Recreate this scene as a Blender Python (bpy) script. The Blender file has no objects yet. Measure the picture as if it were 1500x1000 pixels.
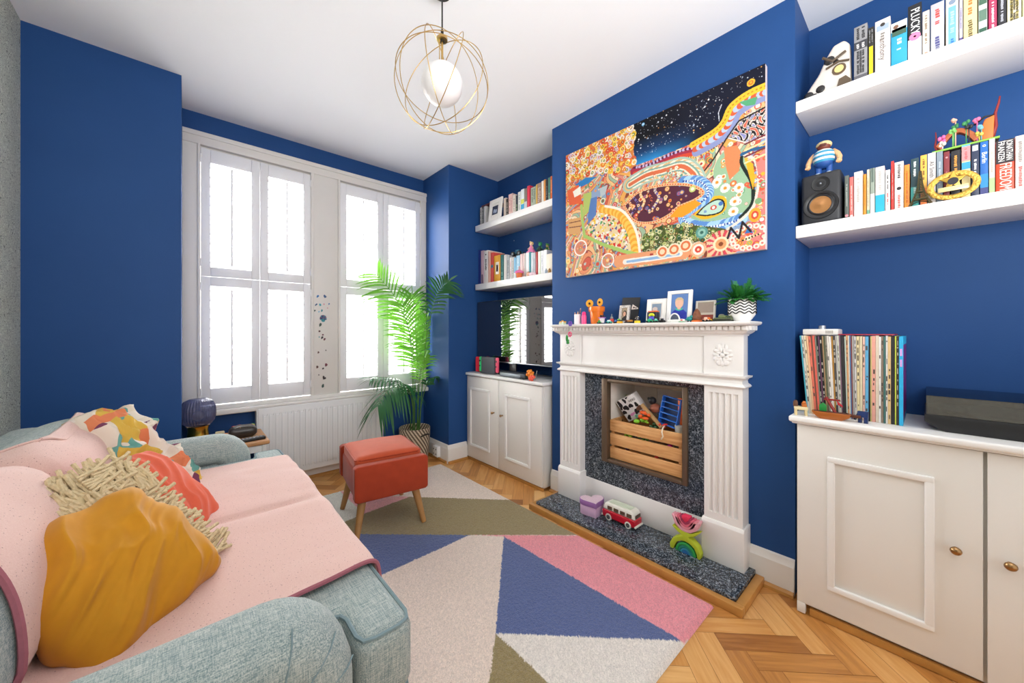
import bpy, bmesh, math, random
import numpy as np
from mathutils import Vector, Matrix, noise
from mathutils.bvhtree import BVHTree
PI=math.pi
C=bpy.context.scene.collection
random.seed(7)
def lin(c):
    if isinstance(c,str):
        c=c.lstrip('#'); c=[int(c[i:i+2],16)/255 for i in (0,2,4)]
    return tuple((x/12.92 if x<=.04045 else ((x+.055)/1.055)**2.4) for x in c)
MATS={}
def _nodes(name):
    m=bpy.data.materials.new(name); m.use_nodes=True
    nt=m.node_tree; b=nt.nodes['Principled BSDF']
    return m,nt,b
def N(nt,t,**kw):
    n=nt.nodes.new(t)
    for k,v in kw.items():
        if hasattr(n,k) and not k[0].isupper(): setattr(n,k,v)
        else: n.inputs[k].default_value=v
    return n
def M(col,rough=.5,metal=0,var=.06,scale=30,bump=0,spec=.5,name=None,coat=0,sheen=0,trans=0):
    """plain procedural material: colour with a little noise variation, optional bump"""
    key=(col if isinstance(col,str) else tuple(col),rough,metal,var,scale,bump,spec,coat,sheen,trans)
    if key in MATS: return MATS[key]
    m,nt,b=_nodes(name or 'mat'); c=lin(col)
    tc=N(nt,'ShaderNodeTexCoord'); no=N(nt,'ShaderNodeTexNoise'); no.inputs['Scale'].default_value=scale; no.inputs['Detail'].default_value=3
    nt.links.new(tc.outputs['Object'],no.inputs['Vector'])
    mx=N(nt,'ShaderNodeMix'); mx.data_type='RGBA'
    mx.inputs[6].default_value=(*[x*(1-var) for x in c],1); mx.inputs[7].default_value=(*[min(1,x*(1+var)) for x in c],1)
    nt.links.new(no.outputs['Fac'],mx.inputs[0]); nt.links.new(mx.outputs[2],b.inputs['Base Color'])
    b.inputs['Roughness'].default_value=rough; b.inputs['Metallic'].default_value=metal
    b.inputs['Specular IOR Level'].default_value=spec
    if coat: b.inputs['Coat Weight'].default_value=coat
    if sheen: b.inputs['Sheen Weight'].default_value=sheen
    if trans: b.inputs['Transmission Weight'].default_value=trans
    if bump:
        bp=N(nt,'ShaderNodeBump'); bp.inputs['Strength'].default_value=bump; bp.inputs['Distance'].default_value=.01
        nt.links.new(no.outputs['Fac'],bp.inputs['Height']); nt.links.new(bp.outputs['Normal'],b.inputs['Normal'])
    MATS[key]=m; return m
class MB:
    """collects shapes into one mesh"""
    def __init__(s): s.v=[]; s.f=[]; s.mi=[]; s.m=0; s.T=None
    def add(s,vs,fs):
        b=len(s.v)
        for p in vs:
            p=Vector(p); s.v.append(tuple(s.T@p if s.T else p))
        for f in fs: s.f.append([b+i for i in f]); s.mi.append(s.m)
        return s
    def bm(s,bm):
        bm.verts.index_update(); r=s.add([v.co for v in bm.verts],[[v.index for v in f.verts] for f in bm.faces]); bm.free(); return s
    def box(s,x0,x1,y0,y1,z0,z1,bev=0,seg=2):
        bm=bmesh.new(); bmesh.ops.create_cube(bm,size=1,matrix=Matrix.Translation(((x0+x1)/2,(y0+y1)/2,(z0+z1)/2))@Matrix.Diagonal((abs(x1-x0),abs(y1-y0),abs(z1-z0),1)))
        if bev: bmesh.ops.bevel(bm,geom=list(bm.edges),offset=bev,segments=seg,profile=.5,affect='EDGES',clamp_overlap=True)
        return s.bm(bm)
    def cyl(s,p0,p1,r0,r1=None,n=16,cap=True):
        r1=r0 if r1 is None else r1
        p0=Vector(p0);p1=Vector(p1);d=(p1-p0).normalized(); a=d.orthogonal().normalized(); b=d.cross(a)
        vs=[];fs=[]
        for p,r in ((p0,r0),(p1,r1)):
            for i in range(n):
                t=2*PI*i/n; vs.append(p+a*(r*math.cos(t))+b*(r*math.sin(t)))
        for i in range(n): fs.append([i,(i+1)%n,n+(i+1)%n,n+i])
        if cap: fs.append(list(range(n))[::-1]); fs.append([n+i for i in range(n)])
        return s.add(vs,fs)
    def lathe(s,prof,n=28,c=(0,0,0),sx=1,sy=1):
        vs=[];fs=[];k=len(prof)
        for r,z in prof:
            for i in range(n):
                t=2*PI*i/n; vs.append((c[0]+sx*r*math.cos(t),c[1]+sy*r*math.sin(t),c[2]+z))
        for j in range(k-1):
            for i in range(n):
                fs.append([j*n+i,j*n+(i+1)%n,(j+1)*n+(i+1)%n,(j+1)*n+i])
        if prof[0][0]>1e-6: fs.append([i for i in range(n)][::-1])
        if prof[-1][0]>1e-6: fs.append([(k-1)*n+i for i in range(n)])
        return s.add(vs,fs)
    def sph(s,c,r,sc=(1,1,1),n=16,rot=None):
        bm=bmesh.new(); bmesh.ops.create_uvsphere(bm,u_segments=n,v_segments=max(6,n//2),radius=r)
        T=Matrix.Translation(c)@(rot.to_4x4() if rot else Matrix())@Matrix.Diagonal((*sc,1))
        bmesh.ops.transform(bm,matrix=T,verts=bm.verts); return s.bm(bm)
    def tube(s,path,r,n=8,closed=False,rf=None):
        P=[Vector(p) for p in path]; k=len(P); vs=[];fs=[]; a=None
        for i in range(k):
            if closed: d=P[(i+1)%k]-P[i-1]
            else: d=P[min(i+1,k-1)]-P[max(i-1,0)]
            d.normalize()
            a=d.orthogonal() if a is None else (a-d*a.dot(d))
            a.normalize(); b=d.cross(a); rr=r*(rf(i/(k-1)) if rf else 1)
            for j in range(n):
                t=2*PI*j/n; vs.append(P[i]+a*(rr*math.cos(t))+b*(rr*math.sin(t)))
        for i in range(k if closed else k-1):
            i2=(i+1)%k
            for j in range(n): fs.append([i*n+j,i*n+(j+1)%n,i2*n+(j+1)%n,i2*n+j])
        if not closed: fs.append(list(range(n))[::-1]); fs.append([(k-1)*n+j for j in range(n)])
        return s.add(vs,fs)
    def prism(s,poly,a,b,axis='z',bev=0,seg=2):
        """extrude a 2-D polygon along an axis; axis x: poly=(y,z), y: (x,z), z: (x,y)"""
        def P(p,t): return {'x':(t,p[0],p[1]),'y':(p[0],t,p[1]),'z':(p[0],p[1],t)}[axis]
        bm=bmesh.new(); lo=[bm.verts.new(P(p,a)) for p in poly]; hi=[bm.verts.new(P(p,b)) for p in poly]; n=len(poly)
        bm.faces.new(lo[::-1]); bm.faces.new(hi)
        for i in range(n): bm.faces.new([lo[i],lo[(i+1)%n],hi[(i+1)%n],hi[i]])
        bmesh.ops.recalc_face_normals(bm,faces=bm.faces)
        if bev: bmesh.ops.bevel(bm,geom=list(bm.edges),offset=bev,segments=seg,profile=.5,affect='EDGES',clamp_overlap=True)
        return s.bm(bm)
    def grid(s,fn,nu,nv,wrap=False):
        vs=[fn(i/nu,j/nv) for i in range(nu+(0 if wrap else 1)) for j in range(nv+1)]
        fs=[];w=nv+1;k=nu if wrap else nu+1
        for i in range(nu):
            for j in range(nv): fs.append([i*w+j,((i+1)%k)*w+j,((i+1)%k)*w+j+1,i*w+j+1])
        return s.add(vs,fs)
    def build(s,name,mat,parent=None,smooth=40,loc=None):
        me=bpy.data.meshes.new(name); me.from_pydata(s.v,[],s.f)
        for m in (mat if isinstance(mat,(list,tuple)) else [mat]): me.materials.append(m)
        if any(s.mi): me.polygons.foreach_set('material_index',s.mi)
        if smooth:
            me.polygons.foreach_set('use_smooth',[True]*len(me.polygons))
            if smooth<180: me.set_sharp_from_angle(angle=math.radians(smooth))
        me.update()
        o=bpy.data.objects.new(name,me); C.objects.link(o)
        if parent: o.parent=parent
        if loc: o.location=loc
        return o
def tag(o,label,cat,group=None):
    o['label']=label; o['category']=cat
    if group: o['group']=group
    return o
def thing(name,label,cat,loc=(0,0,0),rz=0,group=None,rx=0,ry=0):
    o=bpy.data.objects.new(name,None); C.objects.link(o); o.empty_display_size=.05
    o.location=loc; o.rotation_euler=(rx,ry,rz); return tag(o,label,cat,group)
def struct(o): o['kind']='structure'; return o
def text(body,size,mat,parent,Mx,name='lettering',depth=.0006,fit=None,sx=1):
    cu=bpy.data.curves.new('t','FONT'); cu.body=body; cu.size=size; cu.align_x='CENTER'; cu.align_y='CENTER'; cu.extrude=depth; cu.resolution_u=2
    o=bpy.data.objects.new('t',cu); C.objects.link(o)
    dg=bpy.context.evaluated_depsgraph_get(); me=bpy.data.meshes.new_from_object(o.evaluated_get(dg))
    bpy.data.objects.remove(o); bpy.data.curves.remove(cu)
    xs=[v.co.x for v in me.vertices]
    k=1
    if fit and xs and max(xs)-min(xs)>0: k=min(1,fit/(max(xs)-min(xs)))
    me.transform(Mx@Matrix.Diagonal((k*sx,1,1,1))); me.materials.clear(); me.materials.append(mat); me.name=name
    r=bpy.data.objects.new(name,me); C.objects.link(r); r.parent=parent; return r
def basis(o,x,y,z):
    """matrix whose columns are the given axes"""
    return Matrix(((x[0],y[0],z[0],o[0]),(x[1],y[1],z[1],o[1]),(x[2],y[2],z[2],o[2]),(0,0,0,1)))
WHITE=M('#ece9e4',.42,var=.02,scale=6); GLOSSW=M('#f1efec',.3,var=.015,scale=5)
BLACK=M('#121214',.4); CHROME=M('#c9c9c9',.25,metal=1); BRASS=M('#b08d57',.3,metal=1); GOLD=M('#d8b25a',.3,metal=1)
PAGES=M('#e9e0cb',.8)

# ---------------------------------------------------------------- room
H=2.506
def wall_blue():
    m,nt,b=_nodes('blue_paint'); tc=N(nt,'ShaderNodeTexCoord')
    no=N(nt,'ShaderNodeTexNoise'); no.inputs['Scale'].default_value=2.5; no.inputs['Detail'].default_value=4
    nt.links.new(tc.outputs['Object'],no.inputs['Vector'])
    mx=N(nt,'ShaderNodeMix'); mx.data_type='RGBA'; a=lin('#1f477f'); c=lin('#254f89')
    mx.inputs[6].default_value=(*a,1); mx.inputs[7].default_value=(*c,1)
    nt.links.new(no.outputs['Fac'],mx.inputs[0])
    # small chips in the paint
    vo=N(nt,'ShaderNodeTexVoronoi'); vo.inputs['Scale'].default_value=5
    nt.links.new(tc.outputs['Object'],vo.inputs['Vector'])
    lt=N(nt,'ShaderNodeMath',operation='LESS_THAN'); lt.inputs[1].default_value=.022
    nt.links.new(vo.outputs['Distance'],lt.inputs[0])
    m2=N(nt,'ShaderNodeMix'); m2.data_type='RGBA'; m2.inputs[7].default_value=(*lin('#b9c4d4'),1)
    nt.links.new(lt.outputs[0],m2.inputs[0]); nt.links.new(mx.outputs[2],m2.inputs[6]); nt.links.new(m2.outputs[2],b.inputs['Base Color'])
    b.inputs['Roughness'].default_value=.55; b.inputs['Specular IOR Level'].default_value=.22
    n2=N(nt,'ShaderNodeTexNoise'); n2.inputs['Scale'].default_value=160
    nt.links.new(tc.outputs['Object'],n2.inputs['Vector'])
    bp=N(nt,'ShaderNodeBump'); bp.inputs['Strength'].default_value=.12; bp.inputs['Distance'].default_value=.002
    nt.links.new(n2.outputs['Fac'],bp.inputs['Height']); nt.links.new(bp.outputs['Normal'],b.inputs['Normal'])
    return m
BLUE=wall_blue()
def wallpaper():
    m,nt,b=_nodes('leaf_wallpaper'); tc=N(nt,'ShaderNodeTexCoord')
    no=N(nt,'ShaderNodeTexNoise'); no.inputs['Scale'].default_value=30; no.inputs['Detail'].default_value=1; no.inputs['Distortion'].default_value=2.2
    nt.links.new(tc.outputs['Object'],no.inputs['Vector'])
    mp=N(nt,'ShaderNodeMath',operation='PINGPONG'); mp.inputs[1].default_value=.05
    nt.links.new(no.outputs['Fac'],mp.inputs[0])
    rp=N(nt,'ShaderNodeValToRGB'); rp.color_ramp.elements[0].position=.008; rp.color_ramp.elements[0].color=(*lin('#2c332d'),1)
    rp.color_ramp.elements[1].position=.019; rp.color_ramp.elements[1].color=(*lin('#d6dacb'),1)
    nt.links.new(mp.outputs[0],rp.inputs[0]); nt.links.new(rp.outputs[0],b.inputs['Base Color']); b.inputs['Roughness'].default_value=.7
    return m
PAPER=wallpaper()
CEIL=M('#f3f5f8',.9,var=.01,scale=2)
def wall(name,x0,x1,y0,y1,z0=0,z1=H,m=BLUE): return struct(MB().box(x0,x1,y0,y1,z0,z1).build(name,m,smooth=0))
wall('wall_left',-.66,-.56,-1.3,2.71,m=PAPER)
wall('wall_front_left',-.66,-.02,2.71,3.30)                 # pier left of the bay
wall('wall_front_right',1.648,2.30,2.66,3.30)               # pier right of the bay
o=MB(); o.box(-.02,1.648,3.1,3.28,0,.56); o.box(-.02,1.648,3.1,3.28,2.365,H); struct(o.build('wall_front_window',BLUE,smooth=0))
wall('wall_chimney_breast',1.90,2.30,.363,1.722)
cb=bpy.data.objects['wall_chimney_breast']
bpy.data.objects.remove(cb)
o=MB()                                                        # chimney breast with the fire opening left free
o.box(1.90,2.30,.363,.80,0,H); o.box(1.90,2.30,1.265,1.722,0,H); o.box(1.90,2.30,.80,1.265,0,.345); o.box(1.90,2.30,.80,1.265,.82,H)
struct(o.build('wall_chimney_breast',BLUE,smooth=0))
wall('wall_alcove_left',2.18,2.30,1.722,2.66)
wall('wall_alcove_right',2.18,2.30,-1.3,.363)
struct(MB().box(-.66,2.30,-1.3,3.30,H,H+.1).build('ceiling',CEIL,smooth=0))
# herringbone oak floor: every block its own faces and tint, one floor mesh
def wood_uv(name,c0,c1,c2,rough=.35):
    m,nt,b=_nodes(name); uv=N(nt,'ShaderNodeUVMap',uv_map='uv'); at=N(nt,'ShaderNodeAttribute',attribute_name='tint')
    mp=N(nt,'ShaderNodeMapping'); mp.inputs['Scale'].default_value=(3,38,1); nt.links.new(uv.outputs[0],mp.inputs[0])
    no=N(nt,'ShaderNodeTexNoise'); no.inputs['Scale'].default_value=1.6; no.inputs['Detail'].default_value=5; no.inputs['Distortion'].default_value=.6
    nt.links.new(mp.outputs[0],no.inputs['Vector'])
    ad=N(nt,'ShaderNodeMath',operation='MULTIPLY_ADD'); ad.inputs[1].default_value=.55
    nt.links.new(no.outputs['Fac'],ad.inputs[0])
    s2=N(nt,'ShaderNodeMath',operation='MULTIPLY_ADD'); s2.inputs[1].default_value=.75; s2.inputs[2].default_value=-.12
    nt.links.new(at.outputs['Fac'],s2.inputs[0]); nt.links.new(s2.outputs[0],ad.inputs[2])
    rp=N(nt,'ShaderNodeValToRGB'); e=rp.color_ramp.elements; e[0].position=.12; e[0].color=(*lin(c0),1); e[1].position=.9; e[1].color=(*lin(c2),1)
    k=e.new(.5); k.color=(*lin(c1),1)
    nt.links.new(ad.outputs[0],rp.inputs[0]); nt.links.new(rp.outputs[0],b.inputs['Base Color'])
    b.inputs['Roughness'].default_value=rough
    bp=N(nt,'ShaderNodeBump'); bp.inputs['Strength'].default_value=.1; bp.inputs['Distance'].default_value=.003
    nt.links.new(no.outputs['Fac'],bp.inputs['Height']); nt.links.new(bp.outputs['Normal'],b.inputs['Normal'])
    return m
OAK=wood_uv('oak_blocks','#9a5f2c','#d2924c','#eebd7c')
def floor():
    w=.073; L=w*4; g=.0007; vs=[];fs=[];uv=[];ti=[]
    rnd=random.Random(3); ca=math.cos(PI/4); sa=ca
    def blk(x0,y0,x1,y1,alongx):
        c=((x0+x1)/2,(y0+y1)/2); X=c[0]*ca-c[1]*sa; Y=c[0]*sa+c[1]*ca
        if not(-.75<X<2.4 and -1.4<Y<3.4): return
        b=len(vs); t=min(1,max(0,rnd.gauss(.5,.2))); ox,oy=rnd.random()*9,rnd.random()*9
        for (x,y) in ((x0+g,y0+g),(x1-g,y0+g),(x1-g,y1-g),(x0+g,y1-g)):
            vs.append((x*ca-y*sa,x*sa+y*ca,0)); u,v=(x-x0,y-y0) if alongx else (y-y0,x-x0)
            uv.extend((u+ox,v+oy)); ti.append(t)
        fs.append((b,b+1,b+2,b+3))
    for r in range(-60,60):
        for k in range(-14,14):
            x=k*2*L+r*w; y=r*w; blk(x,y,x+L,y+w,True)
            blk(x+L,y+w-L,x+L+w,y+w,False)
    # dark ground just under the joints
    b=len(vs); vs.extend([(-.66,-1.3,-.002),(2.3,-1.3,-.002),(2.3,3.3,-.002),(-.66,3.3,-.002)]); fs.append((b,b+1,b+2,b+3)); uv.extend([0]*8); ti.extend([-.6]*4)
    me=bpy.data.meshes.new('floor'); me.from_pydata(vs,[],fs); me.materials.append(OAK)
    l=me.uv_layers.new(name='uv'); l.data.foreach_set('uv',uv)
    a=me.attributes.new('tint','FLOAT','POINT'); a.data.foreach_set('value',ti)
    o=bpy.data.objects.new('floor',me); C.objects.link(o); struct(o)
floor()
# baseboards with a slim oak bead along the floor
SKIRT=M('#e9e5e0',.4,var=.02,scale=8); BEAD=M('#b8813f',.4,var=.2,scale=14)
def skirt(name,runs):
    mb=MB()
    for (ax,p,a,b,s) in runs:          # ax: axis the board runs along, p: wall plane, s: side it faces
        t=.018; q=p+s*t
        pr=[(p,0),(q,0),(q,.118),(p+s*.012,.128),(p+s*.008,.145),(p,.15)]
        mb.m=0; mb.prism(pr,a,b,axis='y' if ax=='y' else 'x') if ax=='y' else mb.prism(pr,a,b,axis='x')
        mb.m=1
        bp=[(q,0),(q+s*.016,0),(q+s*.014,.012),(q+s*.006,.02),(q,.02)]
        mb.prism(bp,a,b,axis='y' if ax=='y' else 'x')
    return struct(mb.build(name,[SKIRT,BEAD],smooth=30))
skirt('baseboard_chimney',[('y',1.90,.363,.525,-1),('y',1.90,1.60,1.722,-1)])
skirt('baseboard_front_right',[('y',1.648,2.66,3.1,-1),('x',2.66,1.632,1.825,-1)])
skirt('baseboard_window',[('x',3.1,-.02,1.648,-1)])
skirt('baseboard_front_left',[('x',2.71,-.56,-.02,-1)])
# ---------------------------------------------------------------- windows and shutters
SHUT=M('#e9e9ec',.4,var=.01,scale=5); FRAME=M('#dedad5',.45,var=.03,scale=9); SILL=M('#e6e2dd',.4,var=.03,scale=9)
ar=MB()
for (x0,x1,z0,z1) in ((-.02,.052,.60,2.36),(1.60,1.648,.60,2.36),(.715,.885,.625,2.30)): ar.box(x0,x1,3.045,3.15,z0,z1,.004)
ar.box(-.02,1.648,3.04,3.15,2.285,2.365,.005); ar.box(.052,1.60,3.072,3.15,2.24,2.29); ar.box(-.02,1.648,3.032,3.05,2.335,2.365,.004)
ar.box(.695,.715,3.035,3.1,.625,2.29,.003); ar.box(.885,.9,3.035,3.1,.625,2.29,.003); ar.box(.052,.066,3.035,3.1,.625,2.29,.003); ar.box(1.588,1.60,3.035,3.1,.625,2.29,.003)
struct(ar.build('trim_1',FRAME))
sl=MB(); sl.box(-.02,1.648,3.0,3.15,.565,.60,.008,3); sl.box(-.02,1.648,3.03,3.12,.6,.626,.004); struct(sl.build('trim_2',SILL))
def glass():
    m,nt,b=_nodes('window_glass'); nt.nodes.remove(b)
    t=N(nt,'ShaderNodeBsdfTransparent'); g=N(nt,'ShaderNodeBsdfGlossy'); g.inputs['Roughness'].default_value=.02
    mx=N(nt,'ShaderNodeMixShader'); mx.inputs[0].default_value=.06
    nt.links.new(t.outputs[0],mx.inputs[1]); nt.links.new(g.outputs[0],mx.inputs[2]); nt.links.new(mx.outputs[0],nt.nodes['Material Output'].inputs[0]); return m
GLASS=glass()
for i,(x0,x1) in enumerate(((.066,.695),(.9,1.588))):
    w=bpy.data.objects.new('window_%d'%(i+1),None); C.objects.link(w); w.location=((x0+x1)/2,3.2,.62); struct(w)
    hx=(x1-x0)/2; s=MB()
    for a,b,c,d in ((-hx-.01,-hx+.04,0,1.68),(hx-.04,hx+.01,0,1.68),(-hx,hx,0,.06),(-hx,hx,1.62,1.68),(-hx,hx,.82,.86)): s.box(a,b,-.02,.02,c,d,.004)
    s.build('sash_frame',FRAME,w)
    MB().box(-hx,hx,-.003,.003,.02,1.66).build('pane',GLASS,w,smooth=0)
def leaf(x0,x1,z0,z1,label,hinge):
    t=thing('window_shutter',label,'shutter',((x0+x1)/2,3.058,z0),group='plantation shutters')
    w=(x1-x0)/2; h=z1-z0; st=.048; rt=.085 if z0>1 else .06; rb=.06 if z0>1 else .105
    f=MB()
    for a,b,c,d in ((-w,-w+st,0,h),(w-st,w,0,h),(-w+st,w-st,0,rb),(-w+st,w-st,h-rt,h)): f.box(a,b,-.014,.014,c,d,.003)
    f.build('frame',SHUT,t)
    lv=MB(); n=int((h-rt-rb)/.056); p=(h-rt-rb)/n
    for k in range(n):
        zc=rb+p*(k+.5); a=.10
        lv.T=Matrix.Translation((0,0,zc))@Matrix.Rotation(a,4,'X')
        sec=[(-.031,0),(-.02,.0042),(0,.0055),(.02,.0042),(.031,0),(.02,-.0042),(0,-.0055),(-.02,-.0042)]
        lv.prism(sec,-w+st,w-st,axis='x')
    lv.T=None; lv.build('louvres',SHUT,t)
    MB().box(-.005,.005,-.046,-.036,rb+.01,h-rt-.02,.002).build('tilt_rod',SHUT,t)
    hg=MB()
    for zz in (.06,h-.09): hg.cyl((hinge*w,-.017,zz),(hinge*w,-.017,zz+.05),.005,n=8)
    hg.build('hinge',SHUT,t); return t
for j,(z0,z1,nm) in enumerate(((.632,1.4545,'lower'),(1.457,2.268,'upper'))):
    for x0,x1,wn,sd,hs in ((.068,.379,'left window','left leaf',-1),(.381,.693,'left window','right leaf',1),(.902,1.243,'right window','left leaf',-1),(1.245,1.586,'right window','right leaf',1)):
        leaf(x0,x1,z0,z1,'white louvred plantation shutter, %s tier, %s of the %s'%(nm,sd,wn),hs)
# stickers on the post between the windows
cols=[('blue','#2b6fae'),('navy','#27507e'),('turquoise','#3aa6b4'),('pale blue','#7fb6d0'),('pink','#d38a9a'),('teal','#2c8a94'),('dark green','#2f4f45'),('brown','#5b3a34'),('maroon','#6a2c3a'),('grey','#77706e'),('black','#2b2628')]
SP=[(0.739, 1.368, 0, 0.011), (0.791, 1.371, 1, 0.012), (0.73, 1.305, 1, 0.008), (0.758, 1.307, 2, 0.01), (0.786, 1.313, 4, 0.007), (0.818, 1.312, 0, 0.008), (0.72, 1.259, 6, 0.007), (0.749, 1.255, 3, 0.007), (0.772, 1.261, 5, 0.009), (0.811, 1.283, 4, 0.005), (0.756, 1.154, 6, 0.013), (0.751, 1.105, 7, 0.009), (0.777, 1.079, 8, 0.007), (0.772, 1.056, 10, 0.01), (0.789, 1.043, 8, 0.009), (0.749, 1.064, 5, 0.006), (0.746, 0.945, 7, 0.01), (0.796, 0.959, 9, 0.006), (0.801, 0.849, 8, 0.013), (0.737, 0.833, 7, 0.011), (0.777, 0.82, 10, 0.008), (0.749, 0.775, 9, 0.006), (0.786, 0.751, 10, 0.012), (0.772, 0.69, 6, 0.012)]
for k,(X,Z,c,r) in enumerate(SP):
    rr=random.Random(k); mb=MB()
    for q in range(3):
        n=6; ox,oz=rr.uniform(-.5,.5)*r,rr.uniform(-.5,.5)*r
        mb.prism([(X+ox+r*.6*(1+.35*math.cos(3*i))*math.cos(i*PI/3),Z+oz+r*.75*(1+.3*math.sin(2*i))*math.sin(i*PI/3)) for i in range(n)],3.0438-q*.0002,3.0448,axis='y')
    o=mb.build('sticker',M(cols[c][1],.4),smooth=0)
    nth=['topmost','second','third','fourth','fifth','sixth','seventh','eighth','ninth','tenth','eleventh','twelfth','thirteenth','fourteenth','fifteenth','sixteenth','seventeenth','eighteenth','nineteenth','twentieth','twenty-first','twenty-second','twenty-third','lowest'][k]
    tag(o,'small %s sticker on the white post between the windows, %s of the trail'%(cols[c][0],nth),'sticker','stickers on the window post')
X,Z=(0.779, 1.209); mb=MB()
for i in range(11):
    a=-PI*.1+i*PI*1.2/10; mb.m=[0,1,2][i%3]; mb.tube([(X+.004*math.cos(a),3.0435,Z-.012+.004*math.sin(a)),(X+.024*math.cos(a),3.043,Z-.006+.026*math.sin(a))],.0035,6)
mb.m=1; mb.prism([(X+.014*math.cos(i*PI/4),Z-.022+.012*math.sin(i*PI/4)) for i in range(8)],3.0432,3.0446,axis='y')
tag(mb.build('sticker',[M('#2d3f7c',.4),M('#2c8a94',.4),M('#8a3a6c',.4)]),'large blue and teal spiky flower sticker on the window post','sticker','stickers on the window post')
# radiator
t=thing('radiator','white panel radiator with vertical ribs under the window','radiator',(.79,3.0,.09))
p=MB(); W=.43; hh=.49; n=22
def prof(u):  # pressed ribs across the width
    k=(u*n)%1; return -.012*(1 if .25<k<.75 else 0)
mb=MB(); mb.box(-W,W,-.004,.03,0,hh,.006,3)
for i in range(n):
    x=-W+.025+(2*W-.05)*(i+.5)/n; d=(2*W-.05)/n*.36
    mb.prism([(x-d,.035),(x-d*.6,.05),(x+d*.6,.05),(x+d,.035),(x+d,hh-.04),(x+d*.6,hh-.055),(x-d*.6,hh-.055),(x-d,hh-.04)],-.011,-.002,axis='y',bev=.003)
mb.build('front_panel',M('#e6e6e6',.35,var=.01),t)
mb=MB(); mb.box(-W-.006,-W,-.004,.08,.01,hh-.005,.002); mb.box(W,W+.006,-.004,.08,.01,hh-.005,.002); mb.build('side_panel',M('#dedede',.35,var=.01),t)
mb=MB(); mb.box(-W,W,.0,.08,hh,hh+.006,.002)
mb.build('top_grille',M('#dcdcdc',.35,var=.01),t)
mb=MB(); mb.cyl((W-.03,.04,-.09),(W-.03,.04,.02),.008); mb.cyl((-W+.03,.04,-.09),(-W+.03,.04,.02),.008); mb.build('pipe',M('#e6e6e6',.4),t)
# double socket on the bay side baseboard
t=thing('wall_socket','white surface socket box on the baseboard beside the basket','socket',(1.630,2.80,.075))
MB().box(-.034,-.001,-.04,.04,-.045,.045,.005).build('case',M('#efefed',.35),t)
mb=MB()
for zz in (-.02,.02):
    for yy in (-.02,.02): mb.cyl((-.036,yy,zz),(-.033,yy,zz),.006,n=10)
mb.build('sockets',M('#555555',.5),t)

# ---------------------------------------------------------------- rug
def vcol(name,rough=.95,bump=0,bscale=200,sheen=0,var=.12):
    m,nt,b=_nodes(name); at=N(nt,'ShaderNodeAttribute',attribute_name='Col'); tc=N(nt,'ShaderNodeTexCoord')
    no=N(nt,'ShaderNodeTexNoise'); no.inputs['Scale'].default_value=bscale; no.inputs['Detail'].default_value=3
    nt.links.new(tc.outputs['Object'],no.inputs['Vector'])
    mr=N(nt,'ShaderNodeMapRange'); mr.inputs[1].default_value=.3; mr.inputs[2].default_value=.7; mr.inputs[3].default_value=1-var; mr.inputs[4].default_value=1+var
    nt.links.new(no.outputs['Fac'],mr.inputs[0])
    vm=N(nt,'ShaderNodeVectorMath',operation='SCALE'); nt.links.new(at.outputs['Color'],vm.inputs[0]); nt.links.new(mr.outputs[0],vm.inputs['Scale'])
    nt.links.new(vm.outputs[0],b.inputs['Base Color']); b.inputs['Roughness'].default_value=rough; b.inputs['Specular IOR Level'].default_value=.2
    if sheen: b.inputs['Sheen Weight'].default_value=sheen
    if bump:
        bp=N(nt,'ShaderNodeBump'); bp.inputs['Strength'].default_value=bump; bp.inputs['Distance'].default_value=.006
        nt.links.new(no.outputs['Fac'],bp.inputs['Height']); nt.links.new(bp.outputs['Normal'],b.inputs['Normal'])
    return m
def inpoly(px,py,poly):
    r=np.zeros(px.shape,bool); n=len(poly); j=n-1
    for i in range(n):
        xi,yi=poly[i]; xj,yj=poly[j]
        c=((yi>py)!=(yj>py))&(px<(xj-xi)*(py-yi)/((yj-yi) or 1e-12)+xi); r^=c; j=i
    return r
def colgrid(name,mat,P,cols,nu,nv,parent=None,smooth=True):
    """P: (nu,nv,3) array of points, cols: (nu,nv,3) linear colours"""
    me=bpy.data.meshes.new(name); me.vertices.add(nu*nv); me.vertices.foreach_set('co',P.reshape(-1).astype(np.float32))
    i,j=np.meshgrid(np.arange(nu-1),np.arange(nv-1),indexing='ij'); a=(i*nv+j).ravel()
    q=np.stack([a,a+nv,a+nv+1,a+1],1).astype(np.int32); n=len(q)
    me.loops.add(n*4); me.loops.foreach_set('vertex_index',q.ravel()); me.polygons.add(n)
    me.polygons.foreach_set('loop_start',np.arange(0,n*4,4,dtype=np.int32))
    me.polygons.foreach_set('use_smooth',np.full(n,smooth)); me.update(calc_edges=True); me.validate()
    ca=me.color_attributes.new('Col','FLOAT_COLOR','POINT'); c4=np.ones((nu*nv,4),np.float32); c4[:,:3]=cols.reshape(-1,3); ca.data.foreach_set('color',c4.ravel())
    me.materials.append(mat); o=bpy.data.objects.new(name,me); C.objects.link(o)
    if parent: o.parent=parent
    return o
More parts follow.
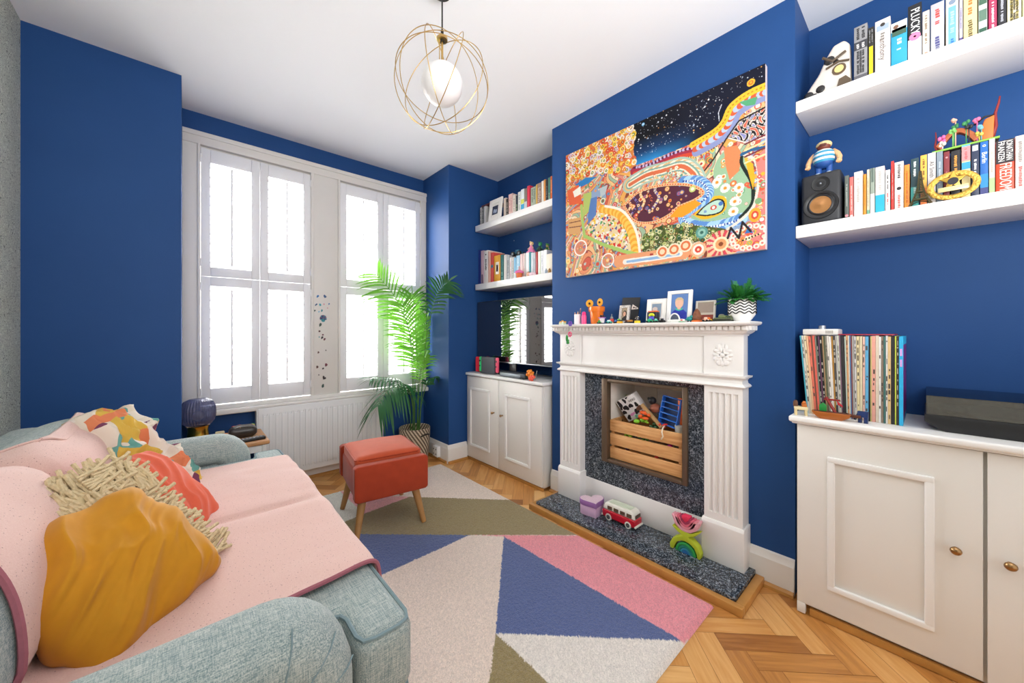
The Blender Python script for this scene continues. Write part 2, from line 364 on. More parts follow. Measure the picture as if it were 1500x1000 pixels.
def rug():
    x0,x1,y0,y1=.42,1.575,.562,2.66; nu,nv=250,440
    X,Y=np.meshgrid(np.linspace(x0,x1,nu),np.linspace(y0,y1,nv),indexing='ij')
    rs=np.random.RandomState(2); Z=.016+rs.rand(nu,nv)*.0035
    e=np.minimum(np.minimum(X-x0,x1-X),np.minimum(Y-y0,y1-Y)); Z=np.where(e<.02,.001+(Z-.001)*np.clip(e/.02,0,1)**.5,Z)
    jx=X+rs.randn(nu,nv)*.0012; jy=Y+rs.randn(nu,nv)*.0012
    L=lambda h:np.array(lin(h))
    col=np.zeros((nu,nv,3)); col[:]=L('#dccabd')
    for poly,h in (
      ([(.663,1.61),(1.131,1.615),(1.258,1.485),(.832,1.027),(.70,.897),(.2,.4),(-.1,.5),(-.1,1.9)],'#dccabd'),
      ([(.741,1.97),(.622,2.093),(1.131,1.615),(.663,1.61),(.2,1.61),(.2,2.2),(.62,2.093)],'#4e5d8c'),
      ([(1.258,1.485),(.832,1.027),(1.299,.57)],'#4e5d8c'),
      ([(1.258,1.485),(1.131,1.615),(1.55,1.236),(1.6,1.236),(1.6,.5),(1.299,.57)],'#e08d97'),
      ([(.832,1.027),(1.299,.57),(1.32,.5),(.84,.5)],'#dbd3cb'),
      ([(.832,1.027),(.84,.5),(.30,.5)],'#8d7c54'),
      ([(.618,2.189),(.791,2.221),(1.097,2.251),(1.575,1.767),(1.6,1.74),(1.6,1.2),(1.131,1.615),(.741,1.97),(.622,2.093),(.5,2.14)],'#8d7c54'),
      ([(.618,2.189),(.791,2.221),(.781,2.70),(.2,2.70),(.2,2.1)],'#d4d3c8'),
      ([(.791,2.221),(1.097,2.251),(.86,2.50),(.781,2.66)],'#e0a3a6'),
      ([(1.097,2.251),(1.6,1.74),(1.6,2.7),(.76,2.7),(.86,2.5)],'#dccabd'),
      ):
        m=inpoly(jx,jy,poly); col[m]=L(h)
    col*= (1.10+.24*rs.rand(nu,nv,1))
    o=colgrid('rug',vcol('wool_pile',1,.9,260,.3,.16),np.stack([X,Y,Z],2),col,nu,nv)
    tag(o,'thick wool rug with blush, navy, pink, olive and cream geometric shapes on the oak floor','rug')
rug()
# ---------------------------------------------------------------- sofa
def weave(name,c0,c1,scale=1):
    m,nt,b=_nodes(name); tc=N(nt,'ShaderNodeTexCoord'); out=[]
    for sc in ((30,520,520),(520,30,520),(520,520,30)):
        mp=N(nt,'ShaderNodeMapping'); mp.inputs['Scale'].default_value=[x*scale for x in sc]; nt.links.new(tc.outputs['Object'],mp.inputs[0])
        no=N(nt,'ShaderNodeTexNoise'); no.inputs['Scale'].default_value=1; no.inputs['Detail'].default_value=2; nt.links.new(mp.outputs[0],no.inputs['Vector']); out.append(no)
    ad=N(nt,'ShaderNodeMath',operation='ADD'); a0=N(nt,'ShaderNodeMath',operation='ADD'); nt.links.new(out[0].outputs['Fac'],a0.inputs[0]); nt.links.new(out[1].outputs['Fac'],a0.inputs[1]); nt.links.new(a0.outputs[0],ad.inputs[0]); nt.links.new(out[2].outputs['Fac'],ad.inputs[1])
    mr=N(nt,'ShaderNodeMapRange'); mr.inputs[1].default_value=1.18; mr.inputs[2].default_value=1.82; nt.links.new(ad.outputs[0],mr.inputs[0])
    mx=N(nt,'ShaderNodeMix'); mx.data_type='RGBA'; mx.inputs[6].default_value=(*lin(c0),1); mx.inputs[7].default_value=(*lin(c1),1)
    nt.links.new(mr.outputs[0],mx.inputs[0]); nt.links.new(mx.outputs[2],b.inputs['Base Color'])
    b.inputs['Roughness'].default_value=.9; b.inputs['Specular IOR Level'].default_value=.2; b.inputs['Sheen Weight'].default_value=.15
    bp=N(nt,'ShaderNodeBump'); bp.inputs['Strength'].default_value=.25; bp.inputs['Distance'].default_value=.003
    nt.links.new(ad.outputs[0],bp.inputs['Height']); nt.links.new(bp.outputs['Normal'],b.inputs['Normal'])
    return m
DUCK=weave('duck_egg_weave','#74898b','#c2c8c2'); PIPE=M('#7f9499',.9,var=.1,scale=90)
sofa=thing('sofa','duck egg blue woven two seat sofa with rolled arms along the papered wall','sofa',(0,1.55,0))
OY=-1.55
def soft_box(x0,x1,y0,y1,z0,z1,r,puff=(0,0,0),seed=0,nz=.004,nd=14):
    """rounded, slightly bulging upholstery block with gentle unevenness"""
    bm=bmesh.new(); bmesh.ops.create_cube(bm,size=2); bmesh.ops.subdivide_edges(bm,edges=list(bm.edges),cuts=nd,use_grid_fill=True)
    cx,cy,cz=(x0+x1)/2,(y0+y1)/2,(z0+z1)/2; hx,hy,hz=(x1-x0)/2,(y1-y0)/2,(z1-z0)/2
    for v in bm.verts:
        a,b,c=v.co
        px=max(abs(a)*hx-(hx-r),0); 
        q=Vector((max(-(hx-r),min(hx-r,a*hx)),max(-(hy-r),min(hy-r,b*hy)),max(-(hz-r),min(hz-r,c*hz))))
        d=Vector((a*hx,b*hy,c*hz))-q
        p=q+(d.normalized()*r if d.length>1e-9 else d)
        p.x+=puff[0]*a*max(0,(1-b*b))*max(0,(1-c*c)); p.y+=puff[1]*b*max(0,(1-a*a))*max(0,(1-c*c)); p.z+=puff[2]*c*max(0,(1-a*a))*max(0,(1-b*b))
        n=noise.noise_vector(Vector((p.x*5+seed,p.y*5,p.z*5)))
        v.co=p+n*nz+Vector((cx,cy,cz))
    return bm
sofa_solids=[]
def up(mb,name,mat=DUCK,parent=sofa,smooth=60):
    o=mb.build(name,mat,parent,smooth); return o
mb=MB(); mb.box(-.52,.22,.76+OY,2.38+OY,.10,.30,.02,3); up(mb,'base')
for sx in (-.46,.16):
    for sy in (.78,2.36):
        l=MB(); l.lathe([(.016,0),(.022,.05),(.026,.10)],14,(sx,sy+OY,0)); l.build('leg',M('#6b4a2c',.5),sofa)
def arm(yc,side):
    mb=MB(); mb.T=Matrix.Translation((0,yc+OY,0))
    path=[(-.53,.508),(-.3,.510),(-.05,.512),(.105,.512)]+[(.105+.075*math.sin(t),.437+.075*math.cos(t)) for t in [PI/2*k/8 for k in range(1,9)]]+[(.18,.36),(.18,.25),(.18,.10)]
    sec=[(.088*math.copysign(abs(math.cos(t))**.75,math.cos(t)),.072*math.copysign(abs(math.sin(t))**.8,math.sin(t))) for t in [2*PI*k/24 for k in range(24)]]
    vs=[];fs=[];k=len(path)
    for i in range(k):
        a=Vector(path[max(0,i-1)]);b=Vector(path[min(k-1,i+1)]); d=(b-a).normalized(); nrm=Vector((-d.y,d.x))
        for (y,n) in sec:
            w=noise.noise(Vector((path[i][0]*6,y*9+yc,path[i][1]*6)))*.004
            vs.append((path[i][0]+nrm.x*(n+w),y*(1 if i<k-2 else .96),path[i][1]+nrm.y*(n+w)))
    m=len(sec)
    for i in range(k-1):
        for j in range(m): fs.append([i*m+j,(i+1)*m+j,(i+1)*m+(j+1)%m,i*m+(j+1)%m])
    fs.append(list(range(m))); fs.append([(k-1)*m+j for j in range(m)][::-1])
    mb.add(vs,fs); mb.box(-.53,.15,-.062,.062,.10,.48,.02,3)
    o=up(mb,'arm',smooth=70)
    pp=MB(); pp.T=Matrix.Translation((0,yc+OY,0)); yy=side*.066
    pp.tube([(-.5,yy,.452),(-.2,yy,.455),(.03,yy,.455),(.075,yy,.442),(.098,yy,.41),(.104,yy,.34),(.104,yy,.12)],.0045,6)
    # pleats gathered round the front corner of the roll
    for a in (.25,.85,1.35):
        ca,sa=math.sin(a),math.cos(a)
        pp.tube([(.105+(.01+.135*q)*ca,side*(.071+.019*math.sin(min(1,q*1.1)*PI)) if q<.9 else side*.055,.437+(.01+.135*q)*sa) for q in (.12,.3,.5,.7,.85,.98)],.0016,5)
    pp.build('piping',PIPE,o); return o
arm(.800,-1); arm(2.365,1)
# back frame with a rolled top
mb=MB(); mb.box(-.53,-.40,.76+OY,2.38+OY,.10,.66,.03,3)
mb.bm(soft_box(-.545,-.385,.70+OY,2.42+OY,.58,.725,.07,(0,.0,.0),3,.003,18)); up(mb,'back_frame')
# seat cushions, T shaped round the arm fronts
def seat(y0,y1,lug,seed):
    mb=MB(); pts=[(-.27,y0),(-.27,y1),(.385,y1),(.385,y0)]
    if lug<0: pts=[(-.27,y0+.12),(-.27,y1),(.388,y1),(.388,y0),(.262,y0),(.262,y0+.12)]
    if lug>0: pts=[(-.27,y0),(-.27,y1-.10),(.262,y1-.10),(.262,y1),(.388,y1),(.388,y0)]
    pts=[(x,y+OY) for x,y in pts]
    mb.prism(pts,.30,.462,'z',.034,5)
    o=up(mb,'seat_cushion',smooth=60)
    pp=MB()
    for z in (.4535,.3085):
        ring=[]; n=len(pts); r=.03; cx=sum(p[0] for p in pts)/n; cy=sum(p[1] for p in pts)/n
        for i,p in enumerate(pts):
            a=Vector(pts[i-1])-Vector(p); b=Vector(pts[(i+1)%n])-Vector(p); a.normalize(); b.normalize(); P0=Vector(p)
            conv=(a.x*b.y-a.y*b.x)
            inn=(a+b)*.0075*(1 if (Vector((cx,cy))-P0).dot(a+b)>0 or n==4 else -1)
            for q in (0,.5,1): c=P0+inn+a*r*(1-q)**2+b*r*q**2; ring.append((c.x,c.y,z))
        pp.tube(ring,.0045,6,True)
    pp.build('piping',PIPE,o); sofa_solids.append(o); return o
seat(.765,1.548,-1,1); seat(1.556,2.375,1,2)
# loose back cushions leaning on the frame
for (y0,y1,sd) in ((.885,1.56,4),(1.575,2.27,9)):
    mb=MB(); mb.T=Matrix.Translation((-.30,0,.455))@Matrix.Rotation(-.22,4,'Y')
    mb.bm(soft_box(-.085,.085,y0+OY,y1+OY,.0,.30,.06,(.045,.0,.025),sd,.008,18)); o=up(mb,'back_cushion',smooth=180)
    sofa_solids.append(o)
    if y0>1: continue
    pp=MB(); pp.T=mb.T; pp.tube([(.055,y0+.006+OY,.05),(.06,y0+.004+OY,.22),(.052,y0+.014+OY,.278),(.02,y0+.018+OY,.291),(-.05,y0+.016+OY,.288)],.004,6); pp.build('piping',PIPE,o)
# pink throw draped over back cushions and seat: rays dropped onto the upholstery
bpy.context.view_layer.update()
def drape():
    vs=[];fs=[]
    for o in sofa_solids+[c for c in sofa.children if c.name.startswith('back_frame')]:
        b=len(vs); mw=o.matrix_world; vs+= [mw@v.co for v in o.data.vertices]; fs+=[[b+i for i in p.vertices] for p in o.data.polygons]
    T=BVHTree.FromPolygons(vs,fs)
    nu,nv=120,110; P=np.zeros((nu,nv,3))
    for i in range(nu):
        s=i/(nu-1)
        for j in range(nv):
            t=j/(nv-1)
            # near and far edges wander a little
            ya=1.0+.012*math.sin(t*23)+.10*max(0,(.35-t)/.35)-.085*math.exp(-((t-.52)/.13)**2); yb=2.20+.02*math.sin(t*7)-.06*max(0,t-.55)
            y=ya+(yb-ya)*s
            O=Vector((.10,y,.98)); k=t*1.0
            ss=min(1,max(0,(s-.45)/.2)); tgt=[Vector((-.42+.135*ss,y,.76-.01*ss)),Vector((-.30,y,.78)),Vector((-.16,y,.60)),Vector((-.10,y,.46)),Vector((.12,y,.46)),Vector((.375,y,.46))]
            q=min(k/.86,1)*(len(tgt)-1); a=min(int(q),len(tgt)-2); d=tgt[a].lerp(tgt[a+1],q-a)-O
            h=T.ray_cast(O,d.normalized()); p=h[0]+h[1]*.009 if h[0] else O+d
            if h[0] and h[1].dot(d)>0: p=h[0]-h[1]*.009
            if k>.86:
                e=(k-.86)/.14; x=.375; drop=e*.13
                p=Vector((.386+.016*min(1,drop/.03),y,.474-max(0,drop-.012)))
            P[i,j]=p
    for it in range(10):
        Q=P.copy(); Q[1:-1,1:-1]=(P[:-2,1:-1]+P[2:,1:-1]+P[1:-1,:-2]+P[1:-1,2:]+2*P[1:-1,1:-1])/6; Q[0,1:-1]=(P[0,:-2]+P[0,2:]+2*P[0,1:-1])/4; Q[-1,1:-1]=(P[-1,:-2]+P[-1,2:]+2*P[-1,1:-1])/4; P=Q
    for i in range(nu):
        for j in range(nv):
            p=Vector(P[i,j]); h=T.find_nearest(p)
            if h[0] and (p-h[0]).dot(h[1])<.007: P[i,j]=h[0]+h[1]*.007
    mb=MB()
    for i in range(nu):
        for j in range(nv):
            x,y,z=P[i,j]; f=noise.noise(Vector((x*3,y*7,z*3)))*.010+noise.noise(Vector((x*9+5,y*14,z*9)))*.004
            mb.v.append((x+.3*f,y,z+max(-.002,f)+.006))
    for i in range(nu-1):
        for j in range(nv-1): mb.f.append([i*nv+j,(i+1)*nv+j,(i+1)*nv+j+1,i*nv+j+1]); mb.mi.append(0)
    # hem rolled in a darker wool along the near edge and the front
    m,nt,b=_nodes('flecked_pink_wool'); tc=N(nt,'ShaderNodeTexCoord')
    vo=N(nt,'ShaderNodeTexVoronoi'); vo.inputs['Scale'].default_value=110; nt.links.new(tc.outputs['Object'],vo.inputs['Vector'])
    lt=N(nt,'ShaderNodeMath',operation='LESS_THAN'); lt.inputs[1].default_value=.13; nt.links.new(vo.outputs['Distance'],lt.inputs[0])
    no=N(nt,'ShaderNodeTexNoise'); no.inputs['Scale'].default_value=350; nt.links.new(tc.outputs['Object'],no.inputs['Vector'])
    mx=N(nt,'ShaderNodeMix'); mx.data_type='RGBA'; mx.inputs[6].default_value=(*lin('#d8ada2'),1); mx.inputs[7].default_value=(*lin('#e8c7bd'),1); nt.links.new(no.outputs['Fac'],mx.inputs[0])
    m2=N(nt,'ShaderNodeMix'); m2.data_type='RGBA'; m2.inputs[7].default_value=(*lin('#a87f7b'),1); nt.links.new(lt.outputs[0],m2.inputs[0]); nt.links.new(mx.outputs[2],m2.inputs[6])
    nt.links.new(m2.outputs[2],b.inputs['Base Color']); b.inputs['Roughness'].default_value=.95; b.inputs['Sheen Weight'].default_value=.3; b.inputs['Specular IOR Level'].default_value=.15
    bp=N(nt,'ShaderNodeBump'); bp.inputs['Strength'].default_value=.3; bp.inputs['Distance'].default_value=.003; nt.links.new(no.outputs['Fac'],bp.inputs['Height']); nt.links.new(bp.outputs['Normal'],b.inputs['Normal'])
    o=mb.build('throw_blanket',m,smooth=180)
    sd=o.modifiers.new('s','SOLIDIFY'); sd.thickness=.006; sd.offset=1
    tag(o,'pale pink flecked wool throw draped over the sofa back and seat','throw')
    hm=MB(); V=[Vector(v) for v in mb.v]
    edge=[V[j] for j in range(nv)]; hm.tube(edge,.006,6); hm.tube([V[i*nv+nv-1] for i in range(nu)],.005,6)
    hm.build('hem',M('#a5626d',.95,var=.15,scale=120),o)
drape()
def pillow(name,w,h,t,mat,label,cat,M4,seed=0,wr=.012,n=44,pinch=.05,group=None,dirv=(1,0),parentless=True,stretch=7):
    """stuffed square pillow with pinched corners and folds"""
    def side(sg):
        def f(a,b):
            u=2*a-1; v=2*b-1; k=(max(0,1-abs(u)**2.6)*max(0,1-abs(v)**2.6))**.55
            rc=1-.13*(u*v)**2; x=u*w/2*(1-pinch*(1-v*v)*abs(u))*rc; y=v*h/2*(1-pinch*(1-u*u)*abs(v))*rc
            aa=x*dirv[0]+y*dirv[1]; bb=y*dirv[0]-x*dirv[1]; q=Vector((aa*3.2+seed+.5*noise.noise(Vector((bb*6,aa*4,seed))),bb*19+.6*noise.noise(Vector((aa*7,bb*5,seed+9))),sg))
            fold=.55-2.2*abs(noise.noise(q))
            f2=(.4-1.5*abs(noise.noise(q*2.1+Vector((5,2,0)))))*.35
            z=sg*(t/2*k+wr*k**.4*(fold+f2))
            ed=1-k; x+=noise.noise(Vector((u*2,v*2,seed)))*.012; y+=noise.noise(Vector((u*2,v*2,seed+5)))*.012
            return (x,y,z if k>0 else 0)
        return f
    mb=MB(); mb.grid(side(1),n,n); 
    k=len(mb.v); mb.grid(lambda a,b:side(-1)(1-a,b),n,n)
    bm=bmesh.new(); vv=[bm.verts.new(p) for p in mb.v]
    for fc in mb.f: bm.faces.new([vv[i] for i in fc])
    bmesh.ops.remove_doubles(bm,verts=bm.verts,dist=.0008)
    mb2=MB(); mb2.T=M4; mb2.bm(bm); o=mb2.build(name,mat,smooth=180)
    tag(o,label,cat,group); return o
def velvet(c,sh,name='velvet'):
    m=M(c,.8,var=.10,scale=30,sheen=.12,spec=.2,bump=.06,name=name); return m
def place(o,z_axis,up_hint):
    z=Vector(z_axis).normalized(); y=(Vector(up_hint)-z*Vector(up_hint).dot(z)).normalized(); x=y.cross(z); return basis(o,x,y,z)
pillow('cushion',.335,.345,.17,velvet('#c98a20',0),'mustard yellow velvet cushion slumped against the near sofa arm','cushion',place((-.118,1.20,.572),(.45,-.55,.70),(-.55,.35,.75)),3,.026,90,.07,'sofa cushions',(.7,.7))
pillow('cushion',.36,.36,.14,velvet('#e0664a',0),'coral orange velvet cushion leaning between the mustard cushion and the scarf','cushion',place((-.085,1.60,.565),(.62,-.40,.65),(-.5,.25,.8)),11,.012,60,.06,'sofa cushions',(.4,.9))
def patch():
    m,nt,b=_nodes('retro_print'); tc=N(nt,'ShaderNodeTexCoord'); vo=N(nt,'ShaderNodeTexVoronoi'); vo.inputs['Scale'].default_value=17
    no=N(nt,'ShaderNodeTexNoise'); no.inputs['Scale'].default_value=5; nt.links.new(tc.outputs['Object'],no.inputs['Vector'])
    va=N(nt,'ShaderNodeVectorMath',operation='MULTIPLY_ADD'); va.inputs[1].default_value=(.12,.12,.12); nt.links.new(no.outputs['Color'],va.inputs[0]); nt.links.new(tc.outputs['Object'],va.inputs[2]); nt.links.new(va.outputs[0],vo.inputs['Vector'])
    sp=N(nt,'ShaderNodeSeparateColor'); nt.links.new(vo.outputs['Color'],sp.inputs[0])
    rp=N(nt,'ShaderNodeValToRGB'); rp.color_ramp.interpolation='CONSTANT'; e=rp.color_ramp.elements
    e[0].color=(*lin('#e9dccb'),1); e[1].position=.34; e[1].color=(*lin('#d9b24a'),1)
    for p,c in ((.5,'#e2855a'),(.62,'#6aa79d'),(.74,'#efe5da'),(.88,'#7b3f5c')): k=e.new(p); k.color=(*lin(c),1)
    nt.links.new(sp.outputs[0],rp.inputs[0]); nt.links.new(rp.outputs[0],b.inputs['Base Color']); b.inputs['Roughness'].default_value=.85; return m
def crumple():
    mb=MB(); r=random.Random(4)
    Mx=place((-.115,2.03,.590),(.70,-.40,.58),(-.60,.35,.72))
    mb.T=Mx
    def f(a,b):
        u=2*a-1; v=2*b-1; k=math.sqrt(max(0,(1-u**4)*(1-v**4)))
        q=Vector((u*1.3+3,v*1.3,0)); z=.05*k+.05*(1-2*abs(noise.noise(q*1.5)))+.02*(1-2*abs(noise.noise(q*3.3)))-.03
        return (u*.125*(1+.15*noise.noise(q*1.1+Vector((9,0,0)))),v*.25*(1+.1*noise.noise(q+Vector((0,7,0)))),z-.03*(1-k))
    mb.grid(f,60,60); o=mb.build('scarf',patch(),smooth=180)
    sd=o.modifiers.new('s','SOLIDIFY'); sd.thickness=.006; sd.offset=-1
    tag(o,'crumpled retro print scarf in mustard, plum, teal and cream lying in the far sofa corner','scarf')
crumple()
def fringe():
    t=thing('cushion','cream cushion with a knotted rope fringe tucked behind the mustard cushion','cushion',(0,0,0),group='sofa cushions')
    Mx=place((-.155,1.275,.580),(.45,-.55,.70),(-.55,.35,.75))
    o=pillow('pad',.36,.36,.09,M('#d9c59a',.95,var=.1,scale=80),'x','x',Mx,21,.006,30,.05); 
    for k in ('label','category'): del o[k]
    o.parent=t
    mb=MB(); r=random.Random(8); mb.T=Mx
    for s in range(10):
        for i in range(46):
            a=-.18+.36*i/45; L=.038+r.random()*.02
            ins=.026*(s//2); zz=min(.034,.011*(s//2))+.004
            if s%2==0: p0=(a,.170-ins,zz); d=(r.uniform(-.4,.4),1,r.uniform(.0,.3))
            else: p0=(.170-ins,a,zz); d=(1,r.uniform(-.4,.4),r.uniform(.0,.3))
            d=Vector(d).normalized(); p0=Vector(p0); w=Vector((r.uniform(-.01,.01),r.uniform(-.01,.01),r.uniform(-.015,.005)))
            mb.tube([p0,p0+d*L*.35,p0+d*L*.7+w*.5,p0+d*L+w],.0052,5,rf=lambda q:.8+.5*abs(math.sin(q*9)))
    mb.build('fringe',M('#d9c49c',.95,var=.3,scale=120,bump=.5),t)
fringe()
# ---------------------------------------------------------------- footstool
RUST=M('#a23a1e',.75,var=.16,scale=18,sheen=.15,spec=.2,bump=.06); RUSTL=M('#bb4e2c',.75,var=.12,scale=18,sheen=.2,spec=.2,bump=.06); STLEG=M('#b3824c',.45,var=.15,scale=30)
t=thing('footstool','rust orange velvet footstool with splayed wooden legs on the rug','footstool',(.862,2.13,.0226),math.radians(-8)); t.scale=(1.09,1.06,1.07)
mb=MB(); mb.box(-.168,.168,-.185,.185,.185,.325,.012,3); mb.build('body',RUST,t)
for s in (-1,1):
    p=MB(); p.T=Matrix.Translation((0,s*.205,.275)); 
    p.prism([(x*.178,z*.087) for x,z in [(math.copysign(min(1,abs(math.cos(a))*1.25)**.6,math.cos(a)),math.copysign(min(1,abs(math.sin(a))*1.4)**.6,math.sin(a))) for a in [2*PI*k/40 for k in range(40)]]],-.024,.024,'y',.010,3)
    p.build('end_panel',RUST,t)
mb=MB(); mb.bm(soft_box(-.165,.165,-.172,.172,.315,.385,.026,(0,0,.014),5,.003,16)); o=mb.build('seat_pad',RUSTL,t,smooth=180)
mb=MB(); 
for z in (.333,.372):
    mb.tube([(-.14,-.170,z),(.14,-.170,z),(.163,-.15,z),(.163,.15,z),(.14,.170,z),(-.14,.170,z),(-.163,.15,z),(-.163,-.15,z)],.0035,6,True)
mb.build('piping',RUST,o)
for sx in (-1,1):
    for sy in (-1,1):
        l=MB(); l.cyl((sx*.165,sy*.20,0),(sx*.128,sy*.155,.19),.0125,.021,18); l.build('leg',STLEG,t)
# ---------------------------------------------------------------- palm in a basket
def basket_mat():
    m,nt,b=_nodes('seagrass'); tc=N(nt,'ShaderNodeTexCoord'); sx=N(nt,'ShaderNodeSeparateXYZ'); nt.links.new(tc.outputs['Object'],sx.inputs[0])
    at=N(nt,'ShaderNodeMath',operation='ARCTAN2'); nt.links.new(sx.outputs[1],at.inputs[0]); nt.links.new(sx.outputs[0],at.inputs[1])
    z=N(nt,'ShaderNodeMath',operation='MULTIPLY_ADD'); z.inputs[1].default_value=150; nt.links.new(sx.outputs[2],z.inputs[0])
    a2=N(nt,'ShaderNodeMath',operation='MULTIPLY'); a2.inputs[1].default_value=28; nt.links.new(at.outputs[0],a2.inputs[0]); nt.links.new(a2.outputs[0],z.inputs[2])
    s=N(nt,'ShaderNodeMath',operation='SINE'); nt.links.new(z.outputs[0],s.inputs[0])
    rp=N(nt,'ShaderNodeValToRGB'); rp.color_ramp.elements[0].position=.42; rp.color_ramp.elements[0].color=(*lin('#6d5a48'),1); rp.color_ramp.elements[1].position=.6; rp.color_ramp.elements[1].color=(*lin('#d2bfa5'),1)
    mr=N(nt,'ShaderNodeMapRange'); mr.inputs[1].default_value=-1; nt.links.new(s.outputs[0],mr.inputs[0]); nt.links.new(mr.outputs[0],rp.inputs[0])
    nt.links.new(rp.outputs[0],b.inputs['Base Color']); b.inputs['Roughness'].default_value=.85
    w=N(nt,'ShaderNodeMath',operation='SINE'); z2=N(nt,'ShaderNodeMath',operation='MULTIPLY'); z2.inputs[1].default_value=420; nt.links.new(sx.outputs[2],z2.inputs[0]); nt.links.new(z2.outputs[0],w.inputs[0])
    bp=N(nt,'ShaderNodeBump'); bp.inputs['Strength'].default_value=.5; bp.inputs['Distance'].default_value=.004; nt.links.new(w.outputs[0],bp.inputs['Height']); nt.links.new(bp.outputs['Normal'],b.inputs['Normal'])
    return m
PX,PY=1.478,2.935
t=thing('basket','woven striped seagrass basket holding the palm in the bay corner','basket',(PX,PY,0))
mb=MB(); mb.lathe([(.0,.0),(.105,.0),(.11,.006),(.118,.06),(.125,.14),(.130,.22),(.131,.275),(.127,.281),(.122,.276),(.120,.2),(.0,.2)],40); mb.build('body',basket_mat(),t)
mb=MB()
for a in (math.radians(-75),math.radians(105)):
    ca,sa=math.cos(a),math.sin(a); pts=[]
    for k in range(9):
        q=-.045+.09*k/8; zz=.225+.008*math.cos(q/.045*PI/2); r=.134; an=a+q/r; pts.append((r*math.cos(an),r*math.sin(an),zz))
    mb.tube(pts,.007,8)
mb.build('handle',M('#3c342c',.8,var=.2,scale=80),t)
def leafmat(name,c,tr):
    m,nt,b=_nodes(name); out=nt.nodes['Material Output']; tc=N(nt,'ShaderNodeTexCoord'); no=N(nt,'ShaderNodeTexNoise'); no.inputs['Scale'].default_value=9; nt.links.new(tc.outputs['Object'],no.inputs['Vector'])
    mx=N(nt,'ShaderNodeMix'); mx.data_type='RGBA'; a=lin(c); mx.inputs[6].default_value=(*[x*.75 for x in a],1); mx.inputs[7].default_value=(*[min(1,x*1.25) for x in a],1); nt.links.new(no.outputs['Fac'],mx.inputs[0]); nt.links.new(mx.outputs[2],b.inputs['Base Color'])
    b.inputs['Roughness'].default_value=.4
    t=N(nt,'ShaderNodeBsdfTranslucent'); nt.links.new(mx.outputs[2],t.inputs[0]); ms=N(nt,'ShaderNodeMixShader'); ms.inputs[0].default_value=tr
    nt.links.new(b.outputs[0],ms.inputs[1]); nt.links.new(t.outputs[0],ms.inputs[2]); nt.links.new(ms.outputs[0],out.inputs[0]); return m
LEAFL=leafmat('palm_leaf_light','#67a336',.38); LEAFD=leafmat('palm_leaf_dark','#2a6636',.25); STEM=M('#4d7a34',.5,var=.15,scale=30)
def leaflet(mb,p,d,up,L,w,droop):
    d=d.normalized(); s=d.cross(up).normalized(); n=5; vs=[];fs=[]
    for i in range(n+1):
        q=i/n; c=p+d*(L*q)+Vector((0,0,-droop*L*q*q)); ww=w*(math.sin(PI*min(1,q*.85+.15))**.8 if q<1 else 0)+.0004
        vs+= [c-s*ww,c+Vector((0,0,.15*ww)),c+s*ww]
    for i in range(n):
        b=i*3; fs+=[[b,b+1,b+4,b+3],[b+1,b+2,b+5,b+4]]
    mb.add(vs,fs)
palm=thing('palm_plant','tall green kentia palm with feathery fronds in front of the right window','plant',(PX,PY,.205))
mb=MB(); mb.lathe([(0,0),(.118,0),(.116,.006),(0,.012)],24); mb.build('soil',M('#3a2c22',.95,var=.3,scale=60,bump=.4),palm)
def frond(pts,k0,L0,mat,seed,nl=22,wd=.009,dr=.35,flat=None):
    """pts: control points of the stalk; leaflets start at fraction k0"""
    P=[Vector(p) for p in pts]; n=40; path=[]
    for i in range(n+1):
        q=i/n*(len(P)-1); a=min(int(q),len(P)-2); f=q-a
        p0=P[max(a-1,0)];p1=P[a];p2=P[a+1];p3=P[min(a+2,len(P)-1)]
        path.append(.5*((2*p1)+(p2-p0)*f+(2*p0-5*p1+4*p2-p3)*f*f+(3*p1-p0-3*p2+p3)*f**3))
    f=MB(); f.tube(path,.0055,6,rf=lambda q:1-.8*q); st=f.build('frond',[STEM,mat],palm) if False else f
    r=random.Random(seed); f.m=1
    for i in range(nl):
        q=k0+(1-k0)*(i+.5)/nl; j=min(int(q*n),n-1); p=path[j].lerp(path[j+1],q*n-j); d=(path[j+1]-path[j]).normalized()
        up=Vector((0,0,1)) if abs(d.z)<.9 else Vector((0,-1,0))
        s=d.cross(flat or up).normalized(); w=(q-k0)/(1-k0); L=L0*(.55+.9*w-.95*w*w)*r.uniform(.88,1.1)
        for sg in (-1,1):
            dd=(s*sg*1.0+d*(.45+.6*w)+Vector((0,0,r.uniform(-.1,.15)))).normalized()
            leaflet(f,p,dd,d.cross(s*sg) if False else s.cross(d)+Vector((0,0,.2)),L,wd,dr*r.uniform(.6,1.3))
    leaflet(f,path[-1],(path[-1]-path[-2]),Vector((1,0,.3)),L0*.5,wd,.2)
    cl=[]
    for x,y,z in f.v:
        if y+PY>2.63 and x+PX>1.636: x=1.636-PX-(x+PX-1.636)*.12
        ym=.040 if z+.205<.66 else .088
        if y>ym: y=ym-(y-ym)*.1
        cl.append((x,y,z))
    f.v=cl
    return f.build('frond',[STEM,mat],palm,smooth=180)
frond([(.0,.0,.0),(.0,.01,.45),(-.03,.02,.85),(-.14,.03,1.15),(-.32,.02,1.36)],.36,.36,LEAFL,1,24,.0075,.3,Vector((0,-1,0)))
frond([(.02,.0,.0),(.03,.0,.5),(.02,.02,.9),(.0,.04,1.22)],.40,.34,LEAFL,2,22,.0075,.25,Vector((0,-1,0)))
frond([(.03,-.02,.0),(.05,-.05,.5),(.05,-.13,.9),(.07,-.25,1.2),(.10,-.38,1.30)],.60,.25,LEAFD,3,16,.008,.35,Vector((-.2,-1,.2)))
frond([(-.02,-.01,.0),(-.03,-.02,.5),(-.06,-.03,.85),(-.13,-.05,1.12)],.40,.34,LEAFL,4,20,.0075,.3,Vector((0,-1,0)))
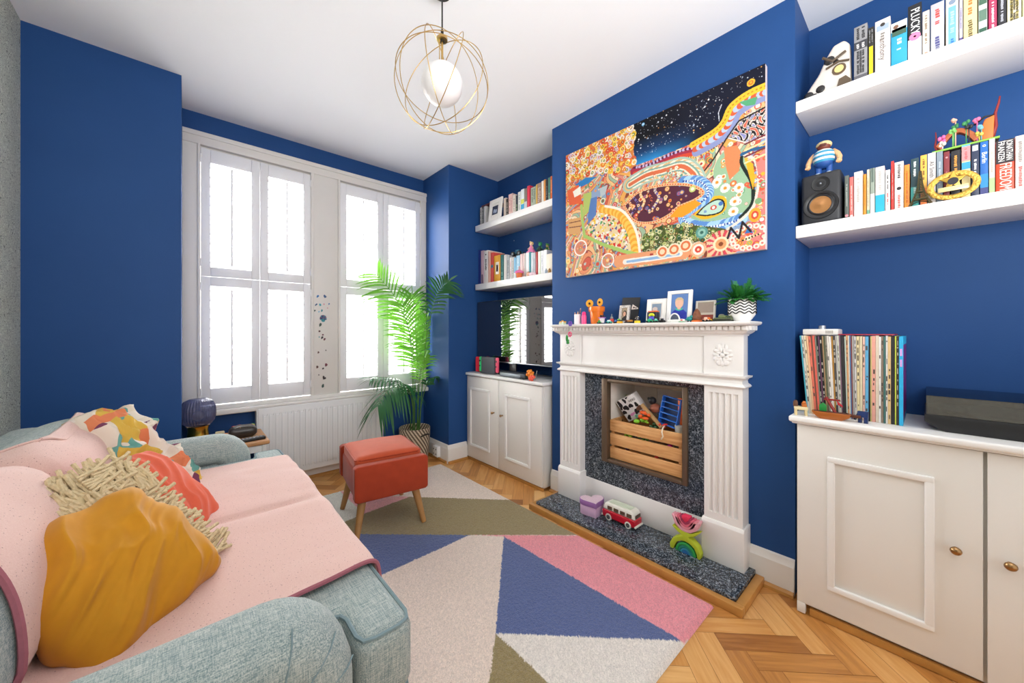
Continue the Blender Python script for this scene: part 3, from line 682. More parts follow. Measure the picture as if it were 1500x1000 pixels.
frond([(-.01,.02,.0),(.02,.03,.4),(.07,.02,.75),(.12,.0,1.02)],.48,.24,LEAFL,5,16,.0075,.3,Vector((0,-1,0)))
frond([(-.03,-.02,.0),(-.06,-.08,.28),(-.16,-.16,.47),(-.32,-.24,.47),(-.44,-.30,.36)],.34,.30,LEAFD,6,18,.0095,.9)
frond([(-.03,.02,.0),(-.06,-.02,.30),(-.18,-.06,.50),(-.40,-.10,.545)],.42,.26,LEAFD,7,16,.0085,.5)
frond([(.01,-.03,.0),(.0,-.07,.32),(-.01,-.12,.55),(.0,-.18,.68)],.55,.20,LEAFL,8,12,.0065,.4,Vector((0,-1,.3)))
frond([(.03,.01,.0),(.06,-.02,.3),(.10,-.06,.47),(.12,-.12,.50)],.55,.15,LEAFD,9,12,.009,.5)
# ---------------------------------------------------------------- pendant lamp
LX,LY,LZ=.782,1.312,2.118
t=thing('pendant_light','round brass wire cage pendant with a white globe hanging on a black cord','lamp',(LX,LY,LZ))
mb=MB(); mb.cyl((0,0,.20),(0,0,H-LZ-.02),.0032,n=8); mb.lathe([(0,H-LZ-.03),(.035,H-LZ-.028),(.05,H-LZ-.005),(.05,H-LZ)],24); mb.build('cord',M('#1a1a1a',.5),t)
mb=MB(); mb.lathe([(0,.165),(.010,.165),(.012,.178),(.012,.186),(.006,.190),(.006,.212),(0,.214)],16); mb.build('socket',M('#2a241c',.4,metal=.6),t)
BW=M('#c9a86a',.28,metal=1,var=.04)
mb=MB(); R=.188
ax=Vector((.10,-.10,1)).normalized(); e1=ax.orthogonal().normalized(); e2=ax.cross(e1)
def ring(nrm,r,th=.0017):
    a=nrm.orthogonal().normalized(); b=nrm.cross(a); mb.tube([a*(r*math.cos(2*PI*k/64))+b*(r*math.sin(2*PI*k/64)) for k in range(64)],th,6,True)
for k in range(5):
    a=PI*k/5+.25; d=e1*math.cos(a)+e2*math.sin(a)+ax*(.28*math.sin(2.1*k+.6)); ring(d.normalized(),R)
ring((ax+e1*.35).normalized(),R)
mb.cyl((0,0,.08),(0,0,.185),.0045,n=10); mb.cyl((-.012,0,.08),(-.012,0,.18),.002,n=6); mb.lathe([(0,.170),(.022,.172),(.022,.182),(0,.185)],18); mb.build('cage',BW,t)
MB().sph((0,0,-.008),.083,n=32).build('globe',M('#eceaea',.35,var=.01,trans=.0),t,smooth=180)
# ---------------------------------------------------------------- side table in the bay and what stands on it
t=thing('side_table','small side table with a wooden top and white legs behind the far sofa arm','side table',(.19,2.80,0))
mb=MB(); mb.box(-.19,.185,-.19,.17,.43,.452,.006,3); mb.build('table_top',M('#c08a58',.45,var=.2,scale=18),t)
mb=MB(); mb.box(-.17,.165,-.17,.15,.385,.425,.004); mb.build('apron',M('#e6e6e4',.4),t)
for sx in (-.165,.158):
    for sy in (-.165,.145): MB().cyl((sx,sy,0),(sx,sy,.43),.013,n=12).build('leg',M('#e6e6e4',.4),t)
t=thing('table_lamp','table lamp with smoky ribbed glass dome and brass base on the side table','lamp',(.052,2.86,.452))
mb=MB(); mb.lathe([(0,0),(.055,0),(.058,.008),(.052,.016),(.048,.07),(.052,.088),(.056,.094),(.0,.096)],32); mb.build('base',M('#c9a548',.25,metal=1),t)
def smoke():
    m,nt,b=_nodes('smoky_glass'); nt.nodes.remove(b); g=N(nt,'ShaderNodeBsdfGlossy'); g.inputs['Roughness'].default_value=.08; tr=N(nt,'ShaderNodeBsdfTransparent'); tr.inputs[0].default_value=(*lin('#b3b6cf'),1)
    df=N(nt,'ShaderNodeBsdfDiffuse'); df.inputs[0].default_value=(*lin('#6a6e94'),1); lw=N(nt,'ShaderNodeLayerWeight'); lw.inputs[0].default_value=.35
    m1=N(nt,'ShaderNodeMixShader'); m1.inputs[0].default_value=.45; nt.links.new(tr.outputs[0],m1.inputs[1]); nt.links.new(df.outputs[0],m1.inputs[2])
    m2=N(nt,'ShaderNodeMixShader'); nt.links.new(lw.outputs['Fresnel'],m2.inputs[0]); nt.links.new(m1.outputs[0],m2.inputs[1]); nt.links.new(g.outputs[0],m2.inputs[2]); nt.links.new(m2.outputs[0],nt.nodes['Material Output'].inputs[0]); return m
mb=MB(); pr=[(.030,.096),(.060,.102),(.077,.125),(.082,.16),(.080,.205),(.066,.238),(.038,.252),(0,.255)]
def dome(a,b):
    an=2*PI*a; q=b*(len(pr)-1); i=min(int(q),len(pr)-2); f=q-i; r=pr[i][0]*(1-f)+pr[i+1][0]*f; z=pr[i][1]*(1-f)+pr[i+1][1]*f; r*=1+.035*math.cos(an*34); return (r*math.cos(an),r*math.sin(an),z)
mb.grid(dome,204,28,True); mb.build('shade',smoke(),t,smooth=180)
MB().sph((0,0,.15),.028,n=16).build('bulb',M('#e9dcc0',.3),t,smooth=180)
o=MB(); o.bm(soft_box(-.07,.07,-.05,.05,0,.055,.024,(0,0,.012),3,.006,10)); sw=o.build('sweet_packet',M('#3a3430',.3),smooth=180,loc=(.262,2.80,.4585))
tag(sw,'shiny dark sweet packet with red, green and white print on the side table','packet')
r=random.Random(2)
for k,c in enumerate(('#c23b34','#5f9a48','#e0dfd8','#d8b23c','#a6352f')):
    p=MB()
    for q in range(3): p.sph((r.uniform(-.05,.05),r.uniform(-.04,.03),.058+r.uniform(-.002,.004)),.011,(1.3,1,.35),8)
    p.build('print',M(c,.35),sw,smooth=180)
o=MB(); o.box(-.075,.075,-.02,.02,0,.018,.006,3); rc=o.build('remote_control',M('#17181b',.45),loc=(.285,2.665,.452)); rc.rotation_euler=(0,0,math.radians(8)); tag(rc,'black remote control lying on the front edge of the side table','remote control')
b=MB()
for i in range(7):
    for j in range(2): b.box(-.06+.018*i,-.05+.018*i,-.012+.016*j,-.002+.016*j,.018,.021,.001)
b.build('buttons',M('#8b8d92',.5),rc)
t=thing('toy_car','small orange toy car beside the lamp on the side table','toy',(.15,2.84,.452))
MB().box(-.045,.045,-.02,.02,.008,.028,.008,3).build('body',M('#e08a35',.4),t)
mb=MB(); mb.box(-.02,.025,-.018,.018,.028,.045,.006,3); mb.build('cabin',M('#d9c9a2',.4),t)
mb=MB()
for sx in (-.028,.028): mb.cyl((sx,-.022,.01),(sx,.022,.01),.01,n=12)
mb.build('wheels',BLACK,t)

# ---------------------------------------------------------------- shelves
def shelf(name,label,y0,y1,z0,z1,x0=1.905,x1=2.18):
    mb=MB(); mb.box(x0,x1,y0,y1,z0,z1,.002); o=mb.build(name,GLOSSW); return tag(o,label,'shelf')
shelf('wall_shelf','thick white floating shelf high in the right alcove holding tall novels',-.75,.362,2.011,2.060)
shelf('wall_shelf','thick white floating shelf in the right alcove holding the loudspeaker and books',-.75,.362,1.490,1.541)
shelf('wall_shelf','upper white floating shelf in the alcove above the television',1.724,2.636,1.980,2.031)
shelf('wall_shelf','lower white floating shelf in the alcove directly above the television',1.724,2.636,1.466,1.517)
MIRR=basis((0,0,0),(0,0,-1),(0,-1,0),(-1,0,0))
ORD=['first','second','third','fourth','fifth','sixth','seventh','eighth','ninth','tenth','eleventh','twelfth','thirteenth','fourteenth','fifteenth','sixteenth','seventeenth','eighteenth','nineteenth','twentieth','twenty-first','twenty-second','twenty-third','twenty-fourth']
def bars(mb,w,h,zc,ln,r,x=-.0006,rows=1):
    """small unreadable lettering as strokes down the spine"""
    for row in range(rows):
        z=zc+ln/2; yy=0 if rows==1 else (-.2+.4*row/(rows-1))*w
        s=w*.30/rows**.6
        while z>zc-ln/2:
            k=s*r.uniform(.35,.8)
            if r.random()<.85: mb.box(x,-.0001,yy-s*r.uniform(.35,.6),yy+s*r.uniform(.35,.6),z-k,z,0)
            z-=k+s*.28
def book(yh,yl,h,X,z,depth,col,label,group,deco=(),seed=0,lean=0,rnd=False):
    g=.0004; w=max(.0035,(yh-yl)-2*g); t=thing('book',label,'book',(X,(yh+yl)/2,z+.0003),group=group)
    c=M(col,.45,var=.05,scale=20); b=min(.0016,w*.2)
    mb=MB()
    if rnd:
        n=10; mb.prism([(depth,-w/2)]+[(w*.32*(1-math.sin(PI*k/n)),-w/2*math.cos(PI*k/n)) for k in range(n+1)]+[(depth,w/2)],0,h,'z')
        f0=0
    else:
        mb.box(0,.003,-w/2,w/2,0,h,b*.6); mb.box(.001,depth,-w/2,-w/2+b,0,h); mb.box(.001,depth,w/2-b,w/2,0,h)
    mb.build('cover',c,t,smooth=50)
    if w>.004 and not rnd: MB().box(.003,depth-.003,-w/2+b,w/2-b,.003,h-.003).build('pages',PAGES,t,smooth=0)
    r=random.Random(seed)
    for d in deco:
        k=d[0]
        if k=='band':
            q=MB(); q.box(-.0005,.0002,-w/2*(d[4] if len(d)>4 else .985),w/2*(d[4] if len(d)>4 else .985),h*d[1],h*d[2]); q.build('spine_panel',M(d[3],.45),t,smooth=0)
        elif k=='bars':
            q=MB(); bars(q,w,h,h*d[1],h*d[2],r,-.0011,d[4] if len(d)>4 else 1); q.build('title',M(d[3],.5),t,smooth=0)
        elif k=='text':
            s,zc,ln,hexc=d[1:5]; yo=d[6]*w if len(d)>6 else 0; size=min(w*(d[5] if len(d)>5 else .8),.05)
            text(s,size,M(hexc,.5),t,Matrix.Translation((-.0011,yo,h*zc))@MIRR,'title',.0004,fit=h*ln)
        elif k=='disc':
            q=MB(); q.cyl((-.0012,d[4]*w if len(d)>4 else 0,h*d[1]),(-.0002,d[4]*w if len(d)>4 else 0,h*d[1]),w*d[2],n=20); q.build('emblem',M(d[3],.5),t)
    return t
def row(data,X,z,depth,where,group):
    for i,d in enumerate(data):
        yh,yl,h,col,desc=d[:5]; deco=d[5] if len(d)>5 else (); dx=d[6] if len(d)>6 else 0
        book(yh,yl,h,X+dx,z,depth-dx,col,'%s, %s book on the %s'%(desc,ORD[i],where),group,deco,i+len(where)*3,rnd=(len(d)>7))
row([(0.186, 0.148, 0.215, '#8f8e90', 'grey and black patchwork spine with rounded back', [('band', 0, 0.12, '#5c5a60'), ('band', 0.58, 0.72, '#3a3a40'), ('bars', 0.35, 0.4, '#1b1b1e', 3), ('bars', 0.62, 0.12, '#d6d4d4', 2), ('bars', 0.86, 0.2, '#2b2b2e', 2)], 0), (0.147, 0.13, 0.19, '#26241f', 'black spine with a bright yellow lower strip', [('band', 0.03, 0.62, '#f2d414', 0.62), ('bars', 0.82, 0.25, '#8d8d90', 2)]), (0.128, 0.087, 0.201, '#e6dcd9', 'off-white green-edged spine with small portrait', [('band', 0.8, 0.9, '#9fb0c4', 0.8), ('disc', 0.9, 0.16, '#3b3530'), ('text', 'anthony', 0.45, 0.4, '#7b736b', 0.62), ('bars', 0.7, 0.1, '#8b857e')]), (0.086, 0.045, 0.167, '#2aa0d2', 'bright blue spine with a photo panel above', [('band', 0.8, 0.995, '#e8ecec'), ('band', 0.7, 0.86, '#3c5c4a', 0.9), ('disc', 0.9, 0.17, '#7f5a46', 0.2), ('bars', 0.5, 0.25, '#bfe3f2')]), (0.044, 0.01, 0.203, '#17171b', 'black and white spine with a pink ring', [('band', 0, 0.4, '#efeceb'), ('text', 'PLUCKY', 0.7, 0.44, '#f4f4f2', 0.92), ('disc', 0.435, 0.42, '#ee7fa8'), ('disc', 0.435, 0.1, '#4a1f33'), ('bars', 0.2, 0.3, '#f0cdd4')], 0), (0.009, -0.008, 0.162, '#e2d2bd', 'narrow cream spine with a small orange emblem', [('bars', 0.6, 0.6, '#8c7a68'), ('disc', 0.07, 0.32, '#c2703a')]), (-0.01, -0.041, 0.173, '#b9b9be', 'silver grey spine with red lettering and purple edge', [('bars', 0.72, 0.3, '#e2413c'), ('bars', 0.2, 0.25, '#4c4c86')]), (-0.044, -0.072, 0.174, '#efe0c9', 'cream spine with a wide sky blue panel', [('band', 0.0, 0.8, '#72aedb', 0.62), ('disc', 0.88, 0.28, '#7d8da4'), ('bars', 0.5, 0.4, '#a8d0ea'), ('bars', 0.12, 0.1, '#2f78bd')]), (-0.073, -0.081, 0.175, '#c3bdd3', 'thin lilac spine with a purple foot', [('band', 0, 0.12, '#5a4b84'), ('bars', 0.5, 0.4, '#8f88a8')]), (-0.082, -0.111, 0.17, '#ecd99a', 'pale yellow spine with orange and black lettering', [('bars', 0.66, 0.26, '#f47a3c'), ('bars', 0.9, 0.12, '#4f5570', 2), ('bars', 0.25, 0.3, '#6b5b34')]), (-0.113, -0.131, 0.166, '#dfe6dd', 'white spine with dark green leafy pictures', [('band', 0.02, 0.16, '#2f5a45', 0.9), ('band', 0.3, 0.52, '#5c7a68', 0.9), ('band', 0.62, 0.98, '#41644f', 0.9)]), (-0.133, -0.15, 0.17, '#a83358', 'raspberry red spine with white lettering', [('bars', 0.32, 0.5, '#f3dbe2'), ('band', 0.7, 0.95, '#c23a7a', 0.3)]), (-0.151, -0.168, 0.166, '#232228', 'black spine with small grey lettering', [('bars', 0.35, 0.45, '#b9b9c2')]), (-0.169, -0.196, 0.162, '#e3d7b4', 'gold and ivory spine covered in black brush strokes', [('bars', 0.5, 0.9, '#3a3327', 3), ('bars', 0.5, 0.9, '#9a8a3c', 2)]), (-0.197, -0.22, 0.155, '#d9df9f', 'pale green spine at the frame edge', [('bars', 0.5, 0.5, '#8b9158')])],1.935,2.060,.165,'right top shelf','novels on the right alcove top shelf')
# pale painted ornament leaning in the corner of the top shelf
t=thing('ornament','pale painted figure ornament with black spots leaning beside the books on the top shelf','ornament',(1.945,.26,2.0605),0)
mb=MB(); mb.prism([(.085,0),(.088,.018),(.07,.045),(.035,.095),(.012,.15),(-.012,.190),(-.045,.195),(-.062,.17),(-.064,.06),(-.066,0)],0,.05,'x',.010,3); mb.build('body',M('#d8cfc6',.4,var=.12,scale=25),t)
for y,z,r in ((.066,.022,.018),(.028,.034,.016),(.0,.135,.018),(-.02,.12,.010),(.048,.012,.014)): mb=MB(); mb.sph((.001,y,z),r,(.35,1,1),12); mb.build('spot',M('#23201f',.3),t,smooth=180)
mb=MB(); mb.cyl((-.004,-.03,.085),(.004,-.03,.085),.021,n=24); mb.build('rim',M('#5d4a34',.4),t)
mb=MB(); mb.cyl((-.006,-.03,.085),(.0,-.03,.085),.014,n=24); mb.build('disc',M('#e9d489',.3,metal=.4),t)
mb=MB(); mb.tube([(-.003,.02,.155),(-.005,-.01,.125),(-.004,-.05,.145)],.005,6); mb.tube([(-.003,.01,.105),(-.005,-.03,.115),(-.004,-.06,.105)],.004,6); mb.prism([(-.02,.0),(-.064,.0),(-.064,.03),(-.05,.05),(-.03,.045)],-.004,.002,'x'); mb.build('strap',M('#5a4a38',.5),t)
# middle shelf
row([(0.213, 0.2, 0.171, '#5b625c', 'dark grey-green spine with white dots', [('bars', 0.55, 0.5, '#aab0aa'), ('disc', 0.08, 0.4, '#d98a92')]), (0.199, 0.187, 0.161, '#e06a63', 'coral pink narrow spine', [('bars', 0.5, 0.6, '#f3c2bc'), ('disc', 0.06, 0.35, '#f4dcd8')]), (0.186, 0.161, 0.176, '#ddd6d0', 'plain pale grey spine', [('bars', 0.6, 0.5, '#b7b0aa')]), (0.16, 0.151, 0.16, '#e08c24', 'mustard orange narrow spine', [('bars', 0.5, 0.5, '#c3741a')]), (0.15, 0.142, 0.175, '#ddd0b0', 'thin cream spine with a green foot', [('band', 0, 0.12, '#6fa287'), ('bars', 0.5, 0.6, '#a99c7c')]), (0.141, 0.128, 0.176, '#8f9a8d', 'grey-green spine fading to white', [('band', 0, 0.45, '#dcdcd6'), ('band', 0.7, 1, '#5d6b62', 0.5)]), (0.127, 0.102, 0.175, '#e2dad4', 'white spine with a turquoise block at the foot', [('band', 0.03, 0.4, '#27a7cb'), ('bars', 0.7, 0.4, '#b9b2ac')]), (0.101, 0.088, 0.156, '#efebe7', 'white spine with dark and red title', [('bars', 0.7, 0.35, '#3b3337'), ('bars', 0.3, 0.3, '#c94848')]), (0.086, 0.078, 0.184, '#e2332c', 'thin tall scarlet spine', [('bars', 0.5, 0.5, '#f0a29c')]), (0.077, 0.054, 0.176, '#efe2da', 'white spine with a black squiggle and red lettering', [('bars', 0.8, 0.28, '#4d4446'), ('disc', 0.45, 0.26, '#2a2326'), ('disc', 0.5, 0.14, '#efe2da'), ('bars', 0.2, 0.3, '#e0625c')]), (0.053, 0.039, 0.159, '#ee8a30', 'orange spine', [('bars', 0.5, 0.7, '#b85f18')]), (0.037, 0.017, 0.175, '#27434a', 'black to teal spine with white lettering', [('band', 0, 0.42, '#3d9a94'), ('bars', 0.78, 0.3, '#e6ebea'), ('bars', 0.28, 0.3, '#d2ece8')]), (0.014, -0.002, 0.179, '#f0b24a', 'yellow to orange spine', [('band', 0, 0.35, '#ee8448'), ('bars', 0.72, 0.4, '#6a4a26')]), (-0.003, -0.022, 0.18, '#d9d2cf', 'light grey spine lettered in grey', [('text', 'Ali Smith', 0.68, 0.5, '#6c6866', 0.85), ('bars', 0.22, 0.25, '#a8a2a0')]), (-0.023, -0.038, 0.178, '#7f8c98', 'slate grey-blue spine', [('bars', 0.6, 0.5, '#b8c2ca')]), (-0.039, -0.053, 0.172, '#7c2b31', 'maroon spine', [('bars', 0.4, 0.4, '#b0727a'), ('disc', 0.88, 0.2, '#c79a9a')]), (-0.055, -0.076, 0.169, '#1d1c20', 'black spine with orange lettering', [('bars', 0.62, 0.55, '#e39a3e')]), (-0.078, -0.097, 0.179, '#e0ce94', 'pink, blue and straw coloured spine', [('band', 0.7, 0.97, '#d98a8c'), ('band', 0.55, 0.68, '#2f94c4'), ('band', 0.97, 1, '#5fb2d6'), ('bars', 0.83, 0.2, '#b8585c')]), (-0.098, -0.115, 0.177, '#28324c', 'dark navy spine with bold white lettering', [('band', 0.86, 0.96, '#d5d9e2', 0.7), ('bars', 0.55, 0.3, '#f2f3f5'), ('bars', 0.3, 0.2, '#c3c8d4')]), (-0.116, -0.133, 0.176, '#1d63b2', 'royal blue travel guide spine lettered in white', [('band', 0, 0.15, '#3a3f78'), ('text', 'Berlin', 0.7, 0.32, '#f2f5fa', 0.95), ('disc', 0.92, 0.22, '#e4ecf7'), ('disc', 0.92, 0.12, '#1d63b2'), ('band', 0.15, 0.4, '#2788c4')]), (-0.134, -0.146, 0.179, '#e3dcd2', 'pale spine with a green foot', [('band', 0, 0.3, '#a8c489'), ('bars', 0.6, 0.4, '#b7aea2')]), (-0.147, -0.183, 0.165, '#f0431f', 'thick red-orange and black spine lettered in white', [('band', 0.56, 1, '#241c20'), ('text', 'JONATHAN', 0.79, 0.38, '#f4f1ee', 0.5, -0.22), ('text', 'FRANZEN', 0.79, 0.38, '#f4f1ee', 0.5, 0.22), ('text', 'FREEDOM', 0.3, 0.5, '#f7e3da', 0.95)]), (-0.184, -0.215, 0.168, '#e6d5cb', 'cream spine with grey and red lettering', [('bars', 0.72, 0.4, '#8d8583', 2), ('bars', 0.25, 0.35, '#d95c58', 2)])],1.935,1.541,.155,'right middle shelf','books on the right alcove middle shelf')
# loudspeaker
t=thing('loudspeaker','black bookshelf loudspeaker with a copper cone at the left end of the middle shelf','loudspeaker',(1.925,.282,1.541))
mb=MB(); mb.box(0,.17,-.060,.066,.001,.205,.012,3); mb.build('cabinet',M('#26272b',.5,var=.05),t)
mb=MB(); 
mb.lathe([(.0,.0),(.0,.0)],4) if False else None
def conex(mb,c,prof,n=36):
    vs=[];fs=[];k=len(prof)
    for r,x in prof:
        for i in range(n): a=2*PI*i/n; vs.append((c[0]+x,c[1]+r*math.cos(a),c[2]+r*math.sin(a)))
    for j in range(k-1):
        for i in range(n): fs.append([j*n+i,j*n+(i+1)%n,(j+1)*n+(i+1)%n,(j+1)*n+i])
    fs.append([(k-1)*n+i for i in range(n)]); mb.add(vs,fs)
conex(mb,(0,.003,.075),[(.057,.001),(.055,-.004),(.047,-.004),(.042,.0),(.037,-.003),(.033,-.001)]); mb.build('woofer_surround',M('#17171a',.45),t)
mb=MB(); conex(mb,(0,.003,.075),[(.034,-.0015),(.02,-.001),(.006,-.0025),(.001,-.003)]); mb.build('woofer_cone',M('#c9905f',.28,metal=1,var=.15,scale=60),t)
mb=MB(); conex(mb,(0,.003,.160),[(.030,.001),(.028,-.003),(.016,.0005),(.009,-.001)]); mb.build('tweeter',M('#151517',.4),t)
mb=MB(); mb.sph((-.001,.003,.160),.005,(1,1,1),12); mb.build('tweeter_dome',M('#8b8f94',.3,metal=.8),t,smooth=180)
# toy figure on the loudspeaker, seen with its back turned
t=thing('toy_figure','toy figure in a blue and white striped shirt and blue trousers standing on the loudspeaker','toy',(1.965,.280,1.7465))
SK=M('#e2b07e',.5)
mb=MB()
for s in (-1,1): mb.lathe([(0,.0),(.010,.0),(.011,.012),(.011,.030),(.013,.036)],14,(0,s*.017,0))
mb.lathe([(0,.026),(.020,.028),(.031,.038),(.033,.046),(.031,.05)],22); mb.build('trousers',M('#23519a',.5),t)
mb=MB()
for s in (-1,1): mb.sph((-.004,s*.017,.004),.010,(1.5,1,.5),10)
mb.build('shoe',M('#c9d8e6',.5),t,smooth=180)
for i in range(6):
    z0=.046+i*.0088; pf=lambda z:.033+.003*math.sin((z-.046)/.053*PI)-.010*max(0,(z-.082)/.017)**2
    MB().lathe([(pf(z0),z0),(pf(z0+.0045),z0+.0045),(pf(z0+.0088),z0+.0088)],26).build('shirt_stripe',M(['#2f8fb5','#e6e8e2'][i%2],.55),t)
mb=MB(); mb.lathe([(.024,.0985),(.012,.104),(.0,.105)],20); mb.build('collar',M('#e6e8e2',.55),t)
for s in (-1,1):
    mb=MB(); mb.tube([(0,s*.028,.090),(-.002,s*.043,.074),(-.006,s*.050,.056),(-.012,s*.049,.044)],.0095,10,rf=lambda q:1.05-.15*q); mb.sph((-.013,s*.049,.041),.0105,(1,.9,1.1),10)
    for k in range(4): mb.sph((-.019,s*.049+(k-1.5)*.0045,.036),.0032,(1,1,1.5),6)
    mb.build('arm',SK,t,smooth=180)
mb=MB(); mb.sph((0,0,.118),.021,(1,1.12,.95),18); mb.build('head',M('#7a3b2a',.5),t,smooth=180)
mb=MB(); mb.sph((.002,0,.122),.0225,(1,1.18,.8),18); mb.build('hair',M('#d9c48f',.6),t,smooth=180)
mb=MB(); mb.box(-.026,-.018,-.010,.010,.112,.122,.003); mb.build('beard',M('#5b2b20',.6),t)
# bronze tower model and gold medal in front of the books
t=thing('tower_model','small bronze lattice tower model standing before the yellow spined book','ornament',(1.918,0.014,1.541))
mb=MB()
for sx in (-1,1):
    for sy in (-1,1):
        mb.tube([(sx*.018*1 ,sy*.027,0),(sx*.013,sy*.018,.018),(sx*.008,sy*.010,.045),(sx*.004,sy*.005,.075),(sx*.0012,sy*.0015,.12)],.0022,5)
        for z0,a in ((.006,.024),(.018,.018),(.03,.014)): pass
mb.build('leg',M('#5c5138',.4,metal=.6),t)
mb=MB()
for z,hx in ((.021,.0185),(.047,.0105),(.092,.004)): mb.box(-hx*.8,hx*.8,-hx,hx,z,z+.003)
for k in range(14):
    z=.026+.006*k; q=.016*(1-z/.125)**1.25+.001
    for s in (-1,1): mb.tube([(-q,s*q,z),(q,s*q,z+.005)],.0009,4); mb.tube([(s*q,-q,z),(s*q,q,z+.005)],.0009,4); mb.tube([(s*q,q,z),(s*q,-q,z+.005)],.0009,4)
for s in (-1,1): mb.tube([(s*.016,.022*math.cos(a),.004+.014*math.sin(a)) for a in [PI*k/10 for k in range(11)]],.0015,5)
mb.build('lattice',M('#4c4a30',.4,metal=.6),t)
mb=MB(); mb.cyl((0,0,.118),(0,0,.150),.0012,.0005,n=6); mb.build('spire',M('#5c5138',.4,metal=.6),t)
t=thing('medal','gold wreath medal with a star and a blank plaque propped against the books','medal',(1.913,-0.059,1.5415),0,ry=0)
mb=MB(); cz=.047
def wr(a,b):
    an=2*PI*a; p=2*PI*b; r=.0085*(1+.25*math.sin(an*24+3*math.sin(p)))
    r=.0080+.0010*math.sin(an*30)*math.sin(2*p); return (-.003+.28*r*math.sin(p),(.047+r*math.cos(p))*math.cos(an)*1.06,cz+(.0385+r*math.cos(p))*math.sin(an))
mb.grid(wr,120,10,True); mb.build('wreath',M('#c9a24a',.35,metal=.7,var=.35,scale=160,bump=.4),t,smooth=60)
mb=MB(); mb.prism([((.031 if k%2==0 else .013)*math.sin(PI*k/5),cz+.014+(.034 if k%2==0 else .014)*math.cos(PI*k/5)) for k in range(10)],-.010,-.002,'x',.001); mb.build('star',M('#c79f45',.28,metal=.8),t,smooth=30)
mb=MB(); mb.cyl((-.012,0,cz+.012),(-.009,0,cz+.012),.012,n=24); mb.build('badge',M('#1c1d26',.4),t)
mb=MB(); mb.box(-.014,-.010,-.033,.033,cz-.020,cz-.005,.001); mb.build('plaque',M('#ddcb92',.35,metal=.4),t)
# carved folk boat lying over the tops of the books
by0,by1=-0.008,-0.161
t=thing('folk_boat','colourful carved folk boat with curved red prows and tiny flowers on the books','ornament',(1.965,(by0+by1)/2,1.718+.001),0)
hl=(by0-by1)/2*.93
mb=MB(); mb.prism([(y,.0) for y in (hl,-hl)]+[(-hl,.006),(hl,.006)],-.022,.02,'x',.001); mb.build('hull',M('#2a2622',.5),t,smooth=40)
mb=MB(); mb.tube([(-.023,hl-2*hl*k/20,.004) for k in range(21)],.0035,6); mb.build('rim',M('#8cc84a',.5),t,smooth=180)
A0,A1=hl*.72,-hl*.30; am=lambda q:.012+.044*math.sin(PI*q)
mb=MB(); n=18
mb.prism([(A0+(A1-A0)*k/n,am(k/n)) for k in range(n+1)]+[(A0+.012+(A1-A0-.024)*(n-k)/n,am((n-k)/n)+.014) for k in range(n+1)],-.012,.012,'x',.001); mb.build('arch',M('#a8562a',.5,var=.2,scale=40),t,smooth=40)
for nm,pts,rr in (('small_prow',[(0,hl*.80,.006),(-.003,hl*.90,.03),(0,hl*.86,.055),(0,hl*.88,.08)],.0035),('prow',[(0,-hl*.80,.006),(0,-hl*.92,.05),(0,-hl*.90,.09),(0,-hl*1.0,.122),(0,-hl*1.03,.142)],.005)):
    mb=MB(); mb.tube(pts,rr,6,rf=lambda u:1.1-.7*u); mb.build(nm,M('#8c2626',.45),t,smooth=180)
mb=MB(); mb.prism([(-hl*.42,.006),(-hl*.84,.006),(-hl*.88,.085),(-hl*.60,.078),(-hl*.48,.05)],-.008,.008,'x',.003); mb.build('sail',M('#d9742e',.5),t)
mb=MB(); mb.tube([(0,-hl*.86,.086),(-.002,-hl*.6,.088),(0,-hl*.3,.070)],.003,6); mb.build('ridge',M('#1d1a1a',.5),t,smooth=180)
r=random.Random(5)
for k,(y,z,c) in enumerate(((hl*.66,.030,'#e8e4d6'),(hl*.68,.046,'#e26aa6'),(hl*.30,.078,'#2f7a4a'),(hl*.26,.104,'#f0b49a'),(hl*.34,.066,'#7fc06a'),(-hl*.06,.082,'#3f8a55'),(-hl*.14,.066,'#2d2b2f'),(-hl*.38,.078,'#e46f9a'),(-hl*.50,.052,'#77b6c4'),(-hl*.44,.030,'#d8c85a'))):
    mb=MB()
    for j in range(5): mb.sph((-.012+r.uniform(-.005,.005),y+r.uniform(-.006,.006),z+r.uniform(-.006,.006)),.0050,(1,1,r.uniform(.8,1.4)),8)
    mb.cyl((-.010,y,.010),(-.012,y,z),.0016,n=6); mb.build('flower',M(c,.5),t,smooth=180)
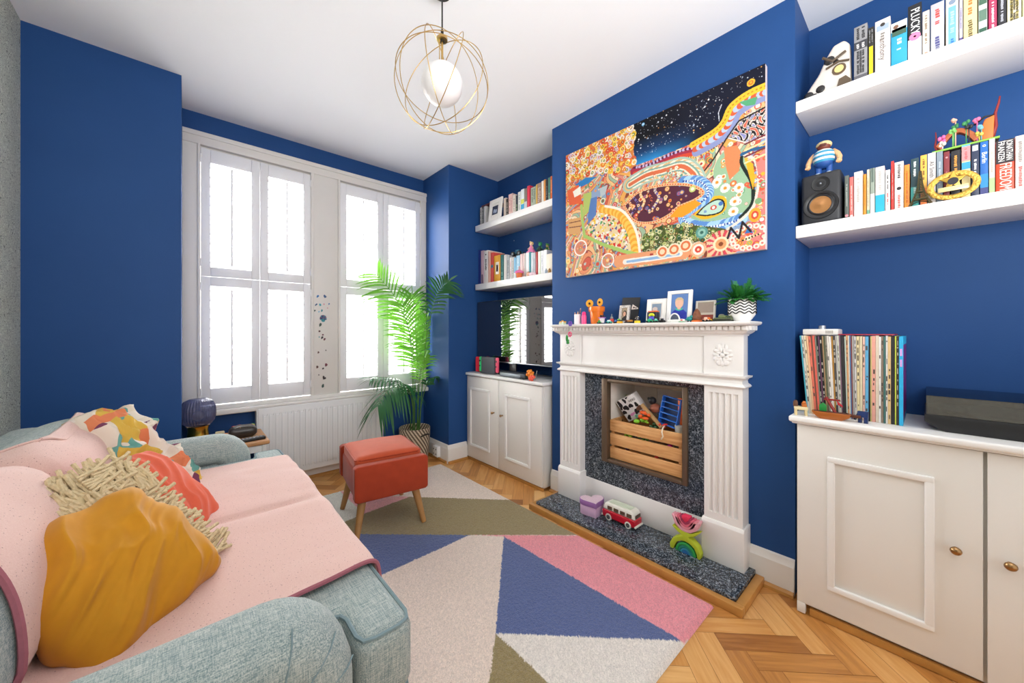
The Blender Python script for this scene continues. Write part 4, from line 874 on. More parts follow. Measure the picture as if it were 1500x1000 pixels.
# ---------------------------------------------------------------- left alcove shelves
LG='books on the upper shelf over the television'
row([(2.62, 2.596, 0.166, '#c9c7c3', 'pale speckled thin spine', [('bars', 0.5, 0.8, '#4a4a4c')]), (2.593, 2.569, 0.165, '#5a5a5a', 'dark grey thin spine', [('bars', 0.5, 0.8, '#c9c9c9')]), (2.566, 2.537, 0.163, '#d8d5d0', 'off-white thin spine', []), (2.298, 2.269, 0.162, '#d3c2b4', 'beige spine behind the photo frame', []), (2.267, 2.239, 0.148, '#3a302d', 'dark brown spine', [('bars', 0.5, 0.6, '#b6aaa0')]), (2.236, 2.187, 0.175, '#e2bdb4', 'pale pink spine', [('bars', 0.5, 0.6, '#b98880', 2)]), (2.185, 2.152, 0.157, '#ddd2c4', 'cream spine with faint lettering', [('bars', 0.5, 0.6, '#a99c8c')]), (2.149, 2.126, 0.143, '#2f3540', 'charcoal spine', [('bars', 0.3, 0.4, '#9fc08a')]), (2.124, 2.091, 0.162, '#d8dcd6', 'pale green-white spine', [('bars', 0.5, 0.7, '#8aa79a')]), (2.089, 2.054, 0.172, '#e4ecef', 'white spine with yellow and blue blocks', [('band', 0.35, 0.55, '#d8dc5c'), ('band', 0.05, 0.33, '#38a3cf')]), (2.052, 2.022, 0.168, '#7f786f', 'grey-brown spine with a pale foot', [('band', 0, 0.4, '#c7ced2')]), (2.02, 1.991, 0.179, '#d8324a', 'crimson spine', []), (1.981, 1.927, 0.154, '#9fa894', 'sage green picture spine', [('bars', 0.6, 0.6, '#5c6656', 2)]), (1.925, 1.912, 0.163, '#dcae4a', 'thin golden yellow spine', []), (1.91, 1.871, 0.165, '#9a7c6c', 'brown picture spine', [('bars', 0.5, 0.6, '#d8c4b4', 2)]), (1.869, 1.848, 0.17, '#e9e3da', 'white spine beside a brown one', []), (1.846, 1.829, 0.174, '#e89a4c', 'pale orange spine', []), (1.826, 1.805, 0.167, '#2a2c2e', 'black spine', [('bars', 0.5, 0.5, '#8c8c8c')]), (1.803, 1.783, 0.175, '#4f8a7c', 'sea green spine', [('bars', 0.25, 0.3, '#cfe0c8')]), (1.781, 1.763, 0.178, '#e8702a', 'bright orange spine', [('bars', 0.6, 0.5, '#f3c89a')]), (1.761, 1.73, 0.174, '#cfe0d2', 'mint spine at the chimney corner', [])],1.945,2.031,.16,'upper television shelf',LG)
y0,y1=2.614,2.426
mb=MB(); mb.box(1.955,2.10,y1,y0,2.202+.0008,2.202+.013,.002); o=mb.build('book',M('#6a3a3c',.5)); tag(o,'dark red book lying flat across the speckled spines on the upper left shelf','book')
def frame(name,label,y,z,X,w,h,fw,col,lean,parts,th=.012,rz=0,strut=True,group=None):
    """picture frame standing on its foot and leaning back; local x=into wall, y=left"""
    t=thing(name,label,'picture frame',(X,y,z),rz,group=group); T=Matrix.Rotation(lean,4,'Y')
    mb=MB(); mb.T=T
    for a,b,c,d in ((-w/2,-w/2+fw,0,h),(w/2-fw,w/2,0,h),(-w/2+fw,w/2-fw,0,fw),(-w/2+fw,w/2-fw,h-fw,h)): mb.box(0,th,a,b,c,d,.0015)
    mb.build('border',col,t)
    mb=MB(); mb.T=T; mb.box(th*.4,th*.9,-w/2+fw*.9,w/2-fw*.9,fw*.9,h-fw*.9); mb.build('picture',parts[0],t,smooth=0)
    for nm,mat,shapes in parts[1:]:
        mb=MB(); mb.T=T
        for s in shapes:
            if s[0]=='e': mb.cyl((th*.25-.0002*len(nm),0,0),(th*.4,0,0),1,n=4) if False else mb.prism([(s[1]*w+s[3]*w*math.cos(2*PI*k/20),s[2]*h+s[4]*h*math.sin(2*PI*k/20)) for k in range(20)],th*.4-.0006-s[5]*.0004,th*.4,'x')
            else: mb.prism([(a*w,b*h) for a,b in s[1]],th*.4-.0006-s[2]*.0004,th*.4,'x')
        mb.build(nm,mat,t,smooth=0)
    return t
frame('photo_frame','white framed dark photograph standing before the books on the upper left shelf',2.39,2.0312,1.918,.165,.185,.036,M('#e9e5df',.4),.12,[M('#e3ded6',.5),('photograph',M('#2c3550',.5,var=.3,scale=60),[('p',[(-.20,.28),(.24,.28),(.24,.68),(-.20,.68)],1)]),('figures',M('#aab6cc',.5),[('e',-.06,.42,.07,.09,3),('e',.08,.44,.06,.10,3)])])
row([(2.704, 2.666, 0.333, '#dba2bd', 'tall thin pink spine at the open end', []), (2.663, 2.627, 0.314, '#24347c', 'tall navy spine', []), (2.621, 2.581, 0.3, '#d3b3bd', 'dusty pink spine with dark foot', [('band', 0.0, 0.3, '#6a5a72', 0.5)]), (2.577, 2.519, 0.292, '#e6e0da', 'white spine with black vertical lettering', [('bars', 0.65, 0.5, '#2a2a2c')]), (2.516, 2.483, 0.278, '#efb7a2', 'peach spine', []), (2.48, 2.443, 0.26, '#e0564c', 'coral red spine with a blue disc', [('disc', 0.55, 0.4, '#3f8fa8')]), (2.436, 2.351, 0.226, '#e3a224', 'mustard yellow spine with a white cut-out panel', [('band', 0.3, 0.75, '#efe9dc', 0.5), ('band', 0.4, 0.65, '#7a3b32', 0.25)]), (2.348, 2.312, 0.222, '#1f6a68', 'deep teal spine', [('bars', 0.2, 0.3, '#8cc8c0')]), (2.307, 2.272, 0.215, '#d9d6d0', 'off-white spine beside the teal one', []), (2.27, 2.237, 0.204, '#aeb0b4', 'grey spine with dark lettering', [('bars', 0.5, 0.6, '#4e5056')]), (2.233, 2.21, 0.183, '#e4e2e0', 'short white spine with pink lettering', [('bars', 0.5, 0.7, '#c98a94')]), (2.208, 2.185, 0.179, '#cfcac4', 'short stone coloured spine', [('bars', 0.5, 0.7, '#8a857f')]), (2.183, 2.158, 0.175, '#7db8da', 'light blue short spine', [('band', 0, 0.3, '#e8eef0')]), (2.155, 2.112, 0.185, '#9fcbe2', 'pale sky blue spine behind the cupcake pot', [('bars', 0.7, 0.4, '#dcecf4')]), (2.109, 2.083, 0.19, '#f0c7c4', 'blush spine', []), (2.081, 2.055, 0.191, '#ede9e4', 'white spine with a red edge', [('band', 0, 1, '#c8453c', 0.2)]), (2.044, 2.012, 0.19, '#f0f0ee', 'bright white spine behind the doll head', []), (2.01, 1.99, 0.19, '#2b8a93', 'teal blue narrow spine', []), (1.987, 1.968, 0.182, '#dfe5ea', 'ice white narrow spine', []), (1.965, 1.942, 0.178, '#c3c9cf', 'cool grey narrow spine', [('bars', 0.5, 0.5, '#8a929a')]), (1.939, 1.916, 0.179, '#b02a2c', 'dark red spine', []), (1.914, 1.886, 0.179, '#e3ecd9', 'pale green spine', []), (1.884, 1.86, 0.18, '#efeff0', 'white spine right of the pale green one', [('bars', 0.5, 0.6, '#b9c0d0')]), (1.858, 1.826, 0.18, '#f2f2f4', 'tall white spine near the chimney', [])],1.955,1.517,.16,'lower television shelf','books on the lower shelf over the television')
mb=MB(); mb.box(1.945,2.09,1.733,1.821,1.5175,1.66,.002); o=mb.build('box_file',M('#ece3cf',.5)); tag(o,'cream box file at the chimney end of the lower left shelf','box')
t=thing('toy_truck','blue toy truck with big black wheels on the lower television shelf books','toy',(2.02,2.206,1.714),math.radians(8))
mb=MB(); mb.box(-.02,.02,-.045,.045,.018,.036,.005,2); mb.box(-.016,.016,-.022,.018,.036,.054,.006,2); mb.build('body',M('#2f6f86',.4),t)
for sx in (-1,1):
    for sy in (-1,1):
        mb=MB(); mb.cyl((sx*.016,sy*.033,.019),(sx*.032,sy*.033,.019),.019,n=18); mb.m=1; mb.cyl((sx*.0325,sy*.033,.019),(sx*.033,sy*.033,.019),.009,n=12); mb.build('wheel',[M('#18191c',.6),M('#6f7a80',.4)],t)
def doll(X,y,z,label,dress,hair,skin,s=1,leg=None):
    t=thing('doll',label,'toy',(X,y,z)); 
    MB().lathe([(0,0),(.034*s,.0),(.036*s,.008*s),(.026*s,.03*s),(.014*s,.05*s),(.012*s,.06*s),(.008*s,.066*s),(0,.067*s)],20).build('dress',dress,t)
    mb=MB()
    for q in range(9): a=2*PI*q/9; mb.sph((.034*s*math.cos(a),.034*s*math.sin(a),.008*s),.010*s,(1,1,.8),8)
    mb.build('frill',dress,t,smooth=180)
    MB().sph((0,0,.078*s),.015*s,n=14).build('head',skin,t,smooth=180)
    mb=MB(); mb.sph((.003*s,0,.083*s),.0165*s,(1,1.1,.95),14); mb.sph((.0,.012*s,.098*s),.007*s,n=8); mb.build('hair',hair,t,smooth=180)
    for sg in (-1,1):
        mb=MB(); mb.tube([(0,sg*.012*s,.058*s),(-.006*s,sg*.026*s,.045*s),(-.012*s,sg*.03*s,.04*s)],.0045*s,6); mb.build('arm',skin,t,smooth=180)
    return t
doll(2.01,2.04,1.707+.002,'small doll in a pink frilled dress with blond hair on the lower left shelf books',M('#ea86b4',.5),M('#ecc98a',.5),M('#f1c8a8',.5),.95)
doll(2.03,1.964,1.699+.001,'green and black toy doll standing right of the pink dressed doll',M('#2b3a3a',.5),M('#1d8a4c',.5),M('#2f9a5a',.5),.9)
doll(2.085,1.94,1.697+.001,'toy doll in green and yellow behind the green and black doll',M('#3f8f3c',.5),M('#56b04a',.5),M('#e0c27a',.5),.85)
t=thing('cupcake_pot','terracotta pot topped with pink icing and a wooden stick on the lower left shelf','toy',(1.932,2.095,1.5175))
MB().lathe([(0,0),(.019,0),(.022,.012),(.027,.038),(.0,.039)],20).build('pot',M('#d9713a',.6),t)
MB().lathe([(.0,.036),(.031,.037),(.034,.043),(.032,.050),(.022,.058),(.008,.064),(0,.065)],22).build('icing',M('#ea74ad',.5),t,smooth=180)
mb=MB(); mb.cyl((0,0,.06),(0,0,.092),.005,.003,n=10); mb.build('stick',M('#d99a7c',.6),t)
t=thing('baby_doll','sleeping baby doll with dark hair and a floral wrap lying on the lower left shelf','toy',(1.932,1.978,1.5175))
MB().sph((0,.012,.017),.018,n=16).build('head',M('#eab79c',.5),t,smooth=180)
MB().sph((.004,.014,.022),.0185,(1,1,.85),14).build('hair',M('#241c1a',.6),t,smooth=180)
mb=MB(); mb.bm(soft_box(-.015,.018,-.055,.0,.001,.026,.011,(0,0,.003),4,.002,8)); mb.build('wrap',M('#e6c6cf',.7,var=.3,scale=90),t,smooth=180)
for k,(u,c,cn) in enumerate(((800,'#9aa6b4','grey-blue'),(804,'#b98a4c','amber'),(808.5,'#d9d4cc','cream'))):
    mb=MB(); mb.lathe([(0,0),(.010,0),(.011,.004),(.011,.024),(.005,.030),(.005,.036),(0,.0365)],14); o=mb.build('bottle',M(c,.35),loc=(1.93+.006*k,[1.808, 1.781, 1.752][k],1.5175)); tag(o,'tiny %s bottle at the chimney end of the lower left shelf'%cn,'bottle')
# ---------------------------------------------------------------- cupboards in the alcoves
CW=M('#e9e5df',.38,var=.015,scale=4)
def panel_door(t,y0,y1,z0,z1,x,py0,py1,pz0,pz1,kn,kr=.013):
    """door between y0<y1; raised moulding rectangle; knob"""
    mb=MB(); mb.box(x,x+.02,y0,y1,z0,z1,.0015); d=mb.build('door',CW,t)
    m=MB(); wv=.022
    def mould(a0,a1,b0,b1): m.box(x-.011,x+.001,a0,a1,b0,b1,.004,3)
    mould(py0,py1,pz0,pz0+wv); mould(py0,py1,pz1-wv,pz1); mould(py0,py0+wv,pz0+wv*.6,pz1-wv*.6); mould(py1-wv,py1,pz0+wv*.6,pz1-wv*.6)
    m.build('moulding',GLOSSW,d)
    k=MB(); conex(k,(x,kn[0],kn[1]),[(.006,0),(.005,-.012),(kr*.75,-.015),(kr,-.021),(kr*.8,-.027),(kr*.2,-.030)],20); k.build('knob',M('#a8845a',.3,metal=1,var=.2,scale=60),d,smooth=60)
t=thing('cupboard','large white alcove cupboard with panelled doors and brass knobs at the right','cupboard',(0,0,0))
mb=MB(); mb.box(1.822,2.178,-.72,.338,.03,.742,.002); mb.box(1.80,1.822,.312,.338,.004,.044,.0015); mb.build('carcass',CW,t)
mb=MB(); mb.box(1.775,2.178,-.72,.361,.748,.772,.008,3); mb.box(1.785,2.178,-.72,.352,.742,.75,.003); mb.build('worktop',GLOSSW,t)
panel_door(t,-.114,.3375,.045,.738,1.80,-.018,.246,.137,.634,(-.061,.423)); panel_door(t,-.53,-.122,.045,.738,1.80,-.43,-.22,.137,.634,(-.162,.423))
mb=MB(); mb.box(1.806,1.822,-.72,.30,.002,.03,.002); mb.build('plinth',BEAD,t)
t=thing('cupboard','white alcove cupboard with two panelled doors below the television','cupboard',(0,0,0))
mb=MB(); mb.box(1.846,2.178,1.748,2.655,.02,.728,.002); mb.build('carcass',CW,t)
mb=MB(); mb.box(1.812,2.178,1.730,2.656,.728,.752,.007,3); mb.build('worktop',GLOSSW,t)
panel_door(t,2.222,2.646,.03,.722,1.826,2.325,2.60,.13,.63,(2.275,.46),.010); panel_door(t,1.752,2.218,.03,.722,1.826,1.86,2.135,.13,.63,(2.170,.455),.010)
mb=MB(); mb.box(1.832,1.846,1.748,2.655,.001,.02,.002); mb.build('plinth',BEAD,t)
# television
t=thing('television','black flat screen television standing on the white cupboard under the shelves','television',(1.935,2.19,.752))
mb=MB(); mb.box(.006,.03,-.453,.458,.098,.612,.003); mb.build('body',M('#121315',.4),t)
def screen():
    m,nt,b=_nodes('screen_glass'); b.inputs['Base Color'].default_value=(.006,.006,.008,1); b.inputs['Roughness'].default_value=.04; b.inputs['Specular IOR Level'].default_value=.9; b.inputs['Coat Weight'].default_value=1; b.inputs['Coat Roughness'].default_value=.02; b.inputs['Coat IOR'].default_value=2.2; return m
mb=MB(); mb.box(.0,.006,-.449,.454,.108,.606); mb.build('screen',screen(),t,smooth=0)
mb=MB(); mb.box(-.001,.006,-.453,.458,.098,.106,.001); mb.box(-.004,.004,-.015,.03,.093,.099,.001); mb.build('lower_trim',M('#b9bcc0',.3,metal=.8),t)
mb=MB(); mb.box(.0,.05,-.20,.20,.0,.012,.004); mb.box(.012,.024,-.04,.04,.01,.10,.003); mb.build('stand',M('#101113',.35),t)
# console, set top box and odds and ends on the left cupboard
t=thing('game_console','handheld game console in its grey dock with a green and a pink controller','game console',(1.872,2.400,.7525),math.radians(6)); t.scale=(1.2,1.3,1.3)
mb=MB(); mb.box(-.012,.012,-.060,.060,.002,.108,.004,3); mb.build('dock',M('#4c4f56',.5),t)
for s,c,nm in ((1,'#35cf7c','green'),(-1,'#f25a78','pink')):
    mb=MB(); mb.box(-.010,.012,s*.064-(.0 if s>0 else .022),s*.064+(.022 if s>0 else 0),.012,.108,.009,3); cc=mb.build('controller',M(c,.4),t); cc['label']='%s controller'%nm
    mb=MB(); 
    for zz in (.082,.050): mb.cyl((-.014,s*.074,zz),(-.009,s*.074,zz),.006 if zz>.06 else .004,n=12)
    mb.build('buttons',M('#20242a',.5),cc)
t=thing('game_controller','red game controller standing at the window end of the left cupboard','game controller',(1.885,2.568,.7525),math.radians(10)); t.scale=(1.1,1.1,1.2)
mb=MB(); mb.box(-.012,.006,-.028,.020,.004,.112,.010,3); mb.build('grip',M('#ef2f3e',.4),t)
mb=MB(); mb.box(-.010,.02,-.045,-.024,.002,.108,.009,3); mb.build('back_shell',M('#1b1c20',.5),t)
t=thing('set_top_box','flat grey set top box on the left cupboard below the television','set top box',(1.875,2.07,.752),math.radians(-2))
mb=MB(); mb.box(-.035,.05,-.14,.16,.003,.038,.005,3); mb.build('case',M('#3d4147',.45),t); mb=MB(); mb.box(-.037,-.034,-.09,.15,.008,.030,.001)
for y in (-.03,-.06): mb.cyl((-.040,y,.019),(-.036,y,.019),.003,n=8)
mb.build('front_panel',M('#8b929a',.35,metal=.4),t)
t=thing('toy_flowers','orange and coral brick flower toy with a grey stalk on the left cupboard','toy',(1.845,1.868,.752))
r=random.Random(3); mb=MB()
for k in range(16): a=2*PI*k/16; q=.026; mb.sph((-.0+.008*math.sin(5*a),.018+q*math.cos(a)*.9,.048+q*math.sin(a)*.8),.010,n=8)
mb.sph((0,.018,.048),.018,n=10); mb.build('flower',M('#f08a22',.5,var=.2,scale=60),t,smooth=180)
mb=MB()
for k in range(12): mb.sph((-.012+r.uniform(-.01,.01),-.018+r.uniform(-.022,.022),.018+r.uniform(-.012,.016)),.011,n=8)
mb.build('base',M('#f0624a',.5),t,smooth=180)
mb=MB(); mb.tube([(0,-.03,.01),(.0,-.045,.05),(.0,-.052,.075)],.0025,6); mb.build('stalk',M('#9a9a94',.5),t)
mb=MB(); mb.tube([(1.835+.012*math.sin(k),1.93+.022*math.cos(k*1.1)+.002*k,.757+.0035*(k%4)) for k in range(14)],.0025,6); tag(mb.build('cable',M('#22252a',.5),smooth=180),'small loop of dark cable beside the orange flower toy','cable')

# ---------------------------------------------------------------- fireplace
MW=M('#efece9',.38,var=.012,scale=5)
def granite(name,base,rough=.12):
    m,nt,b=_nodes(name); tc=N(nt,'ShaderNodeTexCoord'); vo=N(nt,'ShaderNodeTexVoronoi'); vo.inputs['Scale'].default_value=230; no=N(nt,'ShaderNodeTexNoise'); no.inputs['Scale'].default_value=60; no.inputs['Detail'].default_value=5
    nt.links.new(tc.outputs['Object'],vo.inputs['Vector']); nt.links.new(tc.outputs['Object'],no.inputs['Vector'])
    sp=N(nt,'ShaderNodeSeparateColor'); nt.links.new(vo.outputs['Color'],sp.inputs[0]); ad=N(nt,'ShaderNodeMath',operation='MULTIPLY'); nt.links.new(sp.outputs[0],ad.inputs[0]); nt.links.new(no.outputs['Fac'],ad.inputs[1])
    rp=N(nt,'ShaderNodeValToRGB'); e=rp.color_ramp.elements; e[0].position=.05; e[0].color=(*lin('#1d2228'),1); e[1].position=.62; e[1].color=(*lin('#9ba1a9'),1)
    for p,c in ((.2,base),(.36,'#5a636e'),(.48,'#8a929c')): k=e.new(p); k.color=(*lin(c),1)
    nt.links.new(ad.outputs[0],rp.inputs[0]); nt.links.new(rp.outputs[0],b.inputs['Base Color']); b.inputs['Roughness'].default_value=rough; return m
GR=granite('blue_pearl_granite','#343c46')
t=thing('fireplace','white fluted fireplace surround with dentil shelf and grey granite slips on the chimney breast','fireplace',(0,0,0))
mb=MB(); mb.box(1.622,1.899,.500,1.605,.022,.05,.003); mb.build('hearth',GR,t)
mb=MB(); mb.box(1.592,1.622,.466,1.639,.0005,.036,.004); mb.box(1.622,1.88,.466,.4995,.0005,.036,.004); mb.box(1.622,1.88,1.6055,1.639,.0005,.036,.004); mb.build('hearth_trim',wood_plain if False else M('#bf8744',.4,var=.2,scale=16),t)
mb=MB(); mb.box(1.872,1.899,.69,.786,.20,.86); mb.box(1.872,1.899,1.289,1.42,.20,.86); mb.box(1.872,1.899,.786,1.289,.20,.332); mb.box(1.872,1.899,.786,1.289,.824,.86); mb.build('granite_slip',GR,t,smooth=0)
mb=MB(); mb.box(1.868,1.899,.69,1.42,.05,.20,.002); mb.build('riser',MW,t)
mb=MB()
for a,b,c,d in ((.786,.812,.332,.824),(1.25,1.289,.332,.824),(.812,1.25,.332,.352),(.812,1.25,.803,.824)): mb.box(1.856,1.90,a,b,c,d,.004)
mb.build('fire_frame',M('#6f5d4c',.45,metal=.5,var=.1),t)
mb=MB(); mb.box(2.17,2.19,.801,1.264,.346,.819); mb.box(1.901,2.17,1.252,1.2645,.346,.819); mb.box(1.901,2.17,.8005,.811,.346,.819); mb.box(1.901,2.17,.811,1.252,.3455,.352); mb.box(1.901,2.17,.811,1.252,.808,.8195)
for z in (.50,.66): mb.box(2.166,2.17,.812,1.25,z,z+.004)
for y in (.95,1.1): mb.box(2.166,2.17,y,y+.004,.36,.80)
mb.build('firebox',M('#e6dfd6',.8,var=.12,scale=20),t,smooth=0)
def pil(yc,hw):
    mb=MB(); x0=1.82; n=5; pts=[(1.899,yc-hw),(x0,yc-hw)]; pw=(2*hw-.03)/n
    for i in range(n):
        c=yc-hw+.015+pw*(i+.5); r=pw*.36
        for k in range(7): a=PI*k/6; pts.append((x0+.010*math.sin(a),c-r*math.cos(a)))
    pts+=[(x0,yc+hw),(1.899,yc+hw)]
    mb.prism(pts,.27,.822,'z'); mb.box(x0,1.899,yc-hw,yc+hw,.822,.852); mb.box(x0,1.899,yc-hw,yc+hw,.235,.27)
    p=mb.build('pilaster',MW,t,smooth=30)
    mb=MB(); mb.prism([(1.899,.05),(1.808,.05),(1.808,.222),(1.816,.236),(1.899,.236)],yc-hw-.008,yc+hw+.008,'y',.002); mb.build('plinth',MW,p)
    return p
pil(.612,.080); pil(1.50,.080)
mb=MB(); mb.box(1.832,1.899,.535,1.58,.895,1.10,.001); mb.box(1.822,1.84,.53,.694,.895,1.10,.0015); mb.box(1.822,1.84,1.418,1.582,.895,1.10,.0015); mb.build('frieze',MW,t)
def mouldrun(mb,prof,y0,y1):
    """profile (projection,z) run along the front and mitred back to the wall at both ends"""
    vs=[];fs=[];k=len(prof)
    for (p,z) in prof: vs+= [(1.899,y0-p,z),(1.832-p,y0-p,z),(1.832-p,y1+p,z),(1.899,y1+p,z)]
    for i in range(k):
        j=(i+1)%k
        for s in range(3): fs.append([i*4+s,i*4+s+1,j*4+s+1,j*4+s])
    fs.append([i*4 for i in range(k)]); fs.append([i*4+3 for i in range(k)][::-1]); mb.add(vs,fs)
mb=MB(); mouldrun(mb,[(-.02,.852),(.022,.852),(.026,.858),(.022,.864),(.012,.870),(.010,.882),(.016,.892),(.028,.897),(.030,.905),(-.02,.905)],.545,1.57); mb.build('neck_moulding',MW,t,smooth=40)
mb=MB(); mouldrun(mb,[(-.02,1.082),(.014,1.082),(.016,1.088),(.024,1.092),(.036,1.100),(.040,1.106),(-.02,1.106)],.545,1.57); mouldrun(mb,[(-.02,1.106),(.046,1.106),(.046,1.127),(-.02,1.127)],.545,1.57)
n=46
for i in range(n):
    y=.503+(1.612-.503)*(i+.5)/n; mb.box(1.776,1.788,y-.0085,y+.0085,1.109,1.126)
for s,y in ((-1,.499),(1,1.616)):
    for i in range(4): x=1.80+.022*i; mb.box(x,x+.015,y-.006,y+.006,1.109,1.126)
mb.build('dentil_moulding',MW,t,smooth=40)
mb=MB(); mouldrun(mb,[(-.02,1.127),(.080,1.127),(.094,1.132),(.098,1.138),(.098,1.143),(.094,1.146),(-.02,1.146)],.578,1.50); mb.build('mantel_shelf',MW,t,smooth=40)
for yc in (.612,1.50):
    mb=MB(); cz=.995
    for ring_,R,L,n in ((0,.034,.016,12),(1,.021,.012,8)):
        for k in range(n):
            a=2*PI*(k+.5*ring_)/n; mb.sph((1.819-.003*ring_,yc+R*.82*math.cos(a),cz+R*1.1*math.sin(a)),L,(.35,.95 if abs(math.cos(a))>.5 else .5,1.0 if abs(math.sin(a))>.5 else .5),8,Matrix.Rotation(0,3,'X'))
    mb.sph((1.815,yc,cz),.010,(.6,1,1),10); mb.build('rosette',MW,t,smooth=180)
# ---------------------------------------------------------------- painting
def painting():
    W,Hh=600,432; img=np.zeros((Hh,W,3)); rs=np.random.RandomState(11); L=lambda h:np.array(lin(h))
    vv,uu=np.meshgrid((np.arange(Hh)+.5)/Hh,(np.arange(W)+.5)/W,indexing='ij'); xx=uu*1.112; yy=vv*.80
    def win(x0,x1,y0,y1):
        a=max(0,int(x0/1.112*W));b=min(W,int(x1/1.112*W)+2);c=max(0,int(y0/.8*Hh));d=min(Hh,int(y1/.8*Hh)+2); return (slice(c,max(c,d)),slice(a,max(a,b)))
    def P(p): return (p[0]*1.112,p[1]*.80)
    def disc(p,r,c,ri=0,sy=1):
        x,y=p; s=win(x-r,x+r,y-r*sy,y+r*sy); d=np.hypot(xx[s]-x,(yy[s]-y)/sy); img[s][(d<r)&(d>=ri)]=c
    def poly(pts,c,mask=False):
        m=inpoly(uu,vv,pts)
        if mask: return m
        img[m]=L(c); return m
    def stroke(pts,wd,c,dash=None,alt=None):
        Q=[P(p) for p in pts]; acc=0
        cc=L(c); ca=L(alt) if alt else None
        for i in range(len(Q)-1):
            (x0,y0),(x1,y1)=Q[i],Q[i+1]; l=math.hypot(x1-x0,y1-y0) or 1e-9
            s=win(min(x0,x1)-wd,max(x0,x1)+wd,min(y0,y1)-wd,max(y0,y1)+wd); X=xx[s]-x0;Y=yy[s]-y0
            q=np.clip((X*(x1-x0)+Y*(y1-y0))/l**2,0,1); d=np.hypot(X-q*(x1-x0),Y-q*(y1-y0)); m=d<wd/2
            if dash: on=(((acc+q*l)/dash)%1)<.5; img[s][m&on]=cc; 
            if dash and ca is not None: img[s][m&~on]=ca
            if not dash: img[s][m]=cc
            acc+=l
    def smooth(pts,n=8):
        out=[]
        for i in range(len(pts)-1):
            p0=pts[max(i-1,0)];p1=pts[i];p2=pts[i+1];p3=pts[min(i+2,len(pts)-1)]
            for k in range(n):
                f=k/n; out.append(tuple(.5*((2*b)+(c-a)*f+(2*a-5*b+4*c-d)*f*f+(3*b-a-3*c+d)*f**3) for a,b,c,d in zip(p0,p1,p2,p3)))
        return out+[pts[-1]]
    img[:]=L('#e08a62')
    PAL=['#e8633f','#f2b14a','#f6d98a','#d9573f','#f3e6cf','#e79ea0','#6a9c6c','#5a7fb8','#8f4a4a','#c8d07a','#f0c9b0','#b8452f','#7fb7b0']
    def rings(n,mask,r0,r1,pal=PAL):
        ys,xs=np.nonzero(mask)
        if not len(ys): return
        for _ in range(n):
            k=rs.randint(len(ys)); p=((xs[k]+.5)/W*1.112,(ys[k]+.5)/Hh*.8); r=rs.uniform(r0,r1); c=[L(pal[rs.randint(len(pal))]) for _ in range(3)]
            disc(p,r,c[0]); disc(p,r*.68,c[1]); disc(p,r*.34,c[2])
    allm=np.ones((Hh,W),bool)
    # flowing contour bands over the whole ground
    fld=np.zeros((Hh,W))
    for _ in range(9):
        kx,ky=rs.uniform(-16,16,2); fld+=np.sin(xx*kx+yy*ky+rs.uniform(0,6)+1.2*np.sin(yy*9+rs.uniform(0,6)))
    bands=np.floor(fld*2.2).astype(int)
    bp=[L(c) for c in ('#e89368','#f0bd86','#9fb89a','#efd9b8','#d98c7c','#e9a957','#8fa6c4','#d5604a')]
    for k in range(bands.min(),bands.max()+1): img[bands==k]=bp[k%8]
    e=np.abs((fld*2.2)%1-.5)>.44; img[e]=L('#8a4636')
    rings(1100,allm,.004,.011); rings(260,allm,.010,.020)
    # night sky
    sky=[(0.4119, 0.0275), (0.9928, -0.0125), (1.0117, 0.0), (1.0117, 0.1262), (0.9928, 0.1125), (0.9415, 0.1162), (0.8786, 0.1462), (0.8525, 0.2237), (0.8121, 0.2537), (0.7257, 0.2863), (0.5989, 0.2937), (0.4505, 0.2937), (0.4371, 0.1613)]
    sky=[(sky[0][0],-.1),(1.1,-.1),(1.1,sky[3][1])]+list(sky[4:])
    m=poly(sky,'#0b0d18',True); lo=smooth([(0.4505, 0.2937), (0.5989, 0.2937), (0.7257, 0.2863), (0.8121, 0.2537), (0.8525, 0.2237), (0.8786, 0.1462), (0.9415, 0.1162), (1.0117, 0.12)])
    lx=np.array([p[0] for p in lo]); ly=np.array([p[1] for p in lo]); o_=np.argsort(lx); dist=np.interp(uu,lx[o_],ly[o_])-vv
    g=np.clip(dist/.17,0,1)[...,None]; far=np.clip((uu-.55)/.2,0,1)[...,None]
    skyc=np.where(g<.45,L('#2f8fd2')*(1-g/.45)+L('#173a66')*(g/.45),L('#173a66')*(1-(g-.45)/.55)+L('#0a0b14')*((g-.45)/.55)); skyc=skyc*(1-far)+L('#12162a')*far
    img[m]=skyc[m]
    ys,xs=np.nonzero(m&(dist>.05))
    for k in rs.choice(len(ys),260):
        p=((xs[k]+.5)/W*1.112,(ys[k]+.5)/Hh*.8); disc(p,rs.choice([.0012,.0016,.0022,.004],p=[.4,.35,.2,.05]),L(rs.choice(['#ffffff','#e8eef8','#c9d8ee','#f0b060'],p=[.5,.25,.15,.1])))
    for p,r,c,c2 in (((0.9505, 0.0712),.016,'#f2b83c','#e2622c'),((0.491, 0.0312),.009,'#5fb8e8','#f2f6fa')): disc(P(p),r,L(c)); disc(P(p),r*.6,L(c2)); disc(P(p),r*.3,L(c))
    stroke([(0.8435, 0.1238), (0.8318, 0.1638), (0.8345, 0.2125)],.003,'#e6eaf4')
    # flower field upper left
    m=poly([(-.1,.2),(-.1,-.1),(0.4245,-.1)]+[(0.446, 0.085), (0.4371, 0.1937), (0.4541, 0.2987), (0.3651, 0.3075), (0.2365, 0.2313), (0.0944, 0.2225), (-0.0081, 0.235)],'#d88a44',True) if True else poly([(-0.0171, 0.0012), (0.4245, 0.0275), (0.446, 0.085), (0.4371, 0.1937), (0.4541, 0.2987), (0.3651, 0.3075), (0.2365, 0.2313), (0.0944, 0.2225), (-0.0081, 0.235)],'#d88a44',True); img[m]=L('#d8823e')
